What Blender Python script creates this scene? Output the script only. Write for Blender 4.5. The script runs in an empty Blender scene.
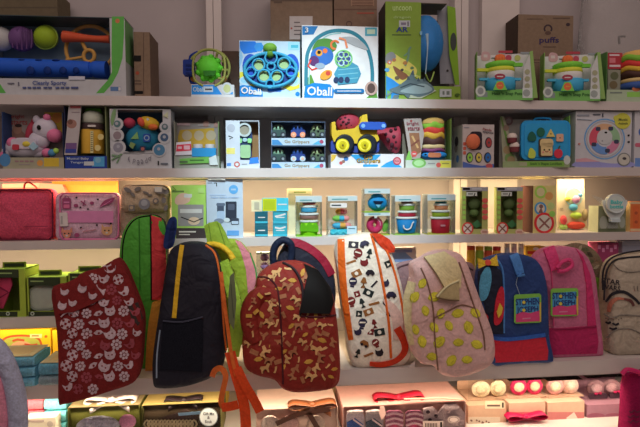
import bpy, math, random
from mathutils import Vector, Matrix
random.seed(7)
scn = bpy.context.scene
COL = scn.collection
# ------------------------------------------------------------------ camera
FP = 500.0                                   # focal length in pixels of the 640x427 photograph
YAW, PITCH, ROLL = math.radians(5.5), math.radians(2.7), math.radians(0.36)
CAM = Vector((0.0, -1.5, 1.4))
fw = Vector((math.sin(YAW)*math.cos(PITCH), math.cos(YAW)*math.cos(PITCH), -math.sin(PITCH)))
r0 = Vector((math.cos(YAW), -math.sin(YAW), 0.0))
u0 = r0.cross(fw)
rt = r0*math.cos(ROLL) - u0*math.sin(ROLL)
up = u0*math.cos(ROLL) + r0*math.sin(ROLL)
cam = bpy.data.cameras.new('camera')
cam.sensor_width = 36.0
cam.lens = FP/640*36
cam.clip_start = 0.02
camo = bpy.data.objects.new('camera', cam)
camo.matrix_world = Matrix(((rt.x, up.x, -fw.x, CAM.x), (rt.y, up.y, -fw.y, CAM.y), (rt.z, up.z, -fw.z, CAM.z), (0, 0, 0, 1)))
COL.objects.link(camo)
scn.camera = camo
# ------------------------------------------------------------------ light and exposure
scn.view_settings.view_transform = 'Standard'
scn.view_settings.look = 'None'
scn.view_settings.gamma = 1
scn.view_settings.use_curve_mapping = False
scn.view_settings.exposure = 0.0
scn.cycles.use_denoising = True
scn.cycles.max_bounces = 8
scn.cycles.transparent_max_bounces = 24
scn.cycles.caustics_reflective = False
scn.cycles.caustics_refractive = False
world = bpy.data.worlds.new('shop_interior'); scn.world = world
world.use_nodes = True
wb = world.node_tree.nodes['Background']
wb.inputs[0].default_value = (1.0, 0.76, 0.68, 1)
wb.inputs[1].default_value = 0.13
def lamp(name, kind, loc, energy, color, size=None, size_y=None, aim=None, spot=None, blend=0.3):
    l = bpy.data.lights.new(name, kind)
    l.energy = energy; l.color = color
    if kind == 'AREA':
        l.shape = 'RECTANGLE'; l.size = size; l.size_y = size_y or size
    else:
        l.shadow_soft_size = size or 0.05
    if kind == 'SPOT':
        l.spot_size = math.radians(spot); l.spot_blend = blend
    o = bpy.data.objects.new(name, l); o.location = loc
    if aim is not None:
        o.rotation_euler = (Vector(aim) - Vector(loc)).to_track_quat('-Z', 'Y').to_euler()
    COL.objects.link(o)
    return o
# the shop's ceiling panels and its cool display spotlight
lamp('ceiling_panel_light', 'AREA', (0.2, -1.5, 2.9), 22, (1.0, 0.76, 0.68), 3.4, 1.6, (0.2, -0.4, 1.0))
lamp('display_spotlight', 'SPOT', (0.02, -1.35, 2.75), 190, (0.74, 0.93, 1.0), 0.05, aim=(0.14, 0.0, 1.46), spot=28, blend=0.8)
# LED strips under the shelf boards (the shelf heights repeat the constants below)
LED = (1.0, 0.72, 0.40)
def strip(z, y, x0, x1, watts, color=LED, aim_y=0.16):
    lamp('led_strip_light', 'AREA', ((x0+x1)/2, y, z), watts, color, x1-x0, 0.012, ((x0+x1)/2, y+aim_y, z-0.2))
strip(1.430, 0.085, -1.05, 1.15, 4.6, aim_y=0.10)
strip(1.226, 0.085, -1.05, 1.15, 4.1, aim_y=0.10)
strip(1.004, 0.012, -1.05, 1.15, 2.0, aim_y=0.10)
strip(0.853, -0.135, -1.05, 1.15, 4.8, (1.0, 0.80, 0.56), 0.10)
# ------------------------------------------------------------------ helpers
FRAME = None
def turn(pivot=None, deg=0.0):
    global FRAME
    FRAME = None if pivot is None else (Vector(pivot), Matrix.Rotation(-math.radians(deg), 3, 'Z'))
def pix(x, y, Y):
    "point on the vertical plane at depth Y seen at pixel (x, y) of the photograph"
    d = fw + rt*((x-320.0)/FP) + up*((213.5-y)/FP)
    c = CAM
    if FRAME:                                # a package turned about its upright axis: work in its own unturned frame
        o, q = FRAME; c = q @ (CAM-o) + o; d = q @ d
    return c + d*((Y-c.y)/d.y)
def pixz(x, y, z):
    "point on the horizontal plane at height z"
    d = fw + rt*((x-320.0)/FP) + up*((213.5-y)/FP)
    return CAM + d*((z-CAM.z)/d.z)
def mpp(x, y, Y):
    return (pix(x+1, y, Y) - pix(x, y, Y)).length
def lin(c):
    c /= 255.0
    return c/12.92 if c <= 0.04045 else ((c+0.055)/1.055)**2.4
MATS = {}
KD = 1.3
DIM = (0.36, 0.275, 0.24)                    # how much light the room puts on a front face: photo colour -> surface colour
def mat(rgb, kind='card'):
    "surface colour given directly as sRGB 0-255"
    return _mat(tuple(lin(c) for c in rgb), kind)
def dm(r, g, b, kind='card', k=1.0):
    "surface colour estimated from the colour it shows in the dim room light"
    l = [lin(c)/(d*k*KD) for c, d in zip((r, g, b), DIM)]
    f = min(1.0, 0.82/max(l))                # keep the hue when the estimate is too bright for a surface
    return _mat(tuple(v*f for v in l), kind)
def _mat(l, kind):
    l = tuple(round(max(v, 0.004), 3) for v in l)
    key = (l, kind)
    if key in MATS:
        return MATS[key]
    m = bpy.data.materials.new('%s_%d' % (kind, len(MATS)))
    m.use_nodes = True
    nt = m.node_tree; N = nt.nodes; L = nt.links
    b = N['Principled BSDF']
    rough, spec, scale, var, bump = {'card': (.55, .18, 60, .05, 0), 'fabric': (.9, .15, 240, .22, .25), 'nylon': (.6, .18, 160, .12, .12),
        'plastic': (.28, .3, 30, .04, 0), 'carton': (.85, .15, 90, .10, .05), 'ink': (.55, .18, 80, .05, 0), 'paint': (.42, .4, 14, .05, 0),
        'wall': (.75, .2, 8, .06, .02), 'satin': (.4, .3, 50, .10, .05), 'mesh': (.9, .1, 500, .5, .2)}.get(kind, (.5, .25, 40, .05, 0))
    b.inputs['Roughness'].default_value = rough
    b.inputs['Specular IOR Level'].default_value = spec
    tc = N.new('ShaderNodeTexCoord')
    no = N.new('ShaderNodeTexNoise'); no.inputs['Scale'].default_value = scale; no.inputs['Detail'].default_value = 3
    L.new(tc.outputs['Object'], no.inputs['Vector'])
    rp = N.new('ShaderNodeMapRange')
    rp.inputs['From Min'].default_value = .25; rp.inputs['From Max'].default_value = .75
    rp.inputs['To Min'].default_value = 1-var; rp.inputs['To Max'].default_value = 1+var
    L.new(no.outputs['Fac'], rp.inputs['Value'])
    mx = N.new('ShaderNodeMix'); mx.data_type = 'RGBA'; mx.blend_type = 'MULTIPLY'; mx.inputs['Factor'].default_value = 1
    mx.inputs['A'].default_value = (*l, 1)
    L.new(rp.outputs['Result'], mx.inputs['B'])
    L.new(mx.outputs['Result'], b.inputs['Base Color'])
    if kind in ('nylon', 'fabric'):          # soft creases
        n2 = N.new('ShaderNodeTexNoise'); n2.inputs['Scale'].default_value = 17; n2.inputs['Detail'].default_value = 2; n2.inputs['Distortion'].default_value = 1.2
        L.new(tc.outputs['Object'], n2.inputs['Vector'])
        b2 = N.new('ShaderNodeBump'); b2.inputs['Strength'].default_value = .55; b2.inputs['Distance'].default_value = .02
        L.new(n2.outputs['Fac'], b2.inputs['Height'])
    if bump:
        bp = N.new('ShaderNodeBump'); bp.inputs['Strength'].default_value = bump; bp.inputs['Distance'].default_value = .002
        L.new(no.outputs['Fac'], bp.inputs['Height']); L.new(bp.outputs['Normal'], b.inputs['Normal'])
        if kind in ('nylon', 'fabric'): L.new(b2.outputs['Normal'], bp.inputs['Normal'])
    MATS[key] = m
    return m
def clear_mat(name, tint, gloss, rough=.06, crinkle=0, milk=0):
    m = bpy.data.materials.new(name); m.use_nodes = True
    nt = m.node_tree; N = nt.nodes; L = nt.links
    N.remove(N['Principled BSDF'])
    t = N.new('ShaderNodeBsdfTransparent'); t.inputs[0].default_value = (*tint, 1)
    g = N.new('ShaderNodeBsdfGlossy'); g.inputs['Roughness'].default_value = rough; g.inputs['Color'].default_value = (.9, .9, .9, 1)
    x = N.new('ShaderNodeMixShader'); fr = N.new('ShaderNodeLayerWeight'); fr.inputs['Blend'].default_value = gloss
    L.new(fr.outputs['Fresnel'], x.inputs[0]); L.new(t.outputs[0], x.inputs[1]); L.new(g.outputs[0], x.inputs[2])
    if crinkle:
        tc = N.new('ShaderNodeTexCoord'); no = N.new('ShaderNodeTexNoise'); no.inputs['Scale'].default_value = 26; no.inputs['Detail'].default_value = 5
        bp = N.new('ShaderNodeBump'); bp.inputs['Strength'].default_value = crinkle; bp.inputs['Distance'].default_value = .01
        L.new(tc.outputs['Object'], no.inputs['Vector']); L.new(no.outputs['Fac'], bp.inputs['Height'])
        L.new(bp.outputs['Normal'], g.inputs['Normal']); L.new(bp.outputs['Normal'], fr.inputs['Normal'])
    if milk:
        df = N.new('ShaderNodeBsdfDiffuse'); df.inputs['Color'].default_value = (.86, .9, .9, 1)
        x2 = N.new('ShaderNodeMixShader'); x2.inputs[0].default_value = milk
        L.new(x.outputs[0], x2.inputs[1]); L.new(df.outputs[0], x2.inputs[2]); x = x2
    L.new(x.outputs[0], N['Material Output'].inputs[0])
    return m
CLEAR = clear_mat('clear_plastic', (.95, .96, .96), .10)
FROST = clear_mat('tinted_clear_plastic', (.94, .98, .97), .10, .12, milk=.22)
FILM = clear_mat('crinkled_film', (.98, .97, .97), .16, .13, 1.0, milk=.16)
def emit_mat(name, c, s):
    m = bpy.data.materials.new(name); m.use_nodes = True
    b = m.node_tree.nodes['Principled BSDF']
    b.inputs['Emission Color'].default_value = (*c, 1); b.inputs['Emission Strength'].default_value = s
    return m
WHITE = mat((226, 224, 222)); BLACK = mat((18, 17, 18)); KRAFT = dm(98, 74, 58, 'carton'); NAVY = mat((24, 40, 96))
# ------------------------------------------------------------------ things and parts
def thing(name, label, cat, loc, group=None):
    o = bpy.data.objects.new(name, None); o.empty_display_size = .03
    o.location = loc
    o['label'] = label; o['category'] = cat
    if group: o['group'] = group
    COL.objects.link(o)
    return o
_TXT = {}
def text_data(s, bold):
    if (s, bold) in _TXT: return _TXT[(s, bold)]
    cu = bpy.data.curves.new('lettering', 'FONT'); cu.body = s; cu.resolution_u = 2
    cu.align_x = 'CENTER'; cu.offset = 0.018 if bold else 0.0
    o = bpy.data.objects.new('lettering', cu); COL.objects.link(o)
    dg = bpy.context.evaluated_depsgraph_get(); dg.update()
    me = bpy.data.meshes.new_from_object(o.evaluated_get(dg))
    vs = [(v.co.x, v.co.y) for v in me.vertices]; fs = [tuple(p.vertices) for p in me.polygons]
    bpy.data.objects.remove(o); bpy.data.curves.remove(cu); bpy.data.meshes.remove(me)
    xs = [v[0] for v in vs]; ys = [v[1] for v in vs]
    cx, cy, w = (min(xs)+max(xs))/2, (min(ys)+max(ys))/2, max(xs)-min(xs)
    r = ([((x-cx)/w, (y-cy)/w) for x, y in vs], fs, (max(ys)-min(ys))/w)
    _TXT[(s, bold)] = r
    return r
def smooth_path(pts, n=6, closed=False):
    "Catmull-Rom through the points"
    P = [tuple(map(float, p)) for p in pts]; m = len(P); out = []
    for i in range(m if closed else m-1):
        if closed: a, b, c, d = P[i-1], P[i], P[(i+1) % m], P[(i+2) % m]
        else: a, b, c, d = P[max(i-1, 0)], P[i], P[i+1], P[min(i+2, m-1)]
        for k in range(n):
            t = k/n
            out.append(tuple(.5*(2*q+(r-p)*t+(2*p-5*q+4*r-s)*t*t+(3*q-p-3*r+s)*t**3) for p, q, r, s in zip(a, b, c, d)))
    if not closed: out.append(P[-1])
    return out
class MB:
    "collects shapes for ONE mesh; shapes may be given in metres or read off the photograph onto a real depth plane"
    def __init__(s, y=0.0):
        s.v = []; s.f = []; s.m = []; s.s = []; s.mats = []; s.y = y; s.k = 0
    def mi(s, m):
        if m not in s.mats: s.mats.append(m)
        return s.mats.index(m)
    def add(s, vs, fs, m, sm=False):
        o = len(s.v); i = s.mi(m)
        s.v += [Vector(v) for v in vs]
        for f in fs: s.f.append(tuple(o+j for j in f)); s.m.append(i); s.s.append(sm)
        return s
    # --- metres
    def box(s, x0, x1, y0, y1, z0, z1, m, front=None, side=None, bev=0):
        vs = [(x, y, z) for x in (x0, x1) for y in (y0, y1) for z in (z0, z1)]
        F = {'l': (0, 1, 3, 2), 'r': (4, 6, 7, 5), 'f': (0, 4, 5, 1), 'b': (2, 3, 7, 6), 'd': (0, 2, 6, 4), 't': (1, 5, 7, 3)}
        for k, f in F.items():
            mm = front if (k == 'f' and front) else side if (k in 'lr' and side) else m
            s.add([vs[j] for j in f], [(0, 1, 2, 3)], mm)
        return s
    def prism(s, pts, y0, y1, m, side=None, sm=False):
        "outline in (x, z), extruded from y0 (front) to y1"
        n = len(pts)
        a = [(p[0], y0, p[1]) for p in pts]; b = [(p[0], y1, p[1]) for p in pts]
        s.add(a, [tuple(range(n))], m); s.add(b, [tuple(reversed(range(n)))], m)
        s.add(a+b, [(i, n+i, n+(i+1) % n, (i+1) % n) for i in range(n)], side or m, sm)
        return s
    def loft(s, rings, m, cap=True, sm=True, closed=True):
        n = len(rings[0]); vs = [p for r in rings for p in r]; fs = []
        for k in range(len(rings)-1):
            for i in range(n if closed else n-1):
                j = (i+1) % n
                fs.append((k*n+i, k*n+j, (k+1)*n+j, (k+1)*n+i))
        s.add(vs, fs, m, sm)
        if cap:
            s.add(rings[0], [tuple(reversed(range(n)))], m); s.add(rings[-1], [tuple(range(n))], m)
        return s
    def ellipsoid(s, c, r, m, nu=18, nv=10, rot=0):
        c = Vector(c); rings = []; ca, sa = math.cos(rot), math.sin(rot)
        for k in range(1, nv):
            ph = math.pi*k/nv; rr = []
            for i in range(nu):
                th = 2*math.pi*i/nu
                x, y, z = r[0]*math.sin(ph)*math.cos(th), r[1]*math.sin(ph)*math.sin(th), r[2]*math.cos(ph)
                rr.append(c+Vector((x*ca-z*sa, y, x*sa+z*ca)))
            rings.append(rr)
        return s.loft(rings, m)
    def tube3(s, P, r, m, n=8, cap=True, closed=False):
        P = [Vector(p) for p in P]; R = r if isinstance(r, (list, tuple)) else [r]*len(P); rings = []
        for i, p in enumerate(P):
            if closed: t = P[(i+1) % len(P)]-P[i-1]
            else: t = P[min(i+1, len(P)-1)]-P[max(i-1, 0)]
            t.normalize()
            a = Vector((0, 1, 0)) if abs(t.y) < .9 else Vector((0, 0, 1))
            u = t.cross(a).normalized(); w = t.cross(u)
            rings.append([p+(u*math.cos(2*math.pi*k/n)+w*math.sin(2*math.pi*k/n))*R[i] for k in range(n)])
        if closed: rings.append(rings[0])
        return s.loft(rings, m, cap and not closed)
    def lathe(s, cx, cy, prof, m, n=22, sx=1, sy=1):
        "profile of (radius, z) about the vertical axis at (cx, cy)"
        rings = [[(cx+r*sx*math.cos(2*math.pi*k/n), cy+r*sy*math.sin(2*math.pi*k/n), z) for k in range(n)] for r, z in prof]
        return s.loft(rings, m)
    # --- read off the photograph onto the plane y
    def lift(s, th):
        if th is None:
            s.k += 1; return 0.0003+0.00009*s.k
        if th < .0065: s.k = max(s.k, math.ceil((th-.0003)/.00009))   # later prints lie on top
        return th
    def poly(s, pts, m, th=None, y=None, base=None):
        y = s.y if y is None else y
        t = s.lift(th); n = len(pts)
        a = [pix(p[0], p[1], y)+Vector((0, -t, 0)) for p in pts]
        ar = sum(a[i].x*a[(i+1) % n].z-a[(i+1) % n].x*a[i].z for i in range(n))
        if ar < 0: a.reverse()
        b = [p+Vector((0, (t if base is None else base), 0)) for p in a]
        s.add(a, [tuple(range(n))], m)
        s.add(a+b, [(i, n+i, n+(i+1) % n, (i+1) % n) for i in range(n)], m)
        return s
    def spoly(s, pts, m, th=None, y=None, n=4):
        return s.poly(smooth_path(pts, n, True), m, th, y)
    def rect(s, x0, y0, x1, y1, m, th=None, y=None):
        return s.poly([(x0, y0), (x0, y1), (x1, y1), (x1, y0)], m, th, y)
    def rrect(s, x0, y0, x1, y1, r, m, th=None, y=None):
        return s.poly(rr_pts(x0, y0, x1, y1, r), m, th, y)
    def disc(s, cx, cy, r, m, ry=None, th=None, y=None, n=22, rot=0):
        ry = ry or r; ca, sa = math.cos(math.radians(rot)), math.sin(math.radians(rot))
        pts = []
        for k in range(n):
            a = 2*math.pi*k/n; u, w = r*math.cos(a), ry*math.sin(a)
            pts.append((cx+u*ca-w*sa, cy+u*sa+w*ca))
        return s.poly(pts, m, th, y)
    def ring(s, cx, cy, r, w, m, ry=None, th=None, y=None, n=26, a0=0, a1=360):
        y = s.y if y is None else y; ry = ry or r
        t = s.lift(th); full = a1-a0 >= 360
        o = []; i_ = []
        for k in range(n + (0 if full else 1)):
            a = math.radians(a0+(a1-a0)*k/n)
            o.append(pix(cx+r*math.cos(a), cy+ry*math.sin(a), y)+Vector((0, -t, 0)))
            i_.append(pix(cx+(r-w)*math.cos(a), cy+(ry-w)*math.sin(a), y)+Vector((0, -t, 0)))
        return s.loft([[p+Vector((0, t, 0)) for p in o], o, i_, [p+Vector((0, t, 0)) for p in i_]], m, False, False, full)
    def line(s, pts, w, m, th=None, y=None):
        L, R = ribbon_edges(pts, w)
        return s.poly(L+R[::-1], m, th, y)
    def text(s, t, cx, cy, w, m, h=None, rot=0, y=None, bold=True, th=None):
        vs, fs, asp = text_data(t, bold)
        y = s.y if y is None else y
        l = s.lift(th); hy = 1 if h is None else h/(asp*w)
        ca, sa = math.cos(math.radians(rot)), math.sin(math.radians(rot))
        out = []
        for a, b in vs:
            u, v_ = a*w, -b*w*hy
            out.append(pix(cx+u*ca-v_*sa, cy+u*sa+v_*ca, y)+Vector((0, -l, 0)))
        return s.add(out, fs, m)
    def ball(s, cx, cy, r, m, ry=None, y=None, d=None, rot=0, nu=18, nv=10):
        y = s.y if y is None else y
        k = mpp(cx, cy, y); ry = ry or r
        return s.ellipsoid(pix(cx, cy, y), (r*k, (d if d else min(r, ry))*k, ry*k), m, nu, nv, -math.radians(rot))
    def tube(s, pts, r, m, y=None, n=8, closed=False, seg=5):
        "pts (px, py[, depth]); r in pixels, one or per point"
        y = s.y if y is None else y
        q = [(p[0], p[1], p[2] if len(p) > 2 else y) for p in pts]
        R = list(r) if isinstance(r, (list, tuple)) else [r]*len(q)
        sp = smooth_path([(a, b, c, rr) for (a, b, c), rr in zip(q, R)], seg, closed)
        k = mpp(q[0][0], q[0][1], q[0][2])
        return s.tube3([pix(a, b, c) for a, b, c, _ in sp], [max(.2, rr)*k for *_, rr in sp], m, n, True, closed)
    def pots(s, cx, prof, m, y=None, n=22, sy=1):
        "lathe with profile (radius px, py)"
        y = s.y if y is None else y
        c = pix(cx, prof[0][1], y); k = mpp(cx, prof[0][1], y)
        pr = [(r*k, pix(cx, py, y).z) for r, py in prof]
        if pr[0][1] > pr[-1][1]: pr.reverse()
        return s.lathe(c.x, y, pr, m, n, 1, sy)
    def build(s, name, parent=None, origin=None):
        if origin is None:
            origin = parent_origin(parent) if parent else Vector((sum(v.x for v in s.v)/len(s.v), sum(v.y for v in s.v)/len(s.v), min(v.z for v in s.v)))
        me = bpy.data.meshes.new(name)
        me.from_pydata([v-origin for v in s.v], [], s.f)
        for m in s.mats: me.materials.append(m)
        me.polygons.foreach_set('material_index', s.m)
        me.polygons.foreach_set('use_smooth', s.s)
        me.update()
        o = bpy.data.objects.new(name, me); COL.objects.link(o)
        if parent: o.parent = parent; o['_w'] = 0; del o['_w']
        else: o.location = origin
        ORG[o.name] = origin
        return o
ORG = {}
def parent_origin(p):
    if p.type == 'EMPTY': return Vector(p.location)
    return ORG[p.name]
def solid(name, mb, label, cat, group=None):
    o = mb.build(name); o['label'] = label; o['category'] = cat
    if group: o['group'] = group
    return o
def struct(name, mb):
    o = mb.build(name); o['kind'] = 'structure'; return o
def rr_pts(x0, y0, x1, y1, r, n=5):
    r = min(r, abs(x1-x0)/2, abs(y1-y0)/2); out = []
    for cx, cy, a in ((x1-r, y0+r, -90), (x1-r, y1-r, 0), (x0+r, y1-r, 90), (x0+r, y0+r, 180)):
        for k in range(n+1):
            t = math.radians(a+90*k/n); out.append((cx+r*math.cos(t), cy+r*math.sin(t)))
    return out
def ribbon_edges(pts, w):
    W = w if isinstance(w, (list, tuple)) else [w]*len(pts)
    L, R = [], []
    for i, p in enumerate(pts):
        a = pts[max(i-1, 0)]; b = pts[min(i+1, len(pts)-1)]
        dx, dy = b[0]-a[0], b[1]-a[1]; l = math.hypot(dx, dy) or 1
        L.append((p[0]-dy/l*W[i]/2, p[1]+dx/l*W[i]/2)); R.append((p[0]+dy/l*W[i]/2, p[1]-dx/l*W[i]/2))
    return L, R
# ------------------------------------------------------------------ the shelving
Z1 = pix(320, 98, 0).z; Z2 = pix(320, 168, 0).z; Z3 = pix(320, 236.8, 0).z; Z4 = pix(30, 317.5, 0).z
YF5 = -0.15
Z5 = pix(410, 367.5, YF5).z
ZDECK = 0.70
BACK = 0.24
paint = mat((214, 208, 205), 'paint')
wallm = mat((182, 176, 178), 'wall')
X0, X1 = -1.25, 1.45
struct('wall_back', MB().box(X0-.6, X1+.6, BACK, BACK+.06, 0, 2.75, wallm))
struct('floor', MB().box(-2.6, 2.8, -3.2, BACK+.06, -.05, 0, mat((150, 140, 132), 'paint')))
rack = thing('wall_shelving', 'white wall shelving of long lit boards and double uprights that carries all the goods', 'shelves', (0, .2, 0))
def board(z, th, yf):
    MB().box(X0, X1, yf, BACK-.0005, z-th, z, paint).build('shelf_board', rack)
TH = 0.027
board(Z1, TH, 0); board(Z2, TH, 0); board(Z3, .025, 0); board(Z4, .028, 0); board(Z5, .041, YF5); board(ZDECK, .04, -.5)
MB().box(X0, X1, -.48, -.45, 0, ZDECK-.04, paint).build('kick_board', rack)
for zl, yl in ((1.430, .085), (1.226, .085), (1.004, .012), (.853, -.135)):      # slim housings of the LED strips
    MB().box(-1.05, 1.15, yl-.009, yl+.009, zl+.0015, zl+.0065, paint).build('light_strip', rack)
# double uprights that carry the boards, and a wider panel on the right
def upright(pa, pb, z0, z1, yf=.19, name='upright'):
    xa = pix(pa, 130, yf).x; xb = pix(pb, 130, yf).x
    MB().box(xa, xb, yf, BACK-.0005, z0, z1, paint).build(name, rack)
TOP = 2.3
for z0, z1 in ((Z1, TOP), (Z2, Z1-TH), (Z3, Z2-TH), (Z4, Z3-.025)):
    for pa, pb in ((208, 214.6), (215.2, 223), (454, 460.4), (461, 467.6)):
        upright(pa, pb, z0, z1)
for z0, z1 in ((Z1, TOP), (Z3, Z2-TH)):
    upright(481, 518, z0, z1, .215, 'back_panel')
# ------------------------------------------------------------------ packaging helpers
def at_base(px, py, y, z):
    p = pix(px, py, y); return Vector((p.x, y, z))
class Pack:
    "a package whose front face is read off the photograph; stands on the board at height z"
    def __init__(s, name, label, cat, px0, px1, pt, z, yf, d, group=None, yaw=0):
        turn()
        if yaw:
            c = pix((px0+px1)/2, pt+25, yf); turn((c.x, c.y+d/2, 0), yaw)
        s.px0, s.px1, s.pt, s.z, s.y, s.d = px0, px1, pt, z, yf, d
        s.x0 = pix(px0, pt+25, yf).x; s.x1 = pix(px1, pt+25, yf).x
        s.z1 = pix((px0+px1)/2, pt, yf).z
        s.t = thing(name, label, cat, ((s.x0+s.x1)/2, yf+d/2, z), group)
        if yaw:
            s.t.location.x = c.x; s.t.rotation_euler.z = math.radians(yaw)
        s.k = 0
    def carton(s, m, front=None, side=None, name='carton', lab=None):
        o = MB().box(s.x0, s.x1, s.y, s.y+s.d, s.z, s.z1, m, front, side).build(name, s.t)
        if lab: o['label'] = lab
        return o
    def zat(s, py): return pix((s.px0+s.px1)/2, py, s.y).z
    def xat(s, px): return pix(px, s.pt+25, s.y).x
    def shell(s, back, side, tray, ptray, left=None, right=None, top=None, fl=None, fr=None, name='carton', th=.0022):
        "open display carton: back card, floor, low front lip up to ptray, optional side walls, roof, front frame strips up to px fl / from px fr"
        b = MB(); y1 = s.y+s.d
        b.box(s.x0, s.x1, y1-th, y1, s.z, s.z1, back)
        b.box(s.x0, s.x1, s.y, y1-th, s.z, s.z+th, tray)
        b.box(s.x0, s.x1, s.y, s.y+th, s.z+th, s.zat(ptray), tray)
        zb = s.z+th
        if left: b.box(s.x0, s.x0+th, s.y+th, y1-th, zb, s.z1, left)
        if right: b.box(s.x1-th, s.x1, s.y+th, y1-th, zb, s.z1, right)
        if top: b.box(s.x0, s.x1, s.y, y1-th, s.z1-th, s.z1, top)
        if fl: b.box(s.x0, s.xat(fl), s.y, s.y+th, s.zat(ptray), s.z1-(th if top else 0), tray)
        if fr: b.box(s.xat(fr), s.x1, s.y, s.y+th, s.zat(ptray), s.z1-(th if top else 0), tray)
        return b.build(name, s.t)
    def ink(s, y=None):
        b = MB((s.y if y is None else y)); b.k = s.k
        return b
    def part(s, mb, name, lab=None, parent=None):
        if mb.y == s.y: s.k = max(s.k, mb.k)
        o = mb.build(name, parent or s.t)
        if lab: o['label'] = lab
        return o
    def window(s, x0, y0, x1, y1, m=None, back=.0012):
        b = MB(s.y+back); b.rect(x0, y0, x1, y1, m or CLEAR, .0004)
        return s.part(b, 'clear_window')
def back_of(p, f=.5): return p.y+p.d*f
cD = dm
W_ = dm(150, 135, 128); CREAM = dm(150, 132, 105)
G_ = dm(62, 100, 40); GD = dm(48, 66, 28)

# ================================================================== TOP SHELF
# --- large ball and bat set
p = Pack('toy_set_box', 'long white and green window box of balls and a blue bat, leftmost on top shelf', 'toy box', -16, 125, 16, Z1, .012, .095)
sd = dm(128, 118, 112)
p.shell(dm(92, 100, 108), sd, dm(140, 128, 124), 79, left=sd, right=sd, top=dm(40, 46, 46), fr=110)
b = p.ink(); gr = dm(70, 118, 50)
b.poly([(112, 16.5), (124, 16.5), (124, 34), (122.5, 58), (118, 73), (112, 84), (104, 93), (96, 93.3), (108, 80), (112, 72), (111.5, 50)], gr)
b.poly([(-2, 84), (-4, 93), (6, 93), (0, 84)], gr)
b.disc(117.5, 21, 2.2, dm(150, 80, 50)); b.rect(110.5, 86.8, 121, 91, dm(70, 85, 110)); b.rect(118.5, 87.2, 120.8, 90.6, WHITE)
b.rect(69, 76.5, 85, 80, dm(150, 138, 140), .003)
b.rect(8, 83, 14.5, 84, dm(80, 72, 78)); b.rect(18.5, 82.2, 19.4, 86, dm(80, 72, 78))
p.part(b, 'printed_front')
b = p.ink(); b.text('Clearly Sporty', 50, 83.6, 34, dm(40, 50, 92), 5.2); p.part(b, 'lettering')
b = p.ink()
for x in (23, 28, 33, 37.5, 44, 48.5, 56, 61, 66, 71.5, 75):
    b.rect(x, 87, x+3.4, 88.6, dm(62, 62, 88))
p.part(b, 'fine_print')
b = MB(); b.rect(0, 0, 1, 1, gr) if False else None
x1 = p.x1
b.prism([(0, 0)], 0, 0, gr) if False else None
b.box(x1, x1+.0006, p.y+.002, p.y+.085, p.zat(60), p.z1-.004, dm(76, 104, 58)); p.part(b, 'side_print')
yb = p.y+.05
for nm, cx, r, m in (('white_ball', 1, 12.5, dm(150, 135, 128)), ('purple_ball', 22, 13, dm(90, 55, 88)), ('lime_ball', 46, 12, dm(122, 132, 30))):
    b = MB(yb); b.ball(cx, 39 if cx < 40 else 37.5, r, m, d=r*.9)
    if cx == 22:
        for k in range(-2, 3): b.tube([(22+k*4.6, 27.5+abs(k)), (22+k*5, 38), (22+k*4.6, 50-abs(k))], .8, dm(78, 46, 78), yb-.034+.006*abs(k))
    if cx == 46: b.ring(46, 37.5, 12.3, 1.2, dm(140, 150, 60), th=.004, y=yb)
    p.part(b, nm)
b = MB(yb-.008); b.tube([(64, 36.5), (70, 36.8), (84, 38), (97, 39), (110, 39.4)], [6, 5.6, 4, 3.4, 4.2], dm(190, 72, 44), n=14)
b.ball(64, 36.5, 3, dm(170, 62, 40), 6.2); p.part(b, 'orange_bat')
ok = dm(152, 104, 50)
b = MB(yb+.012); b.tube([(90+24*math.cos(a), 49+23*math.sin(a)) for a in [k*math.pi/8 for k in range(16)]], 2, ok, closed=True, seg=2)
b.tube([(89+5.5*math.cos(a), 56+6*math.sin(a), yb) for a in [k*math.pi/4 for k in range(8)]], 2, ok, closed=True, seg=3)
b.tube([(86, 50, yb), (82, 42, yb)], 2, ok); b.tube([(84, 57, yb), (66, 60, yb)], 1.5, ok); p.part(b, 'yellow_racket')
bl = dm(32, 66, 138)
b = MB(yb-.006); b.tube([(-14, 66.5), (0, 67), (60, 68.5), (88, 69.5), (91, 69.5), (96, 69.5), (107, 70)], [9.5, 9.5, 9, 8.4, 7, 8.8, 9.2], bl, n=20)
for x, r in ((30.5, 4.2), (47.5, 4), (63, 3.7), (76, 3.2)): b.ball(x, 70.5, r, dm(16, 36, 84), r*1.1, y=yb-.03, d=1.6)
for x in (22, 39, 56): b.ball(x, 60.5, 4, dm(16, 36, 84), 1.6, y=yb-.02, d=3)
p.part(b, 'blue_bat')
p.window(-14, 17, 110, 79)
def kraft(label, px0, px1, pt, z, yf, d, group=None, m=None, zt=None):
    p = Pack('cardboard_box', label, 'box', px0, px1, pt, z, yf, d, group or 'brown cardboard boxes on the top shelf')
    if zt: p.z1 = zt
    p.carton(m or KRAFT, side=dm(84, 62, 50, 'carton'))
    return p
p = Pack('cardboard_box', 'plain brown cardboard box rising behind the ball and bat set', 'box', -30, 58, 0, Z1, .12, .1, 'brown cardboard boxes on the top shelf'); p.z1 += .03
p.carton(dm(78, 62, 46, 'carton')); b = p.ink(); b.rect(-28, 7, 57, 8, dm(66, 52, 40)); p.part(b, 'flap_seam')
p = kraft('narrow brown cardboard box right of the ball and bat set', 134, 150, 32, Z1, .05, .115)
b = p.ink(); b.rect(133.8, 55.5, 141, 61.5, BLACK); b.disc(137.5, 73, 1.8, dm(120, 50, 34)); b.rect(134.5, 80.5, 141, 81.3, dm(60, 42, 36)); b.rect(134.5, 83.5, 141.5, 84.3, dm(60, 42, 36)); b.rect(134, 91, 143, 94, BLACK); b.rect(143.4, 33, 143.9, 94, dm(70, 50, 40)); p.part(b, 'printing')
KD = 1.7
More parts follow.
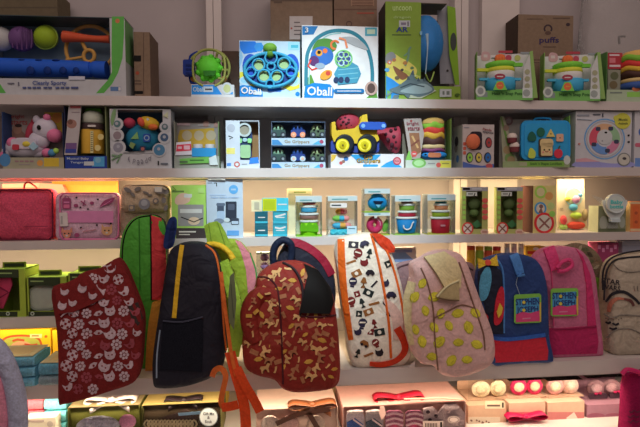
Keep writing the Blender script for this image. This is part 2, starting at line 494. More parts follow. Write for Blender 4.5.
# --- green grasping ball on its card
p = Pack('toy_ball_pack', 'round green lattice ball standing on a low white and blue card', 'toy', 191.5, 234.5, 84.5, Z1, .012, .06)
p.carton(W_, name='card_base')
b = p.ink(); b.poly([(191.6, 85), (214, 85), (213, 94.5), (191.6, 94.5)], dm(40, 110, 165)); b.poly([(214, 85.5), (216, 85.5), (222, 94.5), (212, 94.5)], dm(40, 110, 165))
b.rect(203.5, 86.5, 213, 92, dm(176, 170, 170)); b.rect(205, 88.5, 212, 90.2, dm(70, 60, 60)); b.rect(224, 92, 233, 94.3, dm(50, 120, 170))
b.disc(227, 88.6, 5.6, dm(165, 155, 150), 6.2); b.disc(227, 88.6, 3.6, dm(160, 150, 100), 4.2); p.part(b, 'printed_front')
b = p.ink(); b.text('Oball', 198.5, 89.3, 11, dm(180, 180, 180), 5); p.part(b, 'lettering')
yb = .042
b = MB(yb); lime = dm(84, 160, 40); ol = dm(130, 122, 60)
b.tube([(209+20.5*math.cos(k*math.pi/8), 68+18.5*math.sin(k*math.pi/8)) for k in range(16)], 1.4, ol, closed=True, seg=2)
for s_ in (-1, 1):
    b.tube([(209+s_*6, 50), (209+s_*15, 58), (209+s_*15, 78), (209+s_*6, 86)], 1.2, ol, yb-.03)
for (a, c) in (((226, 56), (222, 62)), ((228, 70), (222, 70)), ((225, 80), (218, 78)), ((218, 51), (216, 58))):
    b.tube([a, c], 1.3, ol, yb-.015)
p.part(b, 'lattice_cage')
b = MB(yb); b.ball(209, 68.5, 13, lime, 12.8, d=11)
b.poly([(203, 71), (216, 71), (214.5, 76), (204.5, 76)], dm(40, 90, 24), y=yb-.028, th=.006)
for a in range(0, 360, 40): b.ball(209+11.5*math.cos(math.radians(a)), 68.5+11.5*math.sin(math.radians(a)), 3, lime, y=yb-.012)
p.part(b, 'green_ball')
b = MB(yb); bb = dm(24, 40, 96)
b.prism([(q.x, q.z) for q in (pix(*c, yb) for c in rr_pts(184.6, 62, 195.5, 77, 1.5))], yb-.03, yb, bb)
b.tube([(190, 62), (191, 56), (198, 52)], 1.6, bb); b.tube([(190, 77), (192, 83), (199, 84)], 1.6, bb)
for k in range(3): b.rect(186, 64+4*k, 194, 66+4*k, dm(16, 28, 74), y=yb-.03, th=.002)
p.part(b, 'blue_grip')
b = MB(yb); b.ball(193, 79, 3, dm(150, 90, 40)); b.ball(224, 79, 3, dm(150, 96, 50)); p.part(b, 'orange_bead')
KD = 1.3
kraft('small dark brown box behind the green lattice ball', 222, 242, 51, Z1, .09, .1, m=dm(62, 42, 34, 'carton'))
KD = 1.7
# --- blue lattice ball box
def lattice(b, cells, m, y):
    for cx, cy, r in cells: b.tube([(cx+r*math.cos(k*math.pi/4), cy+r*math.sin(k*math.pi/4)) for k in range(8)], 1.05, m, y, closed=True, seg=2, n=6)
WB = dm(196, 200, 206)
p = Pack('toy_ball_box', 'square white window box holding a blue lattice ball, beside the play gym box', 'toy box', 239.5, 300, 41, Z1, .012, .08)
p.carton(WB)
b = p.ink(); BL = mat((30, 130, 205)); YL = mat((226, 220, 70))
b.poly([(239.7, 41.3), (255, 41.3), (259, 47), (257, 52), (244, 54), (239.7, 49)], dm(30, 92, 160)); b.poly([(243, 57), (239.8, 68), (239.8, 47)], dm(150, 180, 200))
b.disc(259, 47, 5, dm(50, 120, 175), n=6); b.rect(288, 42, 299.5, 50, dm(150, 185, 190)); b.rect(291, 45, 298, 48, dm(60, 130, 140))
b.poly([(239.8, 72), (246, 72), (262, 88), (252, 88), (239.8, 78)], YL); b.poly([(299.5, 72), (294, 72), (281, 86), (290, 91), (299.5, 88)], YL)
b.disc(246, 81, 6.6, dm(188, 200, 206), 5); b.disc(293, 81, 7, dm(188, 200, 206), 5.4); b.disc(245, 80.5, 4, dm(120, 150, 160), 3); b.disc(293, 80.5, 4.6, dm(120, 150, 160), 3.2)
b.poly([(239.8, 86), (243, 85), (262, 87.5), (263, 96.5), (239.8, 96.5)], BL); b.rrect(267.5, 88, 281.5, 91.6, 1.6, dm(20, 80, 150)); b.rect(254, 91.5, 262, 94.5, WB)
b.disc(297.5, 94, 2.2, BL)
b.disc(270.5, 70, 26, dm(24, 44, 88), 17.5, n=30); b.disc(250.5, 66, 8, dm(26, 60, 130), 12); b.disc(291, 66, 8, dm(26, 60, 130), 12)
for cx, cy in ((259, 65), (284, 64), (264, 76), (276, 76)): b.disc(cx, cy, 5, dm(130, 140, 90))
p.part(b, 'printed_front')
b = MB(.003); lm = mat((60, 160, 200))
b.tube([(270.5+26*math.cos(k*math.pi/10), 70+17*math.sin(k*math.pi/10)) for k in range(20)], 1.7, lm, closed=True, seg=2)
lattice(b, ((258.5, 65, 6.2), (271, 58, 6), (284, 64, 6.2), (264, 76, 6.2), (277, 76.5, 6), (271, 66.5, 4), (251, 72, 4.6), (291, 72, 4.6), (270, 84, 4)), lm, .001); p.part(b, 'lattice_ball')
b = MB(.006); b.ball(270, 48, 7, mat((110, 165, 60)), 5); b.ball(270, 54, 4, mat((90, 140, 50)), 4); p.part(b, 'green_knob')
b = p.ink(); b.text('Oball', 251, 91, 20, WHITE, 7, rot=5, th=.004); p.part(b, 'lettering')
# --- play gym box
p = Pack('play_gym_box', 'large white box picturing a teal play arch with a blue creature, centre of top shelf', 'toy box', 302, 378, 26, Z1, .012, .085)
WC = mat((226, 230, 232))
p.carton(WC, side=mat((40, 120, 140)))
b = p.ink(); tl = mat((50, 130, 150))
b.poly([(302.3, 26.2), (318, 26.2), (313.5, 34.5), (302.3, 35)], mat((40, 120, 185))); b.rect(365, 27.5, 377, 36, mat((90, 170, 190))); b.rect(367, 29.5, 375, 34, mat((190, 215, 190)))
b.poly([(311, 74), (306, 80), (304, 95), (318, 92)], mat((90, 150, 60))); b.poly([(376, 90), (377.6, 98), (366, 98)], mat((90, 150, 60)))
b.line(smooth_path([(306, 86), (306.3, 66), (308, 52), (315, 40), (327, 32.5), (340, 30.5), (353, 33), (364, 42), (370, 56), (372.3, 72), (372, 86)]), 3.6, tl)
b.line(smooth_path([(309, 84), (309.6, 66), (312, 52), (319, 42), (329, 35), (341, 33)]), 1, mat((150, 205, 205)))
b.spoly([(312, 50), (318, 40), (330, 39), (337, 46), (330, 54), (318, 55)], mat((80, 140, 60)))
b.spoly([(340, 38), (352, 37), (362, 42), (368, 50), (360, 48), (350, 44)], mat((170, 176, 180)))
b.disc(322, 56, 11.5, mat((50, 110, 190)), 9.5); b.disc(314, 61, 5, mat((90, 50, 110))); b.disc(319, 53, 3.4, mat((230, 160, 60))); b.disc(319, 52.5, 1.8, BLACK); b.disc(325, 51, 2.4, mat((230, 120, 60)))
b.line([(311, 60), (308, 66), (312, 70), (320, 67)], 1.6, mat((220, 60, 50))); b.disc(320, 66, 5, mat((150, 170, 190)), 3)
b.ring(335, 45, 5, 2, mat((226, 120, 70)), a0=80, a1=330); b.line([(339, 38), (345, 40), (347, 48)], 2, mat((232, 140, 100)))
b.poly([(338, 66), (348, 60), (358, 66), (361, 74), (357, 83), (338, 85), (334, 74)], mat((70, 150, 180)))
for k in range(3): b.line([(338, 70+5*k), (358, 68+5*k)], .8, mat((120, 190, 205)))
b.disc(343.5, 59, 8.6, mat((60, 80, 140)))
for a in range(0, 360, 60): b.ring(343.5+4.6*math.cos(math.radians(a)), 59+4.6*math.sin(math.radians(a)), 3.2, 1, mat((150, 210, 110)) if a % 120 else mat((180, 215, 230)))
b.ring(343.5, 59, 9, 1.2, mat((120, 200, 120)))
b.disc(326, 75, 6.6, mat((226, 160, 60)), 4.4, rot=-30); b.disc(328, 73.5, 2.4, mat((200, 70, 60)))
for x in (336, 341, 347): b.disc(x, 80, 2.6, mat((40, 60, 100)), 3)
b.poly([(304, 98), (305.5, 86), (314, 83), (330, 84.5), (334, 90), (333, 98)], mat((20, 130, 205)))
b.rrect(334, 89, 364, 93.4, 2, mat((30, 110, 170))); b.rect(337, 90.8, 361, 91.6, WHITE); b.disc(371, 88.5, 6.2, mat((190, 160, 150)), 7); b.disc(371, 88.5, 4, mat((90, 70, 66)), 5); p.part(b, 'printed_front')
b = p.ink(); b.text('Oball', 319.5, 91.4, 25, WHITE, 9, rot=2, th=.004); b.text('3', 304.8+1.8, 30.4, 3.2, WHITE, 5, th=.004); p.part(b, 'lettering')
KD = 1.2
p = kraft('tall brown cardboard box with a white paper label, behind the play gym box', 270.5, 332.5, -14, Z1, .12, .1)
b = p.ink(); b.rect(289.5, 16.3, 312.5, 39.5, dm(140, 122, 114), .001); b.rect(271, 0, 332, 1.2, dm(70, 52, 42)); b.rect(274, -3, 282, 3, dm(70, 52, 42)); p.part(b, 'paper_label')
b = p.ink(); 
for k, w in enumerate((6, 15, 10, 14)): b.rect(294, 22+4*k, 294+w, 23+4*k, dm(80, 66, 62), th=.0016)
b.disc(291.5, 28.5, 1, dm(130, 60, 50), th=.0016); p.part(b, 'fine_print')
p = kraft('brown cardboard box with faint red print, between the play gym and the green dinosaur box', 334, 377, -14, Z1, .12, .1, m=dm(90, 66, 52, 'carton'))
b = p.ink(); b.rect(334, 8.8, 376.6, 10, dm(74, 50, 40)); b.rect(351, -2, 374, 6, dm(112, 80, 62)); 
for k in range(5): b.rect(352, -1+1.5*k, 373, -.4+1.5*k, dm(70, 44, 34))
b.rect(357, 12.6, 374, 13.8, dm(120, 52, 40)); b.ring(349, 24, 3, .8, dm(60, 40, 34)); p.part(b, 'printing')
KD = 1.55
# --- green dinosaur box
p = Pack('dinosaur_toy_box', 'tall lime green box with grey dinosaur art and a blue balloon shape inside', 'toy box', 385.5, 461, 2.5, Z1, .012, .1)
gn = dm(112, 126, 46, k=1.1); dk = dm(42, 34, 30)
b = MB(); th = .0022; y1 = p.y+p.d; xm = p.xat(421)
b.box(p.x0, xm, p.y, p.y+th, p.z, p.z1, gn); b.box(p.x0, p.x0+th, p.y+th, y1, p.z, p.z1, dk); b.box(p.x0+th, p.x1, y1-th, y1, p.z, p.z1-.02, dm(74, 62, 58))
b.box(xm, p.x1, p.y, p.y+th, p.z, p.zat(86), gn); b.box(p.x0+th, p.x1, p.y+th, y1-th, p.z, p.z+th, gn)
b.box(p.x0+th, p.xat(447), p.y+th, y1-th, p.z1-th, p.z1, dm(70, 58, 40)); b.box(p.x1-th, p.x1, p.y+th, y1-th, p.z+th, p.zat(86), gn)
p.part(b, 'carton')
b = p.ink(.07); b.poly([(437, 10), (448, 5), (455, 84), (440, 84)], dm(112, 102, 102), .004); b.disc(447, 71, 1.1, dk, th=.0055); p.part(b, 'inner_card')
b = p.ink(.06); b.poly([(447, 6), (455, 8), (459, 85), (455, 85), (449, 55)], dm(100, 122, 30), .003); b.disc(453, 42, 3, dm(50, 50, 44), 9, th=.004); p.part(b, 'side_card')
b = p.ink()
b.rect(399, 20.5, 410, 27, dm(150, 142, 138)); b.rect(401, 22.5, 406, 25, dm(100, 90, 100)); b.rect(407.5, 21.5, 408.5, 26, BLACK)
b.rect(392, 34.5, 411, 35.3, dm(50, 60, 40))
b.spoly([(386.5, 58), (394, 54), (401, 58), (409, 62), (417, 70), (412, 80), (400, 84), (388, 78)], dm(176, 150, 70))
b.spoly([(386, 55), (392, 52), (396, 57), (391, 62), (386, 63)], dm(112, 104, 100)); b.disc(389.5, 62.5, 2.2, dm(170, 90, 60)); b.disc(389.5, 62.5, 1, dm(200, 190, 180))
b.spoly([(393, 66), (400, 70), (408, 76), (402, 80), (396, 74)], dm(110, 66, 44))
b.line(smooth_path([(405, 66), (408, 58), (409, 50), (411, 47)]), 2, dm(90, 108, 84)); b.line([(409, 52), (404, 56)], 1.4, dm(90, 108, 84))
b.poly([(386, 76), (392, 79), (401, 86), (398, 99), (386, 99)], dm(40, 104, 150)); b.poly([(387, 90), (391, 92), (391, 99), (387, 99)], dm(90, 128, 60))
b.line([(404, 71), (420, 78)], 3, dm(150, 140, 60))
for x, y, r, m in ((387, 70, 2.4, (70, 120, 150)), (394, 60, 2, (150, 90, 60)), (405, 63, 2.2, (150, 96, 50)), (412, 68, 1.8, (80, 96, 60)), (397, 78, 2.4, (90, 70, 50)), (389, 67, 1.6, (170, 150, 80)), (402, 70, 1.6, (60, 50, 44))): b.disc(x, y, r, dm(*m), r*.8)
p.part(b, 'printed_front')
b = p.ink(); b.poly([(417, 79), (436, 91), (421, 98.5), (409, 98)], dm(150, 142, 118), .003)
b.spoly([(389, 90), (398, 86), (408, 78), (413, 70), (415, 79), (424, 80), (434, 90), (420, 97), (410, 95), (398, 94)], dm(80, 88, 88), .0036)
b.spoly([(400, 92), (412, 86), (424, 84), (432, 90), (420, 94)], dm(120, 126, 122), .004); b.poly([(404, 95), (408, 98.6), (411, 94)], dm(80, 88, 88), .0036); b.poly([(394, 95), (392, 98.8), (397, 98.8), (399, 95)], dm(80, 88, 88), .0036)
for x, y in ((408, 79), (412, 74), (418, 80.6), (424, 80.6)): b.poly([(x-1.6, y+1), (x, y-3), (x+1.8, y+1)], dm(60, 68, 70), .0042)
b.disc(415, 76, 1, dm(190, 180, 120), th=.0046)
b.line([(400, 88), (410, 84), (424, 87)], 1.2, dm(50, 56, 58), .0042); b.line([(393, 91), (386.5, 96)], 1.6, dm(96, 102, 100), .0036); p.part(b, 'dinosaur_cutout')
b = p.ink(); b.text('AR', 402, 29.6, 12, dm(40, 46, 100), 5, th=.0012); b.text('uncoon', 402, 8.6, 19, dm(150, 158, 96), 4.6, th=.0012); b.text('dragon', 402, 17.6, 17, dm(140, 150, 90), 3.4, th=.0012); p.part(b, 'lettering')
b = p.ink(); b.rect(439.5, 89.4, 451, 97, dm(150, 142, 136)); b.rect(442, 91.4, 444, 95, dm(90, 90, 80)); b.rect(446, 91.4, 449, 95, dm(90, 90, 80)); b.disc(457, 95, 2.4, dm(60, 74, 26), 1.4); p.part(b, 'printed_label')
b = MB(.055); b.ball(425, 44, 18, dm(44, 96, 142), 27.5, d=14); b.disc(421, 33, 1.2, dm(140, 180, 200), 2, y=.006); p.part(b, 'blue_shell')
b = MB(.012); b.tube([(427, 34, .012), (427.5, 50, .01), (425.5, 74, .012)], [1.6, .7, .6], dm(150, 160, 166)); b.tube([(425.5, 74, .012), (430, 82, .03), (434, 72, .05)], .8, dm(140, 150, 70)); p.part(b, 'straw')
p.window(421.5, 4, 446, 86)
KD = 1.3
# --- cereal puffs cartons
p = kraft('upper brown carton printed puffs, resting on another carton', 518, 573, 15, Z1, .12, .09)
p0 = p; zsplit = p.zat(60)
lo = kraft('lower brown carton beneath the puffs carton, behind two toy boxes', 519, 574, 60.4, Z1, .12, .09)
old = [c for c in p.t.children][0]; bpy.data.objects.remove(old)
lo.z1 = zsplit
p.z = zsplit+.0005; p.t.location.z = p.z; p.carton(KRAFT, side=dm(58, 42, 34, 'carton'))
b = p.ink(); db = dm(46, 32, 34)
b.ring(548, 28.8, 4.4, 1.6, db, a0=140, a1=400); b.disc(548, 33, 3, dm(70, 48, 40), 2); b.rect(527, 18.6, 543, 19.4, dm(74, 54, 44)); b.rect(553, 17.6, 570, 18.8, dm(74, 54, 44)); b.disc(568, 24.6, 2, db, 1.6); b.rect(543, 46.5, 556, 47.3, dm(74, 54, 44)); p.part(b, 'printing')
b = p.ink(); b.text('puffs', 549, 40.8, 19.5, dm(42, 30, 56), 7.6); p.part(b, 'lettering')
b = lo.ink(); b.rect(534, 62, 572, 63, dm(76, 56, 44)); lo.part(b, 'printing')
# --- pots boxes
def pots_box(px, pt, label):
    p = Pack('pots_toy_box', label, 'toy box', px, px+57, pt, Z1, .012, .056, 'shape sorting pots boxes', yaw=-16)
    gs = dm(92, 112, 52)
    p.shell(dm(156, 142, 136, k=.6), gs, dm(88, 124, 60), 90+ (pt-50)*.6, left=gs)
    y0 = pt-50.0
    b = MB(); x = p.x1
    # the right flap narrows towards the top
    q = [(p.y, p.z), (p.y+p.d, p.z), (p.y+p.d, p.z1), (p.y+p.d*.55, p.z1)]
    b.add([(x, a, c) for a, c in q]+[(x-.002, a, c) for a, c in q], [(0, 1, 2, 3), (7, 6, 5, 4), (0, 3, 7, 4), (3, 2, 6, 7)], gs); p.part(b, 'side_flap')
    yb = p.y+p.d-.003
    b = MB(yb); o = px-477.0
    def X(v): return v+o
    def Y(v): return v+y0
    b.spoly([(X(483), Y(52)), (X(490), Y(53)), (X(490), Y(60)), (X(482), Y(60))], dm(150, 110, 108)); b.rect(X(484), Y(54.5), X(488), Y(57.5), dm(160, 136, 130)); b.rect(X(499), Y(50.6), X(513), Y(53), dm(130, 44, 50))
    b.rect(X(505), Y(54), X(512), Y(62), dm(150, 116, 118)); b.disc(X(509), Y(58), 3, dm(140, 50, 60)); b.disc(X(518), Y(58), 3, dm(140, 130, 70)); b.rect(X(521), Y(52), X(531), Y(54), dm(110, 104, 104))
    b.rect(X(492), Y(57.5), X(500), Y(58.5), dm(96, 90, 90)); p.part(b, 'printed_back')
    b = p.ink(); b.rect(X(477.4), Y(91.6), X(488), Y(97), dm(100, 100, 94)); b.disc(X(481), Y(91), 5, dm(150, 142, 130), 5.4); b.disc(X(481), Y(91), 3, dm(110, 104, 100), 3.4)
    b.rect(X(523), Y(88), X(533), Y(98), dm(158, 150, 140)); b.disc(X(527), Y(93), 3.6, dm(116, 112, 104)); p.part(b, 'printed_front')
    b = p.ink(); b.text("Heat 'n Snap Pots", X(507.5), Y(94), 30, dm(34, 60, 30), 4.4); p.part(b, 'lettering')
    b = p.ink(p.y+.006); b.poly([(X(524), Y(68)), (X(530.5), Y(53)), (X(534), Y(98)), (X(523), Y(98))], dm(150, 138, 130), .002); b.poly([(X(530), Y(52)), (X(533), Y(51)), (X(538), Y(98)), (X(533.6), Y(98))], dm(104, 120, 62), .003)
    for v in (72, 79, 86): b.disc(X(527.6), Y(v), 2.6, dm(120, 110, 84))
    p.part(b, 'side_panel')
    yt = p.y+.03; cx = X(500.5)
    k = lambda *a: [(r, Y(v)) for r, v in a]
    b = MB(yt); b.pots(cx, k((13, 92), (15, 91), (15.5, 80), (13.5, 79.4)), dm(56, 124, 148)); b.rrect(X(479.5), Y(78.5), X(521), Y(81), 1, dm(66, 136, 156), .01, y=yt-.012); p.part(b, 'blue_pot')
    b = MB(yt); b.pots(cx, k((13.4, 80), (14, 79), (14, 73), (13.4, 72.6)), dm(176, 160, 150)); p.part(b, 'white_band')
    b = MB(yt); b.pots(cx, k((14, 73), (14.6, 72), (14, 69), (12.5, 68.6)), dm(160, 148, 44)); b.rrect(X(477), Y(69), X(490), Y(72), 1, dm(156, 150, 40), .01, y=yt-.01); p.part(b, 'yellow_lid')
    b = MB(yt); b.pots(cx, k((12, 69), (14, 68), (15, 64), (13, 63.2)), dm(96, 146, 46)); b.rrect(X(512), Y(63.4), X(523), Y(67), 1.4, dm(86, 134, 40), .01, y=yt-.01); p.part(b, 'green_pan')
    b = MB(yt+.01); b.ball(X(500.5), Y(58.6), 5.6, dm(188, 92, 50), 4.6, d=5.6)
    for s_ in (-3, 0, 3): b.ball(X(500.5)+s_, Y(59), 2.4, dm(170, 78, 40), 4.4, y=yt-.002)
    p.part(b, 'orange_pumpkin')
    b = MB(yt-.0465); b.disc(cx, Y(76.4), 5.4, dm(120, 44, 52), 2.8); b.rect(cx-3, Y(76), cx+3, Y(77), WHITE); b.poly([(cx-7, Y(90)), (cx-3, Y(81)), (cx+3, Y(81)), (cx+7, Y(90))], dm(94, 142, 56)); b.disc(cx, Y(85.6), 3.8, dm(184, 86, 52)); b.rect(cx-2, Y(85), cx+2, Y(86), dm(200, 140, 60)); p.part(b, 'pot_label')
    return p
pots_box(476.5, 50, 'white and green box of toy pots, left one, beside the upright')
pots_box(544, 51, 'white and green box of toy pots in front of the puffs cartons')
def burger(p, cx, layers, y, sy=.8):
    "wavy stacked burger layers: (name, half width, top, bottom, material)"
    for nm, r, t, bt, m in layers:
        kx = mpp(cx, t, y); c = pix(cx, (t+bt)/2, y); n = 28; rings = []
        h = (bt-t)/2*kx
        for f, rr in ((-1, .9), (-.6, 1), (.6, 1), (1, .9)) if nm != 'bun_top' else ((-1, 1), (-.3, 1), (.4, .85), (.85, .5), (1, .12)):
            wv = 0 if 'bun' in nm or 'base' in nm else .45
            rings.append([(c.x+r*kx*rr*math.cos(2*math.pi*i/n), y+r*kx*rr*sy*math.sin(2*math.pi*i/n), c.z+h*f+wv*h*math.sin(8*math.pi*i/n+r*7)) for i in range(n)])
        b = MB(y); b.loft(rings, m); p.part(b, nm)
p = Pack('burger_toy_box', 'white and red box with a stacking burger at the right edge of top shelf', 'toy box', 607, 662, 52, Z1, .012, .075)
p.shell(W_, GD, dm(130, 130, 104), 90, left=dm(70, 92, 50))
b = p.ink(.05); b.rect(607.5, 53, 622, 69, dm(132, 40, 44), .002); b.rect(609, 54.5, 619, 56, dm(176, 150, 146)); b.rect(609, 65, 620, 67, dm(176, 150, 146)); b.rect(609, 58, 615, 63, dm(160, 84, 86)); b.rect(607.5, 70, 620, 92, dm(110, 100, 84), .002); b.disc(614, 76, 4, dm(76, 72, 50)); b.disc(613, 85, 4, dm(90, 72, 50)); p.part(b, 'side_print')
burger(p, 640, (('bun_top', 17, 51, 58, dm(166, 122, 62)), ('lettuce', 18, 57, 63, dm(96, 130, 40)), ('tomato', 18, 63, 69, dm(160, 42, 36)), ('cheese', 18, 68, 73, dm(180, 134, 44)), ('patty', 18, 73, 79, dm(58, 34, 28)), ('bun_middle', 18, 80, 84, dm(160, 126, 80)), ('base', 19, 84, 90, dm(46, 62, 104))), .045)
b = p.ink(); b.rect(627, 92, 640, 97, dm(110, 140, 60)); b.disc(636, 89, 4, dm(150, 80, 50), 2.4); b.rect(610, 92, 622, 93.4, dm(90, 90, 80)); p.part(b, 'printed_front')
# --- bundle in crinkled clear film
b = MB(); rg = []
rx0, rx1 = pix(588, 20, .13).x, pix(672, 20, .13).x
for k in range(13):
    z = Z1+.002+k*(.50/12); cxm, hw = (rx0+rx1)/2, (rx1-rx0)/2*(1-.10*abs(k-5)/6)
    rg.append([(cxm+hw*math.copysign(abs(math.cos(a))**.5, math.cos(a))+random.uniform(-.004, .004), .165+.055*math.copysign(abs(math.sin(a))**.6, math.sin(a))+random.uniform(-.006, .006), z+random.uniform(-.003, .003)*(0 < k < 12)) for a in [2*math.pi*i/26 for i in range(26)]])
b.loft(rg, FILM)
t = thing('film_bundle', 'bulky bundle wrapped in crinkled clear film at right end of top shelf', 'package', ((rx0+rx1)/2, .165, Z1))
b.build('film_wrap', t)
b = MB(.1); b.tube([(619.5, 44, .13), (619, 38, .13), (620, 36.5, .13), (625, 36.5, .13)], 1, dm(80, 70, 66)); b.build('handle', t)
KD = 1.3
# ================================================================== SECOND SHELF
# --- unicorn
p = Pack('unicorn_toy_box', 'box with a pink and white toy unicorn in relief, leftmost on second shelf', 'toy box', 2, 63, 112, Z2, .012, .055)
side = dm(38, 48, 74)
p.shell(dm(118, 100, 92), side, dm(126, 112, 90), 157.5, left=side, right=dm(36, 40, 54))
yb = p.y+p.d-.003
b = MB(yb); b.poly([(44, 112.4), (63.5, 112.4), (63, 140), (54, 132), (47, 122)], dm(150, 116, 40)); b.disc(57, 118, 5, dm(160, 100, 50)); b.rect(2, 112, 5, 156, dm(40, 62, 96))
b.spoly([(9, 140), (12, 131), (16, 125), (21, 130), (27, 138), (27, 156), (9, 156)], dm(104, 72, 60)); b.disc(17.5, 129, 4.4, dm(120, 84, 68), 5); b.disc(18.4, 125.6, 3.4, dm(46, 32, 28), 1.8); p.part(b, 'printed_back')
b = MB(yb); b.text('bright', 17, 117, 15, dm(122, 52, 50), 5); b.text('starts', 19, 122.5, 17, dm(122, 52, 50), 4.6); p.part(b, 'lettering')
wh = dm(152, 134, 136); pk = dm(168, 82, 104); yt = p.y+.028
b = MB(yt); b.ball(24, 148, 21, wh, 11, d=9); b.ball(38, 141, 9, wh, 10, d=8); b.ball(45, 129.5, 12, wh, 12, d=9, rot=15); b.ball(40, 140, 10, wh, 10, d=8); b.ball(9, 152, 7, wh, 6); b.ball(38, 154, 9, wh, 4); b.ball(36.5, 119.5, 3.6, wh, 4.4, d=3); b.rrect(13, 139, 38, 149, 3, wh, .012, y=yt-.016); p.part(b, 'unicorn_body')
b = MB(yt); b.ball(54.5, 135.5, 8, pk, 7.4, d=9, rot=30); b.ball(51, 135, 1, dm(110, 50, 70), y=yt-.022); p.part(b, 'pink_muzzle')
for nm, a in (('pink_rump', (13, 143, 6)), ('pink_hoof', (47, 153, 5)), ('pink_ear', (47, 117.4, 3.8)), ('pink_hoof', (4, 155, 4))):
    b = MB(yt-.008); b.ball(*a, pk); p.part(b, nm)
b = MB(yt+.012); b.ball(31, 131, 4.6, dm(128, 40, 50), 11, d=5, rot=18); b.ball(37, 121.5, 6, dm(128, 40, 50), 3.6); p.part(b, 'red_mane')
b = MB(yt-.022); b.ball(38.8, 127.5, 2, BLACK, 2.7, y=yt-.0265, d=1.4); p.part(b, 'eye')
b = MB(yt-.026); b.rrect(13, 144.5, 19.5, 150, 1.4, dm(140, 40, 46), .005); b.ball(26.5, 144, 4, dm(170, 142, 50), 3); b.poly([(34, 142), (39, 147), (34, 150.5), (29.5, 147)], dm(120, 136, 140), .006); p.part(b, 'button_row')
b = MB(yt-.015); b.ball(52, 153, 4, dm(60, 96, 120), 4); b.ball(56, 151, 3, dm(130, 150, 60)); p.part(b, 'bead')
b = p.ink(); b.rect(44, 158, 59, 166.5, dm(160, 126, 40)); b.disc(5, 160, 5.5, dm(60, 92, 120), 6.5); b.disc(40, 163, 3, dm(166, 106, 50)); 
for x in (15, 20, 25, 30): b.rect(x, 160.5, x+3.6, 162, dm(120, 84, 84))
b.rect(19, 164, 30, 164.8, dm(120, 100, 96)); p.part(b, 'printed_front')
# --- yellow jar toy
p = Pack('musical_toy_box', 'box with a yellow jar toy and a navy front lip, right of the unicorn', 'toy box', 64, 106, 105, Z2, .012, .065)
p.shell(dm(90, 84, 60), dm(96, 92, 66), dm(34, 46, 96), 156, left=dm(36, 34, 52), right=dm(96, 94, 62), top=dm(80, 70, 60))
b = p.ink(.014); b.poly([(69, 105.5), (81.5, 105.5), (80, 128), (77, 155), (64.5, 155), (67, 130)], dm(140, 122, 116), .002); b.rect(70.5, 106, 81, 108.5, dm(130, 60, 60)); b.disc(72, 124, 5, dm(120, 80, 68), 4.5); b.disc(70.5, 122, 2.6, dm(90, 56, 46)); b.rect(66, 143, 77, 149, dm(90, 60, 90)); b.rect(65.6, 149, 76.6, 153, dm(46, 50, 100)); b.rect(72, 112, 80, 113, dm(110, 90, 88)); p.part(b, 'printed_panel')
yt = p.y+.037
b = MB(yt); b.pots(93, ((11, 154), (11.2, 153), (11.4, 133), (10.6, 130)), dm(176, 126, 44)); p.part(b, 'yellow_jar')
b = MB(yt-.035); b.rect(90.6, 131, 93.4, 153, dm(170, 150, 104), .002)
for k in range(10): b.rect(91, 132+2*k, 93, 132.7+2*k, dm(90, 70, 40))
for cx, cy in ((101, 137), (98, 148)): b.disc(cx, cy, 3, dm(190, 160, 100))
p.part(b, 'jar_print')
b = MB(yt); b.pots(93, ((11, 130), (11, 125), (10, 124)), dm(52, 36, 34)); p.part(b, 'dark_band')
b = MB(yt); b.pots(93, ((8.5, 124), (10.5, 123), (10, 115), (7, 112), (3, 111)), dm(150, 140, 122)); b.rrect(88, 125, 96, 127, .8, WHITE, .004, y=yt-.034); p.part(b, 'white_cap')
b = MB(yt+.015); b.spoly([(85, 113), (88, 107), (94, 105.8), (100, 108), (101.5, 114), (94, 112)], dm(92, 138, 50), .003); p.part(b, 'green_tag')
b = p.ink(); b.poly([(94, 157), (104.5, 156.5), (104.5, 166.5), (92, 166.5)], dm(70, 122, 150)); b.rect(84, 161.5, 94, 165.5, dm(150, 140, 136)); b.disc(98, 160, 3, dm(120, 160, 176)); p.part(b, 'printed_front')
b = p.ink(); b.text('Musical Baby', 78, 158.8, 22, dm(170, 166, 170), 3); b.text('Tongyo', 77, 162.6, 13, dm(170, 166, 170), 2.8); p.part(b, 'lettering')
# --- teal ball box
p = Pack('activity_ball_box', 'white scalloped window box with a teal activity ball and yellow beetle', 'toy box', 110, 171, 109, Z2, .012, .06)
wb = dm(146, 134, 130)
p.shell(dm(46, 62, 78), wb, wb, 152, left=wb, right=wb, top=wb, fl=118, fr=163)
b = p.ink()
b.poly([(118, 153), (118, 150), (140, 153.6), (163, 149), (163, 153)], wb, .002)
for cx, cy, r in ((117.5, 124, 6), (117.5, 135.5, 6.6), (118.5, 147.5, 7.4), (165, 127, 5.4), (164.5, 137.5, 6.4), (159.5, 150, 7)): b.disc(cx, cy, r, wb, .0 or None, th=.0022)
for cx, cy, r, m in ((117.5, 124, 3.4, dm(70, 86, 84)), (117.5, 135.5, 4, dm(110, 90, 90)), (118.5, 147.5, 5, dm(110, 100, 104)), (165, 127, 3.2, dm(70, 80, 80)), (164.5, 137.5, 4, dm(54, 66, 84)), (159.5, 150, 5.6, dm(60, 90, 110))): b.disc(cx, cy, r, m, th=.0028)
for cx, cy in ((165, 126.5), (164.5, 137), (117, 123.6), (159, 149), (118.5, 146.5)): b.disc(cx, cy, 1.6, dm(130, 120, 120), th=.0032)
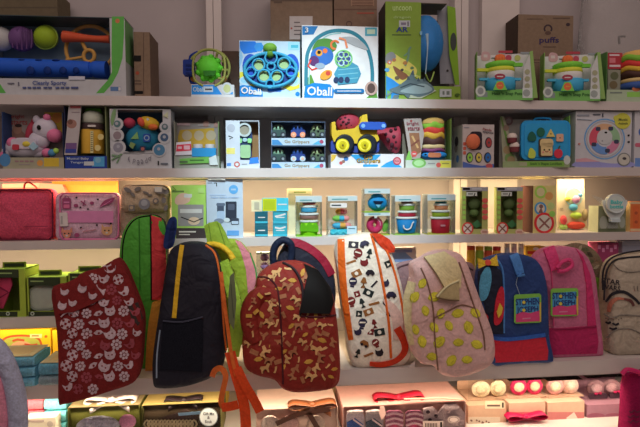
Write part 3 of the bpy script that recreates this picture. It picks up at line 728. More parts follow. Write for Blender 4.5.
b.spoly([(113, 111), (116, 109.8), (115, 119), (112.5, 126), (111, 120)], dm(96, 112, 74)); b.line([(112, 155), (120, 157), (117, 163)], 1.4, dm(90, 106, 76)); b.line([(112, 160), (122, 154)], 1.4, dm(90, 106, 76)); b.poly([(163, 116), (168, 112), (168, 118)], dm(150, 140, 110)); b.rect(158, 161, 159, 165, BLACK); b.rect(161, 163, 168, 164.4, dm(80, 76, 80)); p.part(b, 'printed_front')
b = p.ink()
for ch, x, y_, r_ in (('f', 129.5, 159.5, -16), ('d', 134.5, 161.6, 190), ('e', 138.6, 162.6, 180), ('e', 142.4, 162, 176), ('p', 146.4, 160.6, 170), ('d', 150, 158, 8)): b.text(ch, x, y_, 2.6, dm(90, 80, 84), 5, rot=r_, bold=False)
p.part(b, 'lettering')
yt = p.y+.03
b = MB(yt); b.ball(143, 139, 17.5, dm(34, 92, 112), 15, d=9); p.part(b, 'teal_ball')
b = MB(yt-.0235)
b.poly([(131, 139), (137.5, 132), (139, 139)], dm(112, 138, 80), .004); b.rrect(143.5, 134, 150.5, 142, 1.5, dm(40, 62, 120), .004); b.ring(147, 138, 2.8, 1, dm(150, 160, 170)); b.poly([(131, 142), (136, 144), (133, 149), (129.5, 146)], dm(110, 120, 70), .004); b.rrect(140, 146, 146, 152, 1, dm(40, 50, 70), .004); b.disc(143, 149, 1.8, dm(150, 80, 70)); p.part(b, 'raised_icon')
b = MB(yt-.01); b.ball(129.5, 123, 6, dm(150, 46, 62), 5.4); p.part(b, 'red_head')
b = MB(yt-.012); b.ball(149, 123.5, 11, dm(184, 138, 40), 7, d=7, rot=16); b.ball(141, 122, 3.4, dm(160, 60, 44), 5, y=yt-.03, rot=-20); b.ball(153, 127, 5, dm(170, 80, 40), 3, y=yt-.03); b.disc(148, 119.5, 1.2, dm(190, 180, 170), y=yt-.05, th=.004); p.part(b, 'yellow_beetle')
p.window(118.5, 110, 163, 152)
# --- taupe food pouch box
p = Pack('food_toy_box', 'taupe window box with a red price card, in front of the left upright', 'toy box', 174, 219, 121, Z2, .012, .045)
p.shell(dm(106, 90, 82), dm(84, 84, 60), dm(112, 104, 92), 156, left=dm(100, 92, 80), right=dm(78, 84, 50))
b = MB(p.y+p.d-.003); b.poly([(178, 136), (180, 130), (214, 128), (216, 152), (178, 152)], dm(136, 100, 34)); 
for cx in (187, 199, 211): b.disc(cx, 135.5, 5, dm(130, 108, 84))
b.rect(176, 123, 190, 125.6, dm(130, 100, 96)); b.rect(198, 124, 210, 126, dm(120, 100, 92)); b.disc(206, 124, 3, dm(120, 84, 72)); b.disc(216, 125, 2.4, dm(120, 84, 72)); p.part(b, 'printed_back')
b = MB(p.y+.03); b.pots(198, ((4.6, 150), (5, 147), (4.6, 144.4)), dm(150, 130, 120)); b.pots(210, ((4.6, 150), (5, 147), (4.6, 144.4)), dm(150, 130, 120)); p.part(b, 'toy_jar')
b = MB(p.y+.018); b.rect(193, 148.5, 216.5, 157, dm(34, 96, 130), .02); p.part(b, 'blue_tray')
b = p.ink(.012); b.poly([(176.5, 142.5), (191, 141.5), (192, 154.6), (175.5, 155.4)], dm(160, 140, 138), .003); b.poly([(177, 145), (191.2, 144), (191.6, 150.6), (176.2, 151.6)], dm(158, 40, 50), .0036); b.rect(184, 145.6, 190, 149.6, dm(180, 130, 130), .0042); b.rect(178, 146.6, 182, 149, dm(180, 130, 130), .0042); p.part(b, 'price_card')
b = p.ink(); b.poly([(180, 159), (209, 156.6), (209, 163), (180, 164)], dm(84, 120, 52)); b.rect(190, 159.6, 204, 161, dm(50, 76, 34)); b.poly([(209, 158), (216, 155), (218, 165), (210, 165)], dm(156, 148, 140)); b.rect(180, 161, 188, 163, dm(60, 70, 44)); p.part(b, 'printed_front')
# --- toy remote box
p = Pack('remote_toy_box', 'slim white box with a navy toy remote in a brown window, beside the left upright', 'toy box', 226, 259.5, 120.5, Z2, .012, .045)
wc = dm(150, 142, 142)
p.shell(dm(112, 74, 44), wc, wc, 160, left=wc, right=dm(150, 144, 144), top=wc, fl=240)
b = p.ink(); b.rect(226.4, 148, 235, 154, dm(170, 146, 80)); b.line([(228.5, 136), (233, 137.5), (229.5, 139)], 1, BLACK); b.disc(231, 128, 4, dm(130, 122, 124)); b.rect(226.5, 150, 230, 152, dm(180, 160, 60)); b.disc(237, 164.4, 3, dm(140, 70, 60)); b.disc(237, 164.4, 1.6, dm(160, 150, 146)); b.rect(227, 163, 231, 166, dm(60, 90, 130)); b.poly([(250, 158), (258, 157), (259, 163), (249, 164)], dm(40, 86, 140)); b.rect(242, 163.6, 247, 164.6, dm(120, 112, 112)); p.part(b, 'printed_front')
yt = p.y+.03
b = MB(yt-.01); b.poly(smooth_path([(245, 128), (251, 131), (252.6, 138), (251, 147), (252, 155), (249, 159.6), (241, 159.6), (238.5, 155), (239.6, 147), (237.6, 138), (239, 131)], 4, True), dm(34, 42, 66), .012); p.part(b, 'toy_remote')
b = MB(yt-.022); b.ring(244.5, 130, 7, 2, dm(140, 134, 128), th=.006); b.disc(244.5, 130, 5, dm(112, 96, 80), th=.002); p.part(b, 'round_dial')
b = MB(yt-.022); b.poly(rr_pts(240.4, 145, 250.6, 158, 2), dm(120, 136, 96), .005)
for x in (240, 249.6): b.rrect(x-2, 138.5, x+2, 143, 1, dm(110, 150, 90), .005)
b.disc(245, 140, 2.4, dm(120, 130, 130), 2, th=.005); p.part(b, 'green_key')
p.window(240.4, 122, 257, 157)
KD = 1.7
# --- two boxes of small vehicles
def car_box(pt, z, label, ty):
    p = Pack('toy_vehicle_box', label, 'toy box', 271.5, 325.5, pt, z, .012, .05, 'stacked boxes of small toy vehicles')
    p.shell(dm(60, 62, 74), dm(60, 64, 80), dm(170, 172, 180), pt+16.6, left=dm(66, 66, 78), right=dm(66, 66, 78), top=dm(62, 70, 84))
    b = p.ink(); tb = pt+16.8; b.poly([(272, tb+1.5), (278, tb+1.5), (283, tb+6.6), (272, tb+6.6)], mat((70, 140, 200))); b.poly([(312, tb+6.4), (319, tb+2), (322, tb+6.4)], mat((90, 180, 220))); b.disc(321.5, tb+3.4, 2, mat((170, 80, 110))); p.part(b, 'printed_front')
    b = p.ink(); b.text('Go Grippers', 297, tb+3.8, 25, mat((150, 130, 70)), 4.2, rot=1); p.part(b, 'lettering')
    yt = p.y+.028
    for nm, cx, body, top, wheel in (('green_truck', 278, dm(50, 62, 56), dm(132, 150, 118), False), ('blue_truck', 297.5, dm(36, 48, 94), dm(50, 70, 120), True), ('spotted_truck', 317, dm(70, 76, 56), dm(140, 140, 96), False)):
        b = MB(yt); c = pt
        b.poly(rr_pts(cx-7, c+9, cx+7.4, c+15.6, 1.5), body, .02); b.ball(cx, c+7, 5.8, top, 4.4, d=5); b.ball(cx-1.6, c+5, 1.2, BLACK, y=yt-.018); b.ball(cx+2, c+5, 1.2, BLACK, y=yt-.018)
        if nm == 'spotted_truck':
            for q in ((-3, 9), (1, 10), (4, 7)): b.ball(cx+q[0], c+q[1], 1.5, BLACK, y=yt-.017)
        o = p.part(b, nm)
        b = MB(yt-.022)
        for s_ in (-4, 5):
            b.disc(cx+s_, c+13.4, 2.8, dm(190, 112, 80) if wheel and ty == 0 else dm(150, 150, 150) if wheel else dm(40, 40, 44), th=.006)
            b.disc(cx+s_, c+13.4, 1.3, dm(210, 150, 120) if wheel else dm(110, 110, 110), th=.007)
        b.build('wheel_pair', o)
    p.window(272, pt+1, 325, pt+16.5)
    return p
lower = car_box(145.5, Z2, 'lower of two stacked window boxes of small toy vehicles', 1)
up_ = car_box(121.5, lower.z1+.0008, 'upper of two stacked window boxes of small toy vehicles', 0)
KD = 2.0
# --- gripper truck
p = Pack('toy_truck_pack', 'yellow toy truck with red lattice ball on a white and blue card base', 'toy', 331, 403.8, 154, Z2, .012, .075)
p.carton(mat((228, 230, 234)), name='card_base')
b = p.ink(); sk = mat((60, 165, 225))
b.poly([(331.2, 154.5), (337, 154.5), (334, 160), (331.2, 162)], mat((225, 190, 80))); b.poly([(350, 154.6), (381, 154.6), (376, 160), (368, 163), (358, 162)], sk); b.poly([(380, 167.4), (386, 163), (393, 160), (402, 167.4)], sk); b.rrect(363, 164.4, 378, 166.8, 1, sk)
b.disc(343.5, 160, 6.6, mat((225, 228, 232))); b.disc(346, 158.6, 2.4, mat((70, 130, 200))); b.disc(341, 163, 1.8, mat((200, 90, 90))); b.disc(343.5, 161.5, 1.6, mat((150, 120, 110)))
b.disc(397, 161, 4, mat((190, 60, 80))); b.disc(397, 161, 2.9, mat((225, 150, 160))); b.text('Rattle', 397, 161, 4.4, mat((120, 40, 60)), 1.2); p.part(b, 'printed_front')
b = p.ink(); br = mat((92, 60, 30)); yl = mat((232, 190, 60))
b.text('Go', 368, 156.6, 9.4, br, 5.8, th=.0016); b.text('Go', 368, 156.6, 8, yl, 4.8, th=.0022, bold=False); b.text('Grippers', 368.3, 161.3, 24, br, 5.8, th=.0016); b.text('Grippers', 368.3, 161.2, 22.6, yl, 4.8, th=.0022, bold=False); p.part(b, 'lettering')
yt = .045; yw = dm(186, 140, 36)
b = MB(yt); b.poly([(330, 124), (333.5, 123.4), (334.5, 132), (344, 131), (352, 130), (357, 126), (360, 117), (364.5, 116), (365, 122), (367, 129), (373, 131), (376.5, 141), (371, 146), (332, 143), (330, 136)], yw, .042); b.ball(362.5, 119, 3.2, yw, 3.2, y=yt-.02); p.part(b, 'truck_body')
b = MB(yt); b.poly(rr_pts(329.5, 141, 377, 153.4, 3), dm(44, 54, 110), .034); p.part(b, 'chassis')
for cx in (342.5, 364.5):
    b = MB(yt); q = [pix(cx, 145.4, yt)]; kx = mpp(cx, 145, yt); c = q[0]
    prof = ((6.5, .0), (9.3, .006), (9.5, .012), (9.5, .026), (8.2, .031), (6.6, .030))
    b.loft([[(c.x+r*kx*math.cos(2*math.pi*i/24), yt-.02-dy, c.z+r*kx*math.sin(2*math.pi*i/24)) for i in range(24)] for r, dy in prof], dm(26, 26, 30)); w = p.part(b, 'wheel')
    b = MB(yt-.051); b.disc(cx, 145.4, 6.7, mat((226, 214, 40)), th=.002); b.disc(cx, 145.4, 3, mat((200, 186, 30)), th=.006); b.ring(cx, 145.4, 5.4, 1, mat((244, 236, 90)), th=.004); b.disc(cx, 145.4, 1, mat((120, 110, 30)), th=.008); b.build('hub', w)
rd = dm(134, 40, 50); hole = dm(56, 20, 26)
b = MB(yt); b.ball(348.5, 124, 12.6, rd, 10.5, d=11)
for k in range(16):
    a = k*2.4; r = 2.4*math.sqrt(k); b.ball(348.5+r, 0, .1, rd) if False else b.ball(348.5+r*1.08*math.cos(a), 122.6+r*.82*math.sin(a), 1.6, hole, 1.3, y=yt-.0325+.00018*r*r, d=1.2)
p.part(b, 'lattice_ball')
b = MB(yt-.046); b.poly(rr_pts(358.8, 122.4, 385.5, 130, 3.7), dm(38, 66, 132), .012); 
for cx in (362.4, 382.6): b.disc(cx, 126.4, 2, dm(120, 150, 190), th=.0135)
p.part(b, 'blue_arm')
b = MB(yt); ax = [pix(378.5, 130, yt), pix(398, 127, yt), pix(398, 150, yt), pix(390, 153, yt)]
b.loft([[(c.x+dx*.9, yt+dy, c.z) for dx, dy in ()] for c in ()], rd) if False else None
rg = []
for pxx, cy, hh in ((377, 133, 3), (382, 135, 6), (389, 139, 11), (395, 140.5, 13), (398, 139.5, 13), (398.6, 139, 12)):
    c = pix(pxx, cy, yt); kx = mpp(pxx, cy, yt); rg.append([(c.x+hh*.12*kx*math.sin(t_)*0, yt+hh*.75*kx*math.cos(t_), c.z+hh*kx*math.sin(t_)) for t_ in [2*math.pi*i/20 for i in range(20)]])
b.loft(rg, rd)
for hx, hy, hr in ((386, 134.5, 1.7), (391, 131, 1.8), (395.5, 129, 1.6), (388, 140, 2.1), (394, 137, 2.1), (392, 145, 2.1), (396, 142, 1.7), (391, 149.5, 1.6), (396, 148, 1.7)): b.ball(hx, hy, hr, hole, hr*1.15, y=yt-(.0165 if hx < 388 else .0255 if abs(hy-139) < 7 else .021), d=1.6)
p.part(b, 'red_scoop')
KD = 1.3
# --- stacking burger box
p = Pack('burger_toy_box', 'open display box with a stacking burger, between the toy truck and the upright', 'toy box', 405.6, 451.5, 118.5, Z2, .012, .068, yaw=-6)
p.shell(dm(92, 76, 62), GD, dm(142, 134, 120), 160, right=dm(92, 108, 52))
b = p.ink(.03); b.poly([(403.5, 118.5), (421, 118.5), (424, 134), (420, 159), (409.5, 159)], dm(132, 112, 102), .002); b.poly([(409, 133), (419, 133), (421, 152), (412, 158)], dm(112, 70, 48)); b.line([(412, 136), (418, 148)], 2, dm(150, 110, 70)); b.line([(411, 146), (419, 140)], 2, dm(96, 52, 40)); b.disc(414, 154, 3, dm(160, 60, 54)); b.rect(412.4, 153.4, 415.6, 154.4, WHITE); b.poly([(409, 150), (412, 159), (408, 164), (405.5, 160)], dm(96, 130, 56), .0025); b.disc(411, 121, 1.2, dm(122, 52, 50)); p.part(b, 'side_panel')
b = p.ink(.03); b.text('bright', 412.5, 124, 12, dm(104, 46, 50), 4.4, th=.004); b.text('starts', 413.5, 128.6, 12, dm(104, 46, 50), 3.8, th=.004); p.part(b, 'lettering')
burger(p, 433, (('bun_top', 11, 117.6, 124, dm(184, 140, 76)), ('lettuce', 11, 122.5, 129, dm(112, 146, 48)), ('tomato', 11.3, 128, 134, dm(184, 56, 46)), ('cheese', 11.5, 133, 138.6, dm(196, 144, 52)), ('patty', 11.5, 138.4, 145, dm(62, 36, 32)), ('bun_middle', 11.6, 145, 149, dm(190, 156, 110)), ('onion', 11.6, 149, 152, dm(100, 46, 74))), .043, .7)
b = MB(.046); b.ball(434, 155.4, 13, dm(42, 112, 164), 4.8, d=9); p.part(b, 'blue_base')
b = MB(.014); b.rrect(428, 152.6, 441, 157.4, 2, dm(150, 84, 56), .002); b.disc(425.4, 154.6, 1.2, BLACK, .8); p.part(b, 'base_badge')
b = p.ink(); b.disc(419, 163, 7, dm(92, 124, 62), 4.8); b.disc(419, 163, 5, dm(130, 150, 100), 3); b.rect(440, 160.6, 451, 168, dm(190, 170, 66)); b.rect(442, 163, 449, 164, dm(110, 100, 50)); b.disc(438.5, 165, 2.4, dm(160, 66, 56)); b.rect(428, 163, 435, 164, dm(110, 100, 96)); p.part(b, 'printed_front')
# --- orange bear puzzle box
p = Pack('shape_toy_box', 'white box with a round orange bear face and coloured buttons, before the right upright', 'toy box', 462.5, 494, 124.5, Z2, .012, .10)
p.carton(dm(140, 124, 118), front=dm(146, 126, 118))
b = p.ink(); b.disc(474, 141, 8, dm(34, 26, 30), 8.4); b.rrect(470, 131.5, 482, 150, 3, dm(34, 26, 30)); 
for cx, cy in ((463.5+1, 144), (464.5, 148.5), (464.5, 153)): b.rrect(cx-1.4, cy-1.8, cx+1.4, cy+1.6, .6, dm(146, 62, 46))
for cx, cy, ry, m in ((488.5, 142.6, 5.4, dm(130, 46, 44)), (469.5, 157.5, 5.2, dm(112, 140, 50)), (478.5, 157.5, 5.2, dm(160, 134, 56)), (487.5, 157.5, 5.2, dm(40, 76, 120))): b.disc(cx, cy, 3.5, dm(40, 36, 40), ry); b.disc(cx+.3, cy, 2.7, m, ry-.9); b.disc(cx+.3, cy, .9, dm(60, 50, 50), 1.2)
b.poly([(462.8, 161.5), (470, 164), (482, 166), (493.6, 164), (493.6, 168), (462.8, 168)], dm(60, 70, 110)); b.disc(489, 166, 3.4, dm(140, 60, 60), 2.4); b.rect(464, 127, 469, 127.8, dm(120, 110, 110)); p.part(b, 'printed_front')
b = MB(.006); b.ball(473, 141.6, 7, dm(190, 92, 60), 7.6, d=4); b.disc(474.4, 141.4, 2.4, dm(200, 150, 120), 3.4, th=.009); b.disc(474.6, 141, .8, BLACK, th=.0098); b.disc(471.4, 139.6, .7, BLACK, th=.0095); p.part(b, 'bear_face')
b = p.ink(); b.text('Panda', 487, 129.6, 9, dm(110, 50, 50), 2.4, rot=8); b.text('ejigsaw', 488, 132.6, 11, dm(50, 40, 44), 2.6, rot=8); p.part(b, 'lettering')
b = MB(); xx = p.x0
for yy, zz, r, m in ((p.y+.05, p.zat(140), .016, dm(54, 44, 48)), (p.y+.055, p.zat(147), .014, dm(110, 90, 84)), (p.y+.04, p.zat(158), .012, dm(66, 90, 130))):
    b.add([(xx-.0005, yy+r*math.cos(2*math.pi*i/16), zz+r*math.sin(2*math.pi*i/16)) for i in range(16)], [tuple(range(16))], m)
p.part(b, 'side_print')
# --- toast shape sorter
p = Pack('shape_sorter_box', 'open card box with a blue lunch case showing a smiling toast', 'toy box', 503, 570, 116.5, Z2, .012, .06, yaw=-14)
gs = dm(88, 100, 54)
p.shell(dm(140, 124, 112), gs, dm(110, 112, 76), 161, right=dm(92, 118, 54))
b = MB(p.y+p.d-.003); b.disc(508.5, 121, 4.4, dm(110, 80, 76)); b.disc(508.5, 121, 2.6, dm(140, 116, 110)); b.rect(541, 117, 546, 121, dm(90, 84, 84)); b.rect(549, 117.5, 561, 120, dm(96, 88, 88)); b.rect(536, 118, 540, 121.4, dm(104, 96, 80)); p.part(b, 'printed_back')
b = p.ink(.04); b.poly([(500, 116.5), (504, 116.5), (519, 167), (503, 167)], dm(126, 116, 92), .002); b.poly([(500, 116.5), (501.4, 116.5), (516, 167), (512, 167)], dm(84, 104, 50)); b.disc(506, 128, 3, dm(110, 84, 70)); b.disc(509.5, 158, 5, dm(96, 110, 60))
for cx, cy, r in ((507, 150, 4), (511, 160, 4)): b.disc(cx, cy, r, dm(126, 100, 70))
p.part(b, 'side_panel')
cs = dm(36, 110, 146); yt = p.y+.03
b = MB(yt); b.poly(rr_pts(519, 121.6, 567.5, 160.4, 6), cs, .028, base=.018); b.poly(rr_pts(522, 124.4, 564.5, 157.6, 5), dm(44, 122, 158), .0305, base=.003); b.tube([(534, 122, yt), (536, 118.6, yt), (549, 118.6, yt), (551, 122, yt)], 1.2, cs); p.part(b, 'lunch_case')
b = MB(yt-.0306)
b.rrect(538.5, 138.6, 552.5, 157, 2.4, dm(60, 44, 34), .004); b.rrect(539.5, 139, 552.6, 147.4, 3, dm(206, 168, 116), .007); b.rrect(540.4, 143, 551.8, 155.8, 1.2, dm(206, 168, 116), .007); b.disc(543.6, 150, .8, BLACK, th=.008); b.disc(548.6, 150, .8, BLACK, th=.008); b.ring(546.1, 150.6, 1.8, .7, dm(120, 50, 40), th=.008, a0=20, a1=160); b.disc(542.4, 152.4, .9, dm(210, 120, 110), th=.0078); b.disc(549.8, 152.4, .9, dm(210, 120, 110), th=.0078); p.part(b, 'toast_face')
for fn in (lambda b: b.spoly([(528, 140.5), (528.6, 134), (532, 131.6), (535.6, 136), (535, 141)], dm(28, 66, 52), .004), lambda b: b.disc(540.6, 132.2, 4, dm(28, 70, 52), 4.6, th=.004),
           lambda b: b.poly([(546, 137), (550.4, 129), (554.6, 137)], dm(196, 160, 86), .005).disc(550.4, 134, .6, BLACK, th=.0056), lambda b: b.rrect(556, 134, 563, 141.6, 1.2, dm(196, 140, 110), .005).disc(559.5, 138, .6, BLACK, th=.0056),
           lambda b: b.spoly([(528, 157), (530, 148), (535, 152), (534, 158)], dm(160, 160, 60), .005), lambda b: b.disc(558, 153.6, 4.2, dm(160, 40, 50), 4.6, th=.005).line([(558, 149.4), (559.5, 146)], .9, dm(50, 60, 40), .005)):
    b = MB(yt-.0306); fn(b); p.part(b, 'shape_piece')
for k, (cx, cy) in enumerate(((512, 138), (514.5, 147))):
    b = MB(.03); b.pots(cx, ((4.4, cy+5), (5, cy+1), (5, cy)), dm(90, 40, 40)); b.pots(cx, ((5, cy), (5.2, cy-2), (3.4, cy-4.4), (1, cy-5)), dm(166, 140, 126)); p.part(b, 'cup_cake')
b = p.ink(); b.rect(519, 161.4, 564, 166.4, dm(92, 118, 46)); b.rect(519, 162, 527, 166, dm(120, 112, 84)); b.disc(567, 160, 3.4, dm(150, 142, 130), 4.6); p.part(b, 'printed_front')
b = p.ink(); b.text("Snack 'n Shapes Lunchbox", 546, 164, 32, dm(40, 62, 28), 3.4); p.part(b, 'lettering')
# --- ring rattle box, and its neighbour at the edge
def ring_box(px0, px1, label, full=True):
    p = Pack('ring_toy_box', label, 'toy box', px0, px1, 111.5, Z2, .012, .075)
    p.carton(dm(150, 136, 132))
    b = p.ink(); o = px0-575.5
    X = lambda v: v+o
    b.spoly([(X(576), 161.5), (X(585), 158.6), (X(600), 162), (X(615), 163.6), (X(631), 162), (X(631), 166.8), (X(576), 166.8)], dm(116, 106, 136)) if full else b.rect(X(576), 158, px1-.3, 166.6, dm(84, 100, 136))
    b.poly([(X(576), 162), (X(576), 159), (X(586), 158), (X(600), 161.6)], dm(160, 110, 110)) if full else None
    if full:
        b.ring(604.5, 139, 20.5, 1.3, dm(84, 112, 140)); b.ring(604.5, 139, 18.4, 1, dm(130, 120, 118)); 
        for a0, a1, m in ((155, 235, dm(160, 60, 70)), (238, 298, dm(160, 116, 86)), (302, 370, dm(112, 130, 96)), (15, 75, dm(156, 90, 106)), (80, 150, dm(96, 120, 160))): b.ring(604.5, 139, 15.4, 7.4, m, a0=a0, a1=a1, n=8)
        for a in (153, 237, 300, 13, 77): b.rrect(604.5+12*math.cos(math.radians(a))-2.4, 139+12*math.sin(math.radians(a))-2, 604.5+12*math.cos(math.radians(a))+2.4, 139+12*math.sin(math.radians(a))+2, 1.4, dm(50, 48, 60))
        b.disc(604.5, 137, 7.6, dm(150, 138, 132)); b.disc(605.5, 132.6, 1.4, BLACK, 1); b.disc(602, 141, .8, dm(110, 100, 100))
        b.disc(622.4, 121, 8, dm(152, 138, 50)); b.disc(616, 118, 2.6, dm(152, 138, 50)); b.disc(623.6, 159.4, 6.6, dm(96, 90, 84)); b.disc(623.6, 159.4, 5.6, dm(150, 134, 120)); b.disc(624, 158.6, 2, dm(54, 46, 46), 1.4)
        b.rect(577, 114.6, 589, 116, dm(110, 104, 106)); b.rect(593, 114, 600, 115.2, dm(70, 66, 70)); b.rect(602, 113.5, 603, 117, dm(60, 56, 60)); b.disc(628.4, 135.4, .9, BLACK); b.disc(628.4, 142, .9, BLACK)
        b.line([(577, 119), (592, 120)], .7, dm(130, 124, 124)); b.disc(579, 144, 1, dm(150, 90, 80))
    else:
        b.disc(X(584.5), 132, 5, dm(60, 76, 120)); b.rrect(X(576), 143, X(584), 147, 1.6, dm(150, 70, 80))
    p.part(b, 'printed_front')
    if full:
        b = p.ink(); b.text('Music', 622.6, 119.6, 9, dm(80, 76, 40), 2.6); b.text('Animals', 622.4, 123.4, 9.6, dm(80, 76, 40), 2.2); p.part(b, 'lettering')
ring_box(575.5, 631.5, 'white square box picturing a ring of coloured segments')
ring_box(634.5, 690, 'white and blue box cut by the right edge, beside the ring box', False)
KD = 1.0
# ================================================================== THIRD SHELF (lit from above by the LED strip)
class Pouch:
    "soft zipped case: rounded outline read off the photograph, puffed front"
    def __init__(s, outline, ymid, T, m, name, parent, nseg=8, puff=.35, rough=0.0):
        pts = [pix(a, b, ymid) for a, b in outline]
        c = sum(pts, Vector())/len(pts); rings = []; s.mb = MB(ymid)
        for f, yy in ((0, T/2), (.9, T/2*.9), (.97, T/2*.7), (1, T/4), (1, -T/4), (.97, -T/2*.7), (.9, -T/2*.92), (.6, -T/2*(1+puff*.6)), (.3, -T/2*(1+puff*.9)), (0, -T/2*(1+puff))):
            rings.append([Vector((c.x+(p.x-c.x)*max(f, .01), ymid+yy+random.uniform(-rough, rough), c.z+(p.z-c.z)*max(f, .01))) for p in pts])
        s.mb.loft(rings, m); s.o = s.mb.build(name, parent); s.front = ymid-T/2
t = thing('lunch_pouch', 'plain dark red padded lunch pouch at the left end of the third shelf', 'bag', at_base(28, 240, .06, Z3), 'lunch pouches on the third shelf')
rd = dm(124, 40, 52, 'fabric', .75)
ol = rr_pts(-3, 188.6, 55.5, 241, 7)
Pouch(ol, .06, .075, rd, 'body', t)
b = MB(.02); b.tube(rr_pts(-2, 190, 52.5, 239.6, 6, 3), .8, dm(70, 20, 30, 'fabric'), closed=True, seg=2); b.build('piping', t)
b = MB(.07); b.tube([(24, 189, .06), (25, 184, .07), (29, 182.4, .075), (36, 187, .075), (37, 190, .07)], .9, dm(92, 34, 30)); b.build('loop_handle', t)
b = MB(.008); b.rect(24, 226, 48, 226.6, dm(90, 24, 36), .0006); b.build('stitch', t)
t = thing('lunch_pouch', 'pink lunch pouch printed with kittens, a schoolbag and a feather', 'bag', at_base(88, 240, .055, Z3), 'lunch pouches on the third shelf')
Pouch(rr_pts(58.5, 192.6, 119.5, 240, 6), .055, .075, dm(164, 124, 130, 'fabric', .78), 'body', t, puff=.12)
b = MB(.012); pk = dm(182, 104, 132); dk2 = dm(110, 44, 66); tn = dm(160, 110, 76)
b.rrect(66.5, 211, 113.5, 222.6, 1, pk, .0016); b.rrect(62.5, 198, 71, 209, 1.5, dk2, .0016); b.rect(64, 201.6, 69.6, 203, pk, .0022); b.rrect(63.8, 204.4, 69.8, 208, 1, dm(150, 70, 90), .0022); b.ring(66.8, 197.6, 2, .6, dk2, th=.002)
b.spoly([(100, 207), (104, 201), (110, 198.4), (114.5, 198), (112, 202.6), (106, 205)], dk2, .0016); b.line([(100, 207.4), (112, 200)], .5, pk, .0024)
for cx, cy, r in ((76, 205.5, 2.2), (92, 203, 2), (77, 235, 2.6)): b.disc(cx, cy, r, dk2, r*.8, th=.0016)
b.line([(81, 201), (86, 205)], 1, dk2, .0016); b.line([(83, 206), (85, 200)], .8, dk2, .0016); b.line([(83, 231.5), (91, 230.6), (96, 229.4)], .9, dm(130, 80, 80), .0016)
for cx, cy in ((67, 234), (107, 231)):
    m = tn if cx > 90 else dm(150, 90, 70)
    b.disc(cx, cy, 5.4 if cx > 90 else 4, m, 4.4, th=.0016)
    for s_ in (-1, 1):
        b.poly([(cx+s_*2, cy-3), (cx+s_*5, cy-7), (cx+s_*5.4, cy-1)], m, .0018); b.disc(cx+s_*2, cy-.6, .7, BLACK, th=.0024)
    b.disc(cx, cy+1.6, 1.2, WHITE, .9, th=.0024)
for cx, cy in ((76.5, 197.6), (80.5, 207.4), (88, 209), (98, 199.4), (97, 225), (81, 227.6), (111, 223.5)): b.disc(cx, cy, .9, BLACK, th=.0018)
b.build('printed_front', t)
b = MB(.01); b.poly([(59.5, 212.6), (67.5, 212.6), (68.4, 226), (60.2, 226.4)], dm(160, 138, 128), .002); b.rect(61, 216, 63, 224, dm(120, 104, 98), .0026); b.build('price_tag', t)
b = MB(.012); b.tube(rr_pts(60, 193.4, 118.4, 239.2, 6, 3), .9, dm(170, 84, 110), closed=True, seg=2); b.build('piping', t)
for nm, pts, m, lab in (('card_header', [(52, 178.5), (118, 179), (117, 196), (56, 194)], dm(236, 160, 66), 'plain orange card standing on edge behind the pink kitten pouch'),
                        ('foil_wrapper', [(2, 184), (40, 183), (62, 184.5), (66, 192), (66, 240), (2, 240)], mat((226, 130, 110), 'satin'), 'salmon pink wrapped packet behind the dark red pouch')):
    b = MB(.16 if nm == 'card_header' else .13)
    q = [pix(a, c, b.y) for a, c in pts]
    z0 = Z3+.0005
    if nm == 'card_header':
        q = [q[0], q[1], Vector((q[1].x, b.y, z0)), Vector((q[0].x, b.y, z0))]
        b.prism([(v.x, v.z) for v in q], b.y, b.y+.004, mat((235, 165, 70)))
        b.prism([(q[0].x, q[0].z), (q[1].x, q[1].z), (q[1].x-.01, q[1].z-.02), (q[0].x+.01, q[0].z-.02)], b.y-.002, b.y-.0003, mat((222, 150, 60)))
    else:
        q[-2].z = q[-1].z = z0
        b.prism([(v.x, v.z) for v in q], b.y, b.y+.02, m); b.prism([(v.x, v.z) for v in (q[0], q[1], q[1]-Vector((.004, 0, .012)), q[0]-Vector((-.004, 0, .012)))], b.y-.001, b.y-.0003, mat((236, 150, 128), 'satin'))
    solid(nm, b, lab, 'card' if nm[0] == 'c' else 'packet')
t = thing('lunch_pouch', 'beige lunch pouch printed with grey cats and yarn balls, behind the green backpack', 'bag', at_base(146, 238, .055, Z3), 'lunch pouches on the third shelf')
bg = dm(132, 106, 84, 'fabric')
Pouch(rr_pts(122.5, 205, 169.5, 238, 5), .06, .07, dm(118, 96, 76, 'fabric'), 'lower_body', t, puff=.1)
Pouch(rr_pts(123.5, 185, 170, 212.4, 7), .052, .085, bg, 'upper_body', t, puff=.25)
b = MB(-.001); gy = dm(84, 72, 66); 
b.disc(144.6, 204, 5.6, dm(92, 84, 84), th=.004); b.disc(144.6, 203, 3.2, dm(116, 106, 104), th=.005); b.disc(156, 201, 3, gy, th=.004); b.disc(156, 201, 1.6, bg, th=.005); b.disc(164, 200.4, 2.4, gy, 3, th=.004)
b.rrect(129, 205, 135, 211, 1, gy, .004); b.disc(131.8, 207.6, 1.6, bg, th=.005)
for cx, cy, rx, ry, ro in ((128, 190, 4, 2, 30), (138, 189, 3.4, 2, -20), (146, 192.6, 3, 1, 20), (160, 190.6, 6, 3, 10), (166, 192, 3, 2.4, 0), (133, 194.6, 3, 1.4, 50), (150, 195, 2.4, 1, 0), (166, 208, 2, 3, 20)): b.disc(cx, cy, rx, gy, ry, th=.004, rot=ro)
b.rect(155, 187, 162, 192, dm(150, 134, 120), .0046); b.build('printed_front', t)
b = MB(.0); b.tube([(124.5, 199, .05), (125, 190, .03), (132, 186, .02), (160, 185.4, .02), (168.4, 190, .03), (169, 199, .05)], .7, dm(70, 56, 46)); b.build('zip', t)
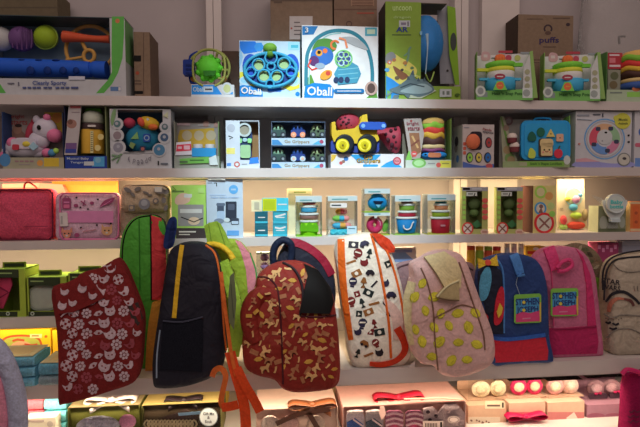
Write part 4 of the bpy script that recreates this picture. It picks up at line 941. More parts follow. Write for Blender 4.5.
# --- green magazine-like set box, and the food processor box
p = Pack('gift_set_box', 'lime green box picturing a baby and grey clothes, behind the navy backpack', 'box', 171.5, 206, 185, Z3, .012, .06)
p.carton(dm(130, 150, 66))
b = p.ink(); b.rect(172, 190.6, 184, 192.4, dm(70, 84, 40)); b.spoly([(176, 197), (182, 193), (190, 195), (189, 202), (180, 205), (175, 203)], dm(150, 116, 96)); b.rrect(184, 194, 192, 197.6, 1, dm(150, 140, 128)); b.rrect(178, 204.6, 203.6, 226, 1, dm(100, 90, 84)); b.rect(180, 209, 202, 213, dm(140, 128, 118)); b.disc(194, 221, 6, dm(150, 120, 96), 4); b.line([(181, 217), (194, 222), (203, 218)], 1, BLACK); b.rect(176, 228, 206, 238.6, dm(44, 34, 32)); b.rect(179, 231, 196, 232.4, dm(150, 134, 120)); b.rect(179, 234, 190, 235, dm(150, 134, 120))
b.rect(198, 188, 204, 193, dm(150, 166, 90)); b.line([(172.5, 186.4), (176, 190), (172.5, 190)], .8, dm(80, 96, 40)); p.part(b, 'printed_front')
p = Pack('appliance_box', 'tall pale grey box picturing a black food processor, beside the left upright', 'box', 206.5, 243, 179, Z3, .012, .065, yaw=4)
p.carton(dm(150, 147, 150), side=dm(150, 140, 128))
b = p.ink(); b.disc(233.5, 189.5, 4.6, dm(90, 140, 176)); b.rect(231, 188.6, 236, 190.4, dm(150, 160, 172)); b.line([(214, 183), (216.6, 183), (216.6, 186.4)], .9, BLACK); b.rect(207.5, 182.4, 212, 183.4, dm(90, 88, 92)); b.rect(210, 194.6, 226, 195.6, dm(120, 124, 134))
b.rrect(217, 203, 224, 219, 1.4, dm(44, 46, 54)); b.rrect(216.4, 203, 225, 206, 1, dm(60, 62, 70)); b.rrect(225.6, 201.5, 236.6, 222, 1, dm(30, 30, 36)); b.rrect(228, 204, 234.6, 210, 1, dm(50, 50, 58)); b.rrect(217, 211, 224.4, 219, 1.4, dm(130, 134, 144)); b.rrect(231, 218, 239, 224.6, 1.2, dm(36, 36, 42)); b.rrect(231.6, 221, 238.4, 224, .8, dm(140, 140, 146)); b.disc(219, 221, 5, dm(80, 80, 86), 2.6); b.disc(227, 220, 3, dm(140, 134, 130), 2.2); b.rect(227, 230.5, 239, 235.4, dm(90, 130, 170)); p.part(b, 'printed_front')
b = p.ink(); b.text('MAKE LUNCH', 223, 197.4, 26, dm(110, 116, 130), 1.8) if False else b.text('baby food maker', 225, 197.4, 28, dm(110, 116, 130), 2.2); p.part(b, 'lettering')
# --- six small teal cube boxes and the yellow one
def cube(name, label, px0, px1, pt, z, yf, mm, d=.035, grp='small teal boxes in two columns', foot=None):
    p = Pack(name, label, 'box', px0, px1, pt, z, yf, d, grp); p.carton(mm, side=dm(40, 96, 110))
    return p
tq = mat((56, 150, 172)); tq2 = mat((70, 190, 214)); tqd = mat((40, 110, 128))
for col, (xa, xb, nm, base) in enumerate(((255, 268, 'left', 251), (273, 287.5, 'right', 0))):
    zb = Z3+.0008
    for k, pt in enumerate((224.5, 211.5)):
        p = cube('trinket_box', 'small teal window box, %s of the %s column' % (('lower', 'upper')[k], nm), xa, xb, pt, zb, .03, tqd if not col else tq)
        b = p.ink(); h = pt
        b.rect(xa+1, h+1.2, xb-1, h+9.4, mat((36, 100, 116)) if not col else mat((60, 170, 190))); 
        if col: b.line([(xa+2, h+3+2*k), (xa+7, h+4), (xb-2, h+2.4)], 1.6, WHITE)
        b.rect(xa+3, h+5.4, xb-3, h+6.4, WHITE); b.rect(xa+.4, h+9.8, xb-.4, h+11.6, tq2); p.part(b, 'printed_front')
        zb = p.z1+.0006
    if col == 1: ztop = zb
p = cube('trinket_box', 'small yellow-green and blue box lying across the tops of the teal boxes', 262.5, 288.5, 198, ztop, .028, mat((80, 200, 226)), grp='small teal boxes in two columns')
b = p.ink(); b.rect(262.6, 198.6, 276.6, 211, mat((205, 216, 40))); b.rect(264, 200, 275, 209.6, mat((180, 200, 40))); b.rect(278, 203.8, 287, 205, WHITE); b.rect(277, 209.6, 288, 211, mat((110, 214, 232))); p.part(b, 'printed_front')
b = MB(); b.box(p.x0-.033, p.x0-.0005, .03, .06, p.z+.0002, p.z1-.006, dm(150, 130, 100)); b.box(p.x0-.024, p.x0-.009, .0288, .0298, p.z+.006, p.z1-.012, dm(120, 104, 84)); o = p.part(b, 'side_sleeve')
# --- clear boxes of cups, stackers and bowls
def clear_box(name, label, cat, px0, px1, pt, z, yf=.012, d=.06, card=(196, 214, 216), group=None, base=(150, 170, 70), hdr=6):
    p = Pack(name, label, cat, px0, px1, pt, z, yf, d, group)
    b = MB(); th = .0015
    b.box(p.x0, p.x1, p.y, p.y+d-th, p.z, p.z+.003, mat(base)); b.box(p.x0, p.x1, p.y, p.y+d-th, p.z1-th, p.z1, mat(card))
    p.part(b, 'card_insert')
    b = MB(); zt = p.zat(pt+hdr); b.box(p.x0, p.x1, p.y, p.y+th, zt, p.z1-th, mat(card)); b.box(p.x0+.012, p.x1-.03, p.y-.0005, p.y, zt+.004, zt+.007, mat((60, 150, 160))); p.part(b, 'card_header')
    b = MB(); b.box(p.x0, p.x1, p.y+d-.0006, p.y+d, p.z+.0032, p.z1-th, FROST); b.box(p.x0, p.x0+.0006, p.y+th, p.y+d-th, p.z+.0032, p.z1-th, FROST); b.box(p.x1-.0006, p.x1, p.y+th, p.y+d-th, p.z+.0032, p.z1-th, FROST); b.box(p.x0, p.x1, p.y, p.y+.0006, p.z+.0032, zt, CLEAR); p.part(b, 'clear_case')
    return p
def bowl(p, cx, r0, r1, top, bot, m, lid=None, nm='bowl', y=None):
    y = y or p.y+p.d*.5
    b = MB(y); b.pots(cx, ((r0, bot), (r0+.4, bot-.6), (r1, top), (r1-.8, top)), m, sy=.8); o = p.part(b, nm)
    if lid:
        b = MB(y); b.pots(cx, ((r1+.6, top), (r1+1, top-.6), (r1+1, top-1.6), (r1, top-2)), lid, sy=.8); b.build('lid', o)
LIDW = mat((236, 240, 236))
p = clear_box('bowl_set_box', 'clear box of stacked bowls above a lime green crown-shaped tub', 'bowl set', 296, 322, 196, Z3, base=(140, 200, 60))
bowl(p, 309, 8, 8.4, 222, 235.4, mat((140, 215, 30)), LIDW, 'lime_tub')
b = MB(p.y+.009); b.poly([(299.6, 231), (300.4, 225), (303.6, 222.4), (306, 226), (309.4, 221.4), (312.6, 225), (315.6, 222.4), (318.4, 226), (318.4, 232)], mat((110, 196, 30)), .002); p.part(b, 'crown_front')
bowl(p, 309, 8.6, 9, 215, 218.6, mat((150, 110, 100)), LIDW, 'brown_bowl'); bowl(p, 309, 7.4, 8, 207.4, 212, mat((70, 160, 200)), LIDW, 'blue_bowl'); bowl(p, 309, 6, 6.4, 203, 204.6, mat((190, 60, 90)), LIDW, 'red_bowl')
p = Pack('trinket_box', 'small cream box standing behind the crown-shaped tub box', 'box', 287.5, 312, 188.5, Z3, .09, .05); p.carton(mat((222, 214, 180)))
b = p.ink(); b.rect(289, 190.4, 311, 194, mat((205, 200, 160))); b.rect(294, 191.6, 306, 192.8, mat((120, 140, 70))); p.part(b, 'printed_front')
p = clear_box('stacker_box', 'clear box holding a tower of pastel stacking rings', 'toy box', 328, 357.5, 196, Z3, .012, .06, base=(200, 214, 214), hdr=5)
for cx, cy, rx, m1, m2 in ((341, 211.5, 5.6, (226, 150, 60), (220, 90, 90)), (340.5, 218.5, 8, (130, 200, 90), (70, 180, 215)), (341.4, 225.5, 9, (80, 180, 220), (230, 170, 80))):
    b = MB(p.y+.028); b.ball(cx-rx*.4, cy, rx*.62, mat(m1), 3.1, d=5); b.ball(cx+rx*.1, cy, rx*.62, mat(m2), 3.1, d=5.4); b.ball(cx+rx*.62, cy, rx*.5, mat((230, 150, 150)), 3, d=5); p.part(b, 'stacking_ring')
b = MB(p.y+.028); b.pots(340, ((9.6, 234.4), (10, 233), (9.6, 229.4), (8, 229)), mat((60, 190, 215)), sy=.7); p.part(b, 'wavy_base')
b = MB(p.y+.006); b.line([(330.5, 231), (333.5, 233.4), (337, 231), (340, 233.4), (343.4, 231), (346.6, 233.4), (349, 231)], 2.2, mat((90, 214, 232)), .002); p.part(b, 'wave_edge')
b = p.ink(); b.rrect(330, 203, 347, 207.6, 1, WHITE, .001); b.rect(331.6, 204.6, 341, 206, mat((60, 70, 70)), .0014); b.rect(347, 226, 356.6, 234, mat((190, 222, 236)), .001); b.rect(348.4, 228, 355, 229, mat((90, 130, 150)), .0014); p.part(b, 'printed_label')
p = clear_box('bite_toy_box', 'lower of two small clear boxes, showing a magenta ring', 'toy box', 364.5, 390, 212.8, Z3, .012, .055, group='two stacked small clear toy boxes', base=(170, 190, 70), hdr=3); plow = p
b = MB(p.y+.025); b.tube([(374.6+4.8*math.cos(k*math.pi/5), 225+5.4*math.sin(k*math.pi/5)) for k in range(10)], 3.4, mat((196, 50, 100)), closed=True, seg=3, n=10)
for a in range(0, 360, 50): b.ball(374.6+6*math.cos(a), 225+6.6*math.sin(a), .6, mat((240, 190, 200)), y=p.y+.014)
p.part(b, 'magenta_ring')
b = MB(p.y+.03); b.ball(385.6, 226, 3, mat((110, 170, 70)), 6.4, d=2, rot=14); p.part(b, 'leaf_piece')
b = MB(p.y+.002); b.disc(375.6, 216.5, 1.6, WHITE, th=.001); b.rect(367, 214, 383, 215.4, mat((90, 60, 60)), .001); p.part(b, 'printed_label')
p = clear_box('bite_toy_box', 'upper of two small clear boxes, showing a blue open-mouthed ball', 'toy box', 364.5, 390, 188.6, plow.z1+.0008, .012, .055, group='two stacked small clear toy boxes', base=(150, 190, 60), hdr=5)
b = MB(p.y+.028); b.ball(377.4, 203, 9.8, mat((28, 140, 205)), 8.2, d=7); b.ball(377, 196, 6, mat((34, 150, 214)), 2.4, d=5); p.part(b, 'blue_ball')
b = MB(p.y+.0065); b.poly([(373, 201), (383.4, 201), (378.4, 208)], mat((20, 34, 60)), .0015); b.poly([(375.4, 204.6), (381, 204.6), (378.4, 208)], mat((120, 200, 230)), .002); p.part(b, 'open_mouth')
p = clear_box('bowl_set_box', 'clear box of stacked bowls, the lowest a blue tub with a white handle', 'bowl set', 395, 420.5, 195.4, Z3, base=(150, 190, 90))
bowl(p, 406.6, 8.2, 10.2, 218.6, 232.6, mat((30, 130, 196)), LIDW, 'blue_tub'); bowl(p, 407, 8.2, 8.6, 212.6, 216.4, mat((170, 40, 60)), LIDW, 'red_bowl'); bowl(p, 407, 7, 7.6, 205.4, 210, mat((120, 160, 60)), LIDW, 'green_bowl'); bowl(p, 407, 5.6, 6, 201.8, 203.4, mat((160, 120, 110)), LIDW, 'small_bowl')
b = MB(p.y+.002); b.tube([(403.6, 225), (404, 228), (407, 229.6), (410.6, 228), (412.6, 223), (414, 222)], .7, WHITE); p.part(b, 'white_handle')
p = clear_box('bowl_set_box', 'clear box of stacked bowls above a deep red tub, beside the right upright', 'bowl set', 427.5, 455.5, 194.4, Z3, base=(180, 180, 70))
bowl(p, 440.4, 8.2, 9.4, 218.6, 232.8, mat((176, 34, 52)), LIDW, 'red_tub'); bowl(p, 440.6, 8, 8.4, 212, 216.4, mat((140, 160, 40)), LIDW, 'green_bowl'); bowl(p, 441, 6, 6.6, 205.4, 209.6, mat((200, 130, 90)), LIDW, 'peach_bowl'); bowl(p, 441, 5.4, 5.6, 201.4, 203.6, mat((30, 120, 140)), None, 'teal_bowl')
b = MB(p.y+.0045); b.rrect(440.4, 224.6, 445.4, 226.4, .8, mat((220, 150, 160)), .001); p.part(b, 'tub_mark')
# --- green teether window boxes
rdm = dm(150, 58, 50)
def teether(px, label, pt=187):
    p = Pack('teether_box', label, 'toy box', px, px+26, pt, Z3, .012, .05, 'green and brown teether boxes', yaw=-15)
    p.shell(dm(92, 84, 48), dm(116, 118, 60), dm(120, 112, 62), 229, left=dm(120, 116, 70), right=dm(120, 120, 66), top=dm(104, 96, 96), fl=px+4, fr=px+20)
    b = p.ink(); b.rect(px+.3, pt+.2, px+25.7, pt+4, dm(110, 100, 100)); b.rect(px+1, pt+.8, px+8, pt+3, BLACK); b.rect(px+10, pt+1.4, px+20, pt+2.4, dm(150, 140, 134))
    b.rect(px+4.4, pt+5, px+15, pt+9, dm(160, 150, 136), .0012); b.rect(px+6, pt+6, px+11, pt+7.6, dm(96, 90, 84), .0016); b.line([(px+13, pt+6), (px+12, pt+9)], .8, BLACK, .0018)
    for k in range(4): b.disc(px+23, pt+13.5+5.6*k, 2.9, rdm, 2.3)
    for k in range(5): b.rect(px+.6, pt+9+5*k, px+3.6, pt+12+5*k, dm(120, 142, 60))
    b.disc(px+5.5, 228.5, 5.8, dm(160, 46, 40), 6.4); b.disc(px+5.5, 228.5, 4.4, dm(186, 160, 146), 5); b.line([(px+2, 225), (px+9, 232)], 1.3, dm(90, 50, 40)); b.line([(px+9, 225), (px+2, 232)], 1.3, dm(90, 50, 40)); b.disc(px+22.4, 231.8, 4, dm(166, 130, 110), 3); b.rect(px+20, 231.4, px+25, 232.4, dm(120, 60, 50)); p.part(b, 'printed_front')
    b = MB(p.y+.03); b.ball(px+12, 204, 6.4, dm(66, 72, 40), 6, d=4); b.ball(px+12, 213, 5, dm(74, 84, 44), 4, d=4); b.poly([(px+10, 224), (px+15, 219.6), (px+20, 225), (px+14, 228)], dm(58, 92, 56), .008); p.part(b, 'teether_toy')
    p.window(px+4, pt+5, px+20, 229)
    return p
teether(462, 'dark green window box with a red no-scissors disc, right of the right upright')
teether(496.8, 'dark green window box with a red disc, left of the yellow food box')
p = Pack('food_toy_box', 'yellow-brown box with a large red crossed-out circle and green rings', 'toy box', 533, 555.8, 185.5, Z3, .012, .08)
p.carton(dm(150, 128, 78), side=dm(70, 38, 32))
b = p.ink(); b.disc(540.6, 192, 6, dm(120, 140, 56), 6.4); b.disc(540.6, 192, 4, dm(160, 140, 100), 4.4); b.disc(549, 196, 4, dm(160, 110, 60)); b.disc(551, 206, 3.6, dm(150, 150, 90)); b.disc(540.4, 208.5, 6, dm(60, 110, 140), 6.6); b.disc(540.4, 208.5, 4.2, dm(170, 150, 130), 4.8); b.disc(541, 206.4, 2, dm(90, 60, 50)); b.poly([(538, 213), (543, 213), (541, 207)], dm(90, 60, 50))
b.disc(544, 223, 10, dm(170, 40, 40), 10.5); b.disc(544, 223, 7.6, dm(176, 160, 140), 8.2); b.line([(539, 218), (549, 228)], 1.8, dm(96, 60, 50)); b.line([(549.4, 218), (539, 228.4)], 1.8, dm(96, 60, 50)); b.disc(552, 214, 3, dm(110, 140, 60)); p.part(b, 'printed_front')
# --- blister card with toy fruit, bottle, orange pack
p = Pack('blister_card', 'tall cream blister card of bright toy fruit, lit from above by the strip light', 'toy card', 557, 586, 178, Z3, .11, .012)
b = MB(.12); b.poly([(557, 178.4), (583.5, 177), (584.4, 206), (587.4, 228.4), (557, 228.8)], mat((236, 226, 196)), .003, base=.006); p.part(b, 'backing_card')
b = MB(.116); b.ring(573.6, 196.6, 9, 1.4, dm(130, 140, 130), 9.6, th=.001); b.disc(573.4, 196.6, 7, dm(176, 166, 120), th=.0008); b.disc(562, 180.6, 2.4, dm(90, 120, 110), 1.4); b.rect(566, 177.4, 571, 178.6, dm(80, 90, 90)); b.disc(582, 186, .8, dm(90, 120, 140)); b.rect(560, 208, 563, 209, dm(120, 100, 80)); p.part(b, 'printed_front')
for cx, cy, r, ry, m in ((568, 201, 2.6, 2.4, dm(180, 150, 60)), (576, 201.4, 3.4, 4, dm(140, 90, 110)), (580.4, 197, 2, 2, dm(90, 130, 150)), (573.4, 209.4, 4, 3.4, dm(70, 120, 140)), (576, 217.6, 5.4, 3.4, dm(150, 160, 60)), (563.6, 222, 3, 4.6, dm(150, 50, 50)), (576, 227.4, 9, 3.8, dm(180, 60, 44)), (585, 217, 2.6, 6, dm(120, 96, 70)), (563.4, 229, 4, 2.6, dm(110, 120, 60))):
    b = MB(.109); b.ball(cx, cy-2, r, m, ry, d=min(r, ry)); p.part(b, 'toy_fruit')
b = MB(.0); b.spoly([(561, 208), (574, 204), (586, 210), (588, 229), (560, 229)], CLEAR, .001, y=.092); p.part(b, 'clear_blister')
p = Pack('baby_bottle_toy', 'white ring-topped pacifier toy box with teal lettering on dark cardboard', 'toy', 598, 625.6, 206, Z3, .012, .05)
p.carton(dm(90, 84, 62), side=dm(150, 140, 110))
b = p.ink(); b.disc(603.4, 223, 4, dm(112, 104, 90), 7); b.disc(622, 222, 3, dm(110, 104, 90), 6); b.rect(598.4, 228.6, 625, 231.6, dm(66, 64, 44)); p.part(b, 'printed_front')
b = MB(.004); wh2 = dm(172, 162, 152); c = (613.4, 203.5)
b.poly([(602.4, 206), (601.4, 202.6), (602, 200), (604.6, 200.4), (606.4, 204), (620.4, 204), (622.4, 200), (625.4, 200), (626, 203), (624.6, 206), (622, 213), (618.6, 217.4), (617.6, 221.6), (609, 221.6), (608.4, 217.4), (605, 213)], wh2, .008); b.rrect(608.6, 218.5, 618, 222, 1, dm(150, 146, 140), .012); p.part(b, 'white_handle')
b = MB(.0); b.disc(*c, 9.6, wh2, 9.6, th=.014); b.disc(*c, 7.2, dm(150, 142, 130), th=.0146); b.ring(*c, 9.4, 1, dm(190, 180, 170), th=.0156); p.part(b, 'round_disc')
b = MB(.0); b.text('Baby', c[0], 202.4, 12, dm(46, 124, 116), 5, th=.016); b.text('bottle', c[0], 206.4, 13, dm(46, 124, 116), 3.6, th=.016); p.part(b, 'lettering')
b = MB(.02); b.poly([(591, 195), (603, 198), (601, 205)], FROST, .002); p.part(b, 'clear_flap')
b = MB(.004); b.box(p.x0+.03, p.x1-.03, p.y-.006, p.y-.0005, p.z+.012, p.z+.03, FROST); p.part(b, 'clear_tray')
p = Pack('toy_tool_pack', 'orange pack with a clear edge, at the right end of the third shelf', 'toy box', 630, 672, 201.5, Z3, .012, .05)
p.carton(dm(192, 96, 50), side=dm(170, 130, 90))
b = p.ink(); b.rect(630.2, 201.8, 640, 204, dm(190, 150, 110)); b.rrect(633, 206, 639, 229, 1, dm(170, 76, 40)); b.rect(630.3, 228.6, 660, 231, dm(190, 150, 110)); b.disc(636, 213, 1.6, dm(120, 50, 30)); b.disc(636, 222, 1.6, dm(120, 50, 30)); p.part(b, 'printed_front')
# --- the white bracket of the light strip under the second shelf
b = MB(); xa, xb = pix(208.5, 176, .02).x, pix(225.5, 176, .02).x
b.box(xa, xb, .004, .02, Z2-TH-.0075, Z2-TH-.0003, mat((240, 238, 230)))
b.box(xa+.01, xb-.01, .003, .004, Z2-TH-.006, Z2-TH-.002, mat((200, 198, 190)))
solid('light_bracket', b, 'short white bracket fixed under the second shelf above the grey box', 'bracket')

# ================================================================== FOURTH SHELF
gl = dm(104, 106, 34, k=1.5); gk = dm(34, 36, 22)
def mat_box(px0, px1, label, content, pt=269):
    p = Pack('lunch_mat_box', label, 'box', px0, px1, pt, Z4, .012, .09, 'lime green window boxes on the fourth shelf')
    p.shell(dm(90, 90, 40), gl, dm(116, 120, 40, k=1.2), 311, left=gl, right=gl, top=dm(96, 110, 40), fl=px0+1.5, fr=px1-6)
    b = p.ink(); b.rect(px0+1, pt+.4, px1-7, pt+8.6, gk); b.rect(px0+3, pt+3.6, px0+16, pt+4.8, dm(96, 104, 60)); b.rect(px0+1, 311.6, px1-8, 316.6, gk); b.disc(px0+(12 if px0 < 10 else 5), 313.6, 2, dm(120, 116, 100)); b.disc(px0+(12 if px0 < 10 else 5), 313.6, 1, gk); p.part(b, 'printed_front')
    # hanging tab on the roof
    xm = (p.x0+p.x1)/2; b = MB(); b.box(xm-.035, xm+.03, p.y+.03, p.y+.034, p.z1, p.z1+.016, gl); b.box(xm-.03, xm+.025, p.y+.0296, p.y+.03, p.z1+.002, p.z1+.012, gk); p.part(b, 'hanging_tab')
    b = MB(p.y+.02)
    if content == 'red':
        b.poly([(px0-2, 278), (px0+16, 277.6), (px0+17, 285), (px0+8, 308), (px0-2, 308)], dm(140, 40, 60), .006); b.line([(px0, 284), (px0+14, 292), (px0, 300)], 1.6, dm(96, 24, 40), .008)
        p.part(b, 'red_cloth')
    elif content:
        b.poly(rr_pts(px0+2, 285, px1-8, 310, 9), dm(112, 106, 92), .008); b.poly(rr_pts(px0+4, 287, px1-10, 308, 8), dm(126, 118, 104), .0095); p.part(b, 'grey_mat')
    p.window(px0+1.5, pt+9, px1-6, 311)
mat_box(-4, 25.5, 'lime green window box of a red cloth, leftmost on the fourth shelf', 'red')
mat_box(27.5, 67, 'lime green window box of a grey mat, second on the fourth shelf', 'grey', 277)
mat_box(69, 106, 'lime green box mostly hidden behind the maroon cat-print bag', None, 273)
# small goods glimpsed behind the backpacks
def jar(cx, r, pt, y, m, lid, label, g='little jars behind the puppy backpack'):
    c = pix(cx, pt, y); t = thing('jar', label, 'jar', (c.x, y, Z4), g); k = mpp(cx, pt, y)
    b = MB(y); zt = c.z; R = r*k
    b.lathe(c.x, y, [(R*.8, Z4+.0005), (R, Z4+.004), (R, zt-.02), (R*.9, zt-.012)], m); b.build('glass_body', t)
    b = MB(y); b.lathe(c.x, y, [(R*.92, zt-.012), (R*.95, zt-.010), (R*.95, zt-.001), (R*.85, zt)], lid); b.build('lid', t)
for k, (m, l, w) in enumerate((((190, 150, 50), (200, 80, 50), 'yellow jar with a red lid'), ((140, 170, 60), (220, 180, 60), 'green jar with a yellow lid'), ((200, 90, 60), (150, 180, 70), 'orange jar with a green lid'), ((220, 170, 70), (190, 60, 60), 'amber jar with a red lid'))):
    jar(471+8.6*k, 3.9, 246+k*.2, .04, mat(m), mat(l), 'small %s, %s from the right upright' % (w, ('first', 'second', 'third', 'fourth')[k]))
for k, (m, w) in enumerate((((190, 200, 215), 'pale blue'), ((215, 190, 195), 'pale pink'), ((200, 205, 200), 'white'))):
    jar(507+7*k, 2.6, 243.6, .04, mat(m), mat((240, 236, 230)), 'slim %s tube with a white cap behind the puppy backpack' % w, 'slim tubes behind the puppy backpack')
p = Pack('snack_box', 'yellow box with a red stripe, glimpsed above the pink backpack', 'box', 527, 545, 246.5, Z4, .03, .04); p.carton(mat((222, 180, 60)))
b = p.ink(); b.rect(527.4, 251, 544.6, 254, mat((190, 60, 40))); b.disc(536, 248.8, 3, WHITE, 1.4); p.part(b, 'printed_front')
p = Pack('snack_box', 'purple red patterned box behind the cream backpack', 'box', 597, 618, 243, Z4, .03, .05); p.carton(dm(110, 40, 64))
b = p.ink()
for k in range(5): b.rect(598+4*k, 245+(k % 2)*3, 600.6+4*k, 249+(k % 2)*3, dm(160, 96, 120))
p.part(b, 'printed_front')
p = Pack('storage_box', 'plain grey box at the far right of the fourth shelf', 'box', 622, 662, 240.6, Z4, .03, .03); p.carton(dm(104, 96, 100)); b = p.ink(); b.rect(622.2, 241, 660, 245, dm(120, 110, 112)); p.part(b, 'lid_edge')
p = Pack('trinket_pack', 'white card pack with blue print, glimpsed right of the white print backpack', 'packet', 388, 416, 248, Z4, .05, .03); p.carton(mat((200, 196, 200)))
b = p.ink(); b.poly([(389, 254), (404, 251), (415.6, 262), (389, 262)], mat((120, 150, 200))); b.rect(392, 249.4, 412, 252.4, mat((130, 140, 190))); p.part(b, 'printed_front')
p = clear_box('trinket_pack', 'small clear box of purple balls, glimpsed above the red print backpack', 'packet', 256.5, 272, 253, Z4, .05, .04, hdr=1, base=(200, 190, 210))
for cy in (257.5, 266): 
    b = MB(p.y+.02); b.ball(264.6, cy, 4.4, mat((170, 130, 180)), 3.8, d=4); p.part(b, 'purple_ball')

# ================================================================== COUNTER SHELF, LEFT END
yw = mat((246, 200, 44))
def arch_box(px0, px1, label):
    p = Pack('gift_box', label, 'box', px0, px1, 329.5, Z5, .045, .12, 'yellow arch-window gift boxes'); p.z1 = min(p.z1, Z4-.032)
    p.carton(yw)
    b = p.ink(); c = (px0+px1)/2
    b.spoly([(c-23, 372), (c-22, 345), (c-15, 336.6), (c, 334.6), (c+15, 336.6), (c+21, 345), (c+22, 372)], mat((190, 90, 50))); b.spoly([(c-21, 372), (c-20, 346), (c-14, 338.4), (c, 336.6), (c+14, 338.4), (c+19, 346), (c+20, 372)], mat((176, 190, 90)))
    b.disc(c, 349, 12, mat((220, 176, 140)), 8); b.line([(c-9, 341), (c-4, 339.4), (c+3, 340.4)], 2.2, mat((190, 90, 60))); b.line([(c+3, 344), (c+10, 345), (c+16, 344)], 1.4, mat((190, 70, 50)))
    b.rect(px1-21, 334, px1-9, 338, mat((240, 220, 160))); b.rect(px1-19, 335, px1-12, 336.4, mat((150, 130, 90))); b.disc(px1-5, 336.4, 1.4, mat((190, 110, 40))); p.part(b, 'printed_front')
arch_box(-8, 51, 'yellow gift box with a green arched picture, at the left end of the counter shelf')
arch_box(53, 112, 'yellow gift box partly hidden by the maroon cat-print bag')
def towel(px0, px1, pt, z, yf, d, m, label, grp, top=None):
    p = Pack('folded_towel', label, 'towel', px0, px1, pt, z, yf, d, grp)
    b = MB(); n = 10; rings = []
    for i in range(n+1):
        x = p.x0+(p.x1-p.x0)*i/n; f = 1-.06*(abs(i-n/2)/(n/2))**4; hz = (p.z1-p.z)/2; zc = p.z+hz
        rings.append([(x, p.y+p.d/2+p.d/2*math.copysign(abs(math.cos(a))**.4, math.cos(a))*f, zc+hz*f*math.copysign(abs(math.sin(a))**.4, math.sin(a))) for a in [2*math.pi*k/16 for k in range(16)]])
    b.loft(rings, m); p.part(b, 'folded_cloth')
    b = MB(p.y-.0002); b.rect(px0+.6, pt+(lin(0))+9, px1-.6, pt+9.8, BLACK if False else m, .001)
    return p
tb = dm(72, 106, 114, 'fabric', .85); tb2 = dm(92, 100, 98, 'fabric', .85)
def stack(px0, px1, pts, yf, ms, where, top):
    z = Z5+.0004
    for k, (pt, m) in enumerate(zip(pts, ms)):
        p = towel(px0, px1, pt, z, yf, .10, m, '%s folded teal towel of the %s' % (('lowest', 'middle', 'topmost')[k] if len(pts) == 3 else ('lower', 'upper')[k], where), 'folded teal towels in film')
        z = p.z1+.0004
        b = MB(); b.box(p.x0+.004, p.x1-.004, p.y-.0015, p.y-.0006, p.z+.003, p.z1-.003, CLEAR); p.part(b, 'film_wrap')
    b = MB(); b.box(p.x0+.004, p.x1-.004, p.y+.004, p.y+p.d-.004, p.z1+.0002, p.z1+.002, top); b.box(p.x0+.02, p.x1-.02, p.y+.02, p.y+p.d-.02, p.z1+.002, p.z1+.0026, dm(150, 120, 80)); p.part(b, 'card_band')
stack(-12, 34.5, (379, 368.5, 357.5), -.185, (tb, tb, tb), 'stack at the left edge', dm(176, 150, 106))
stack(38.5, 62.5, (376.5, 363.5), -.18, (tb2, tb), 'stack beside the cat-print bag', dm(176, 150, 110))
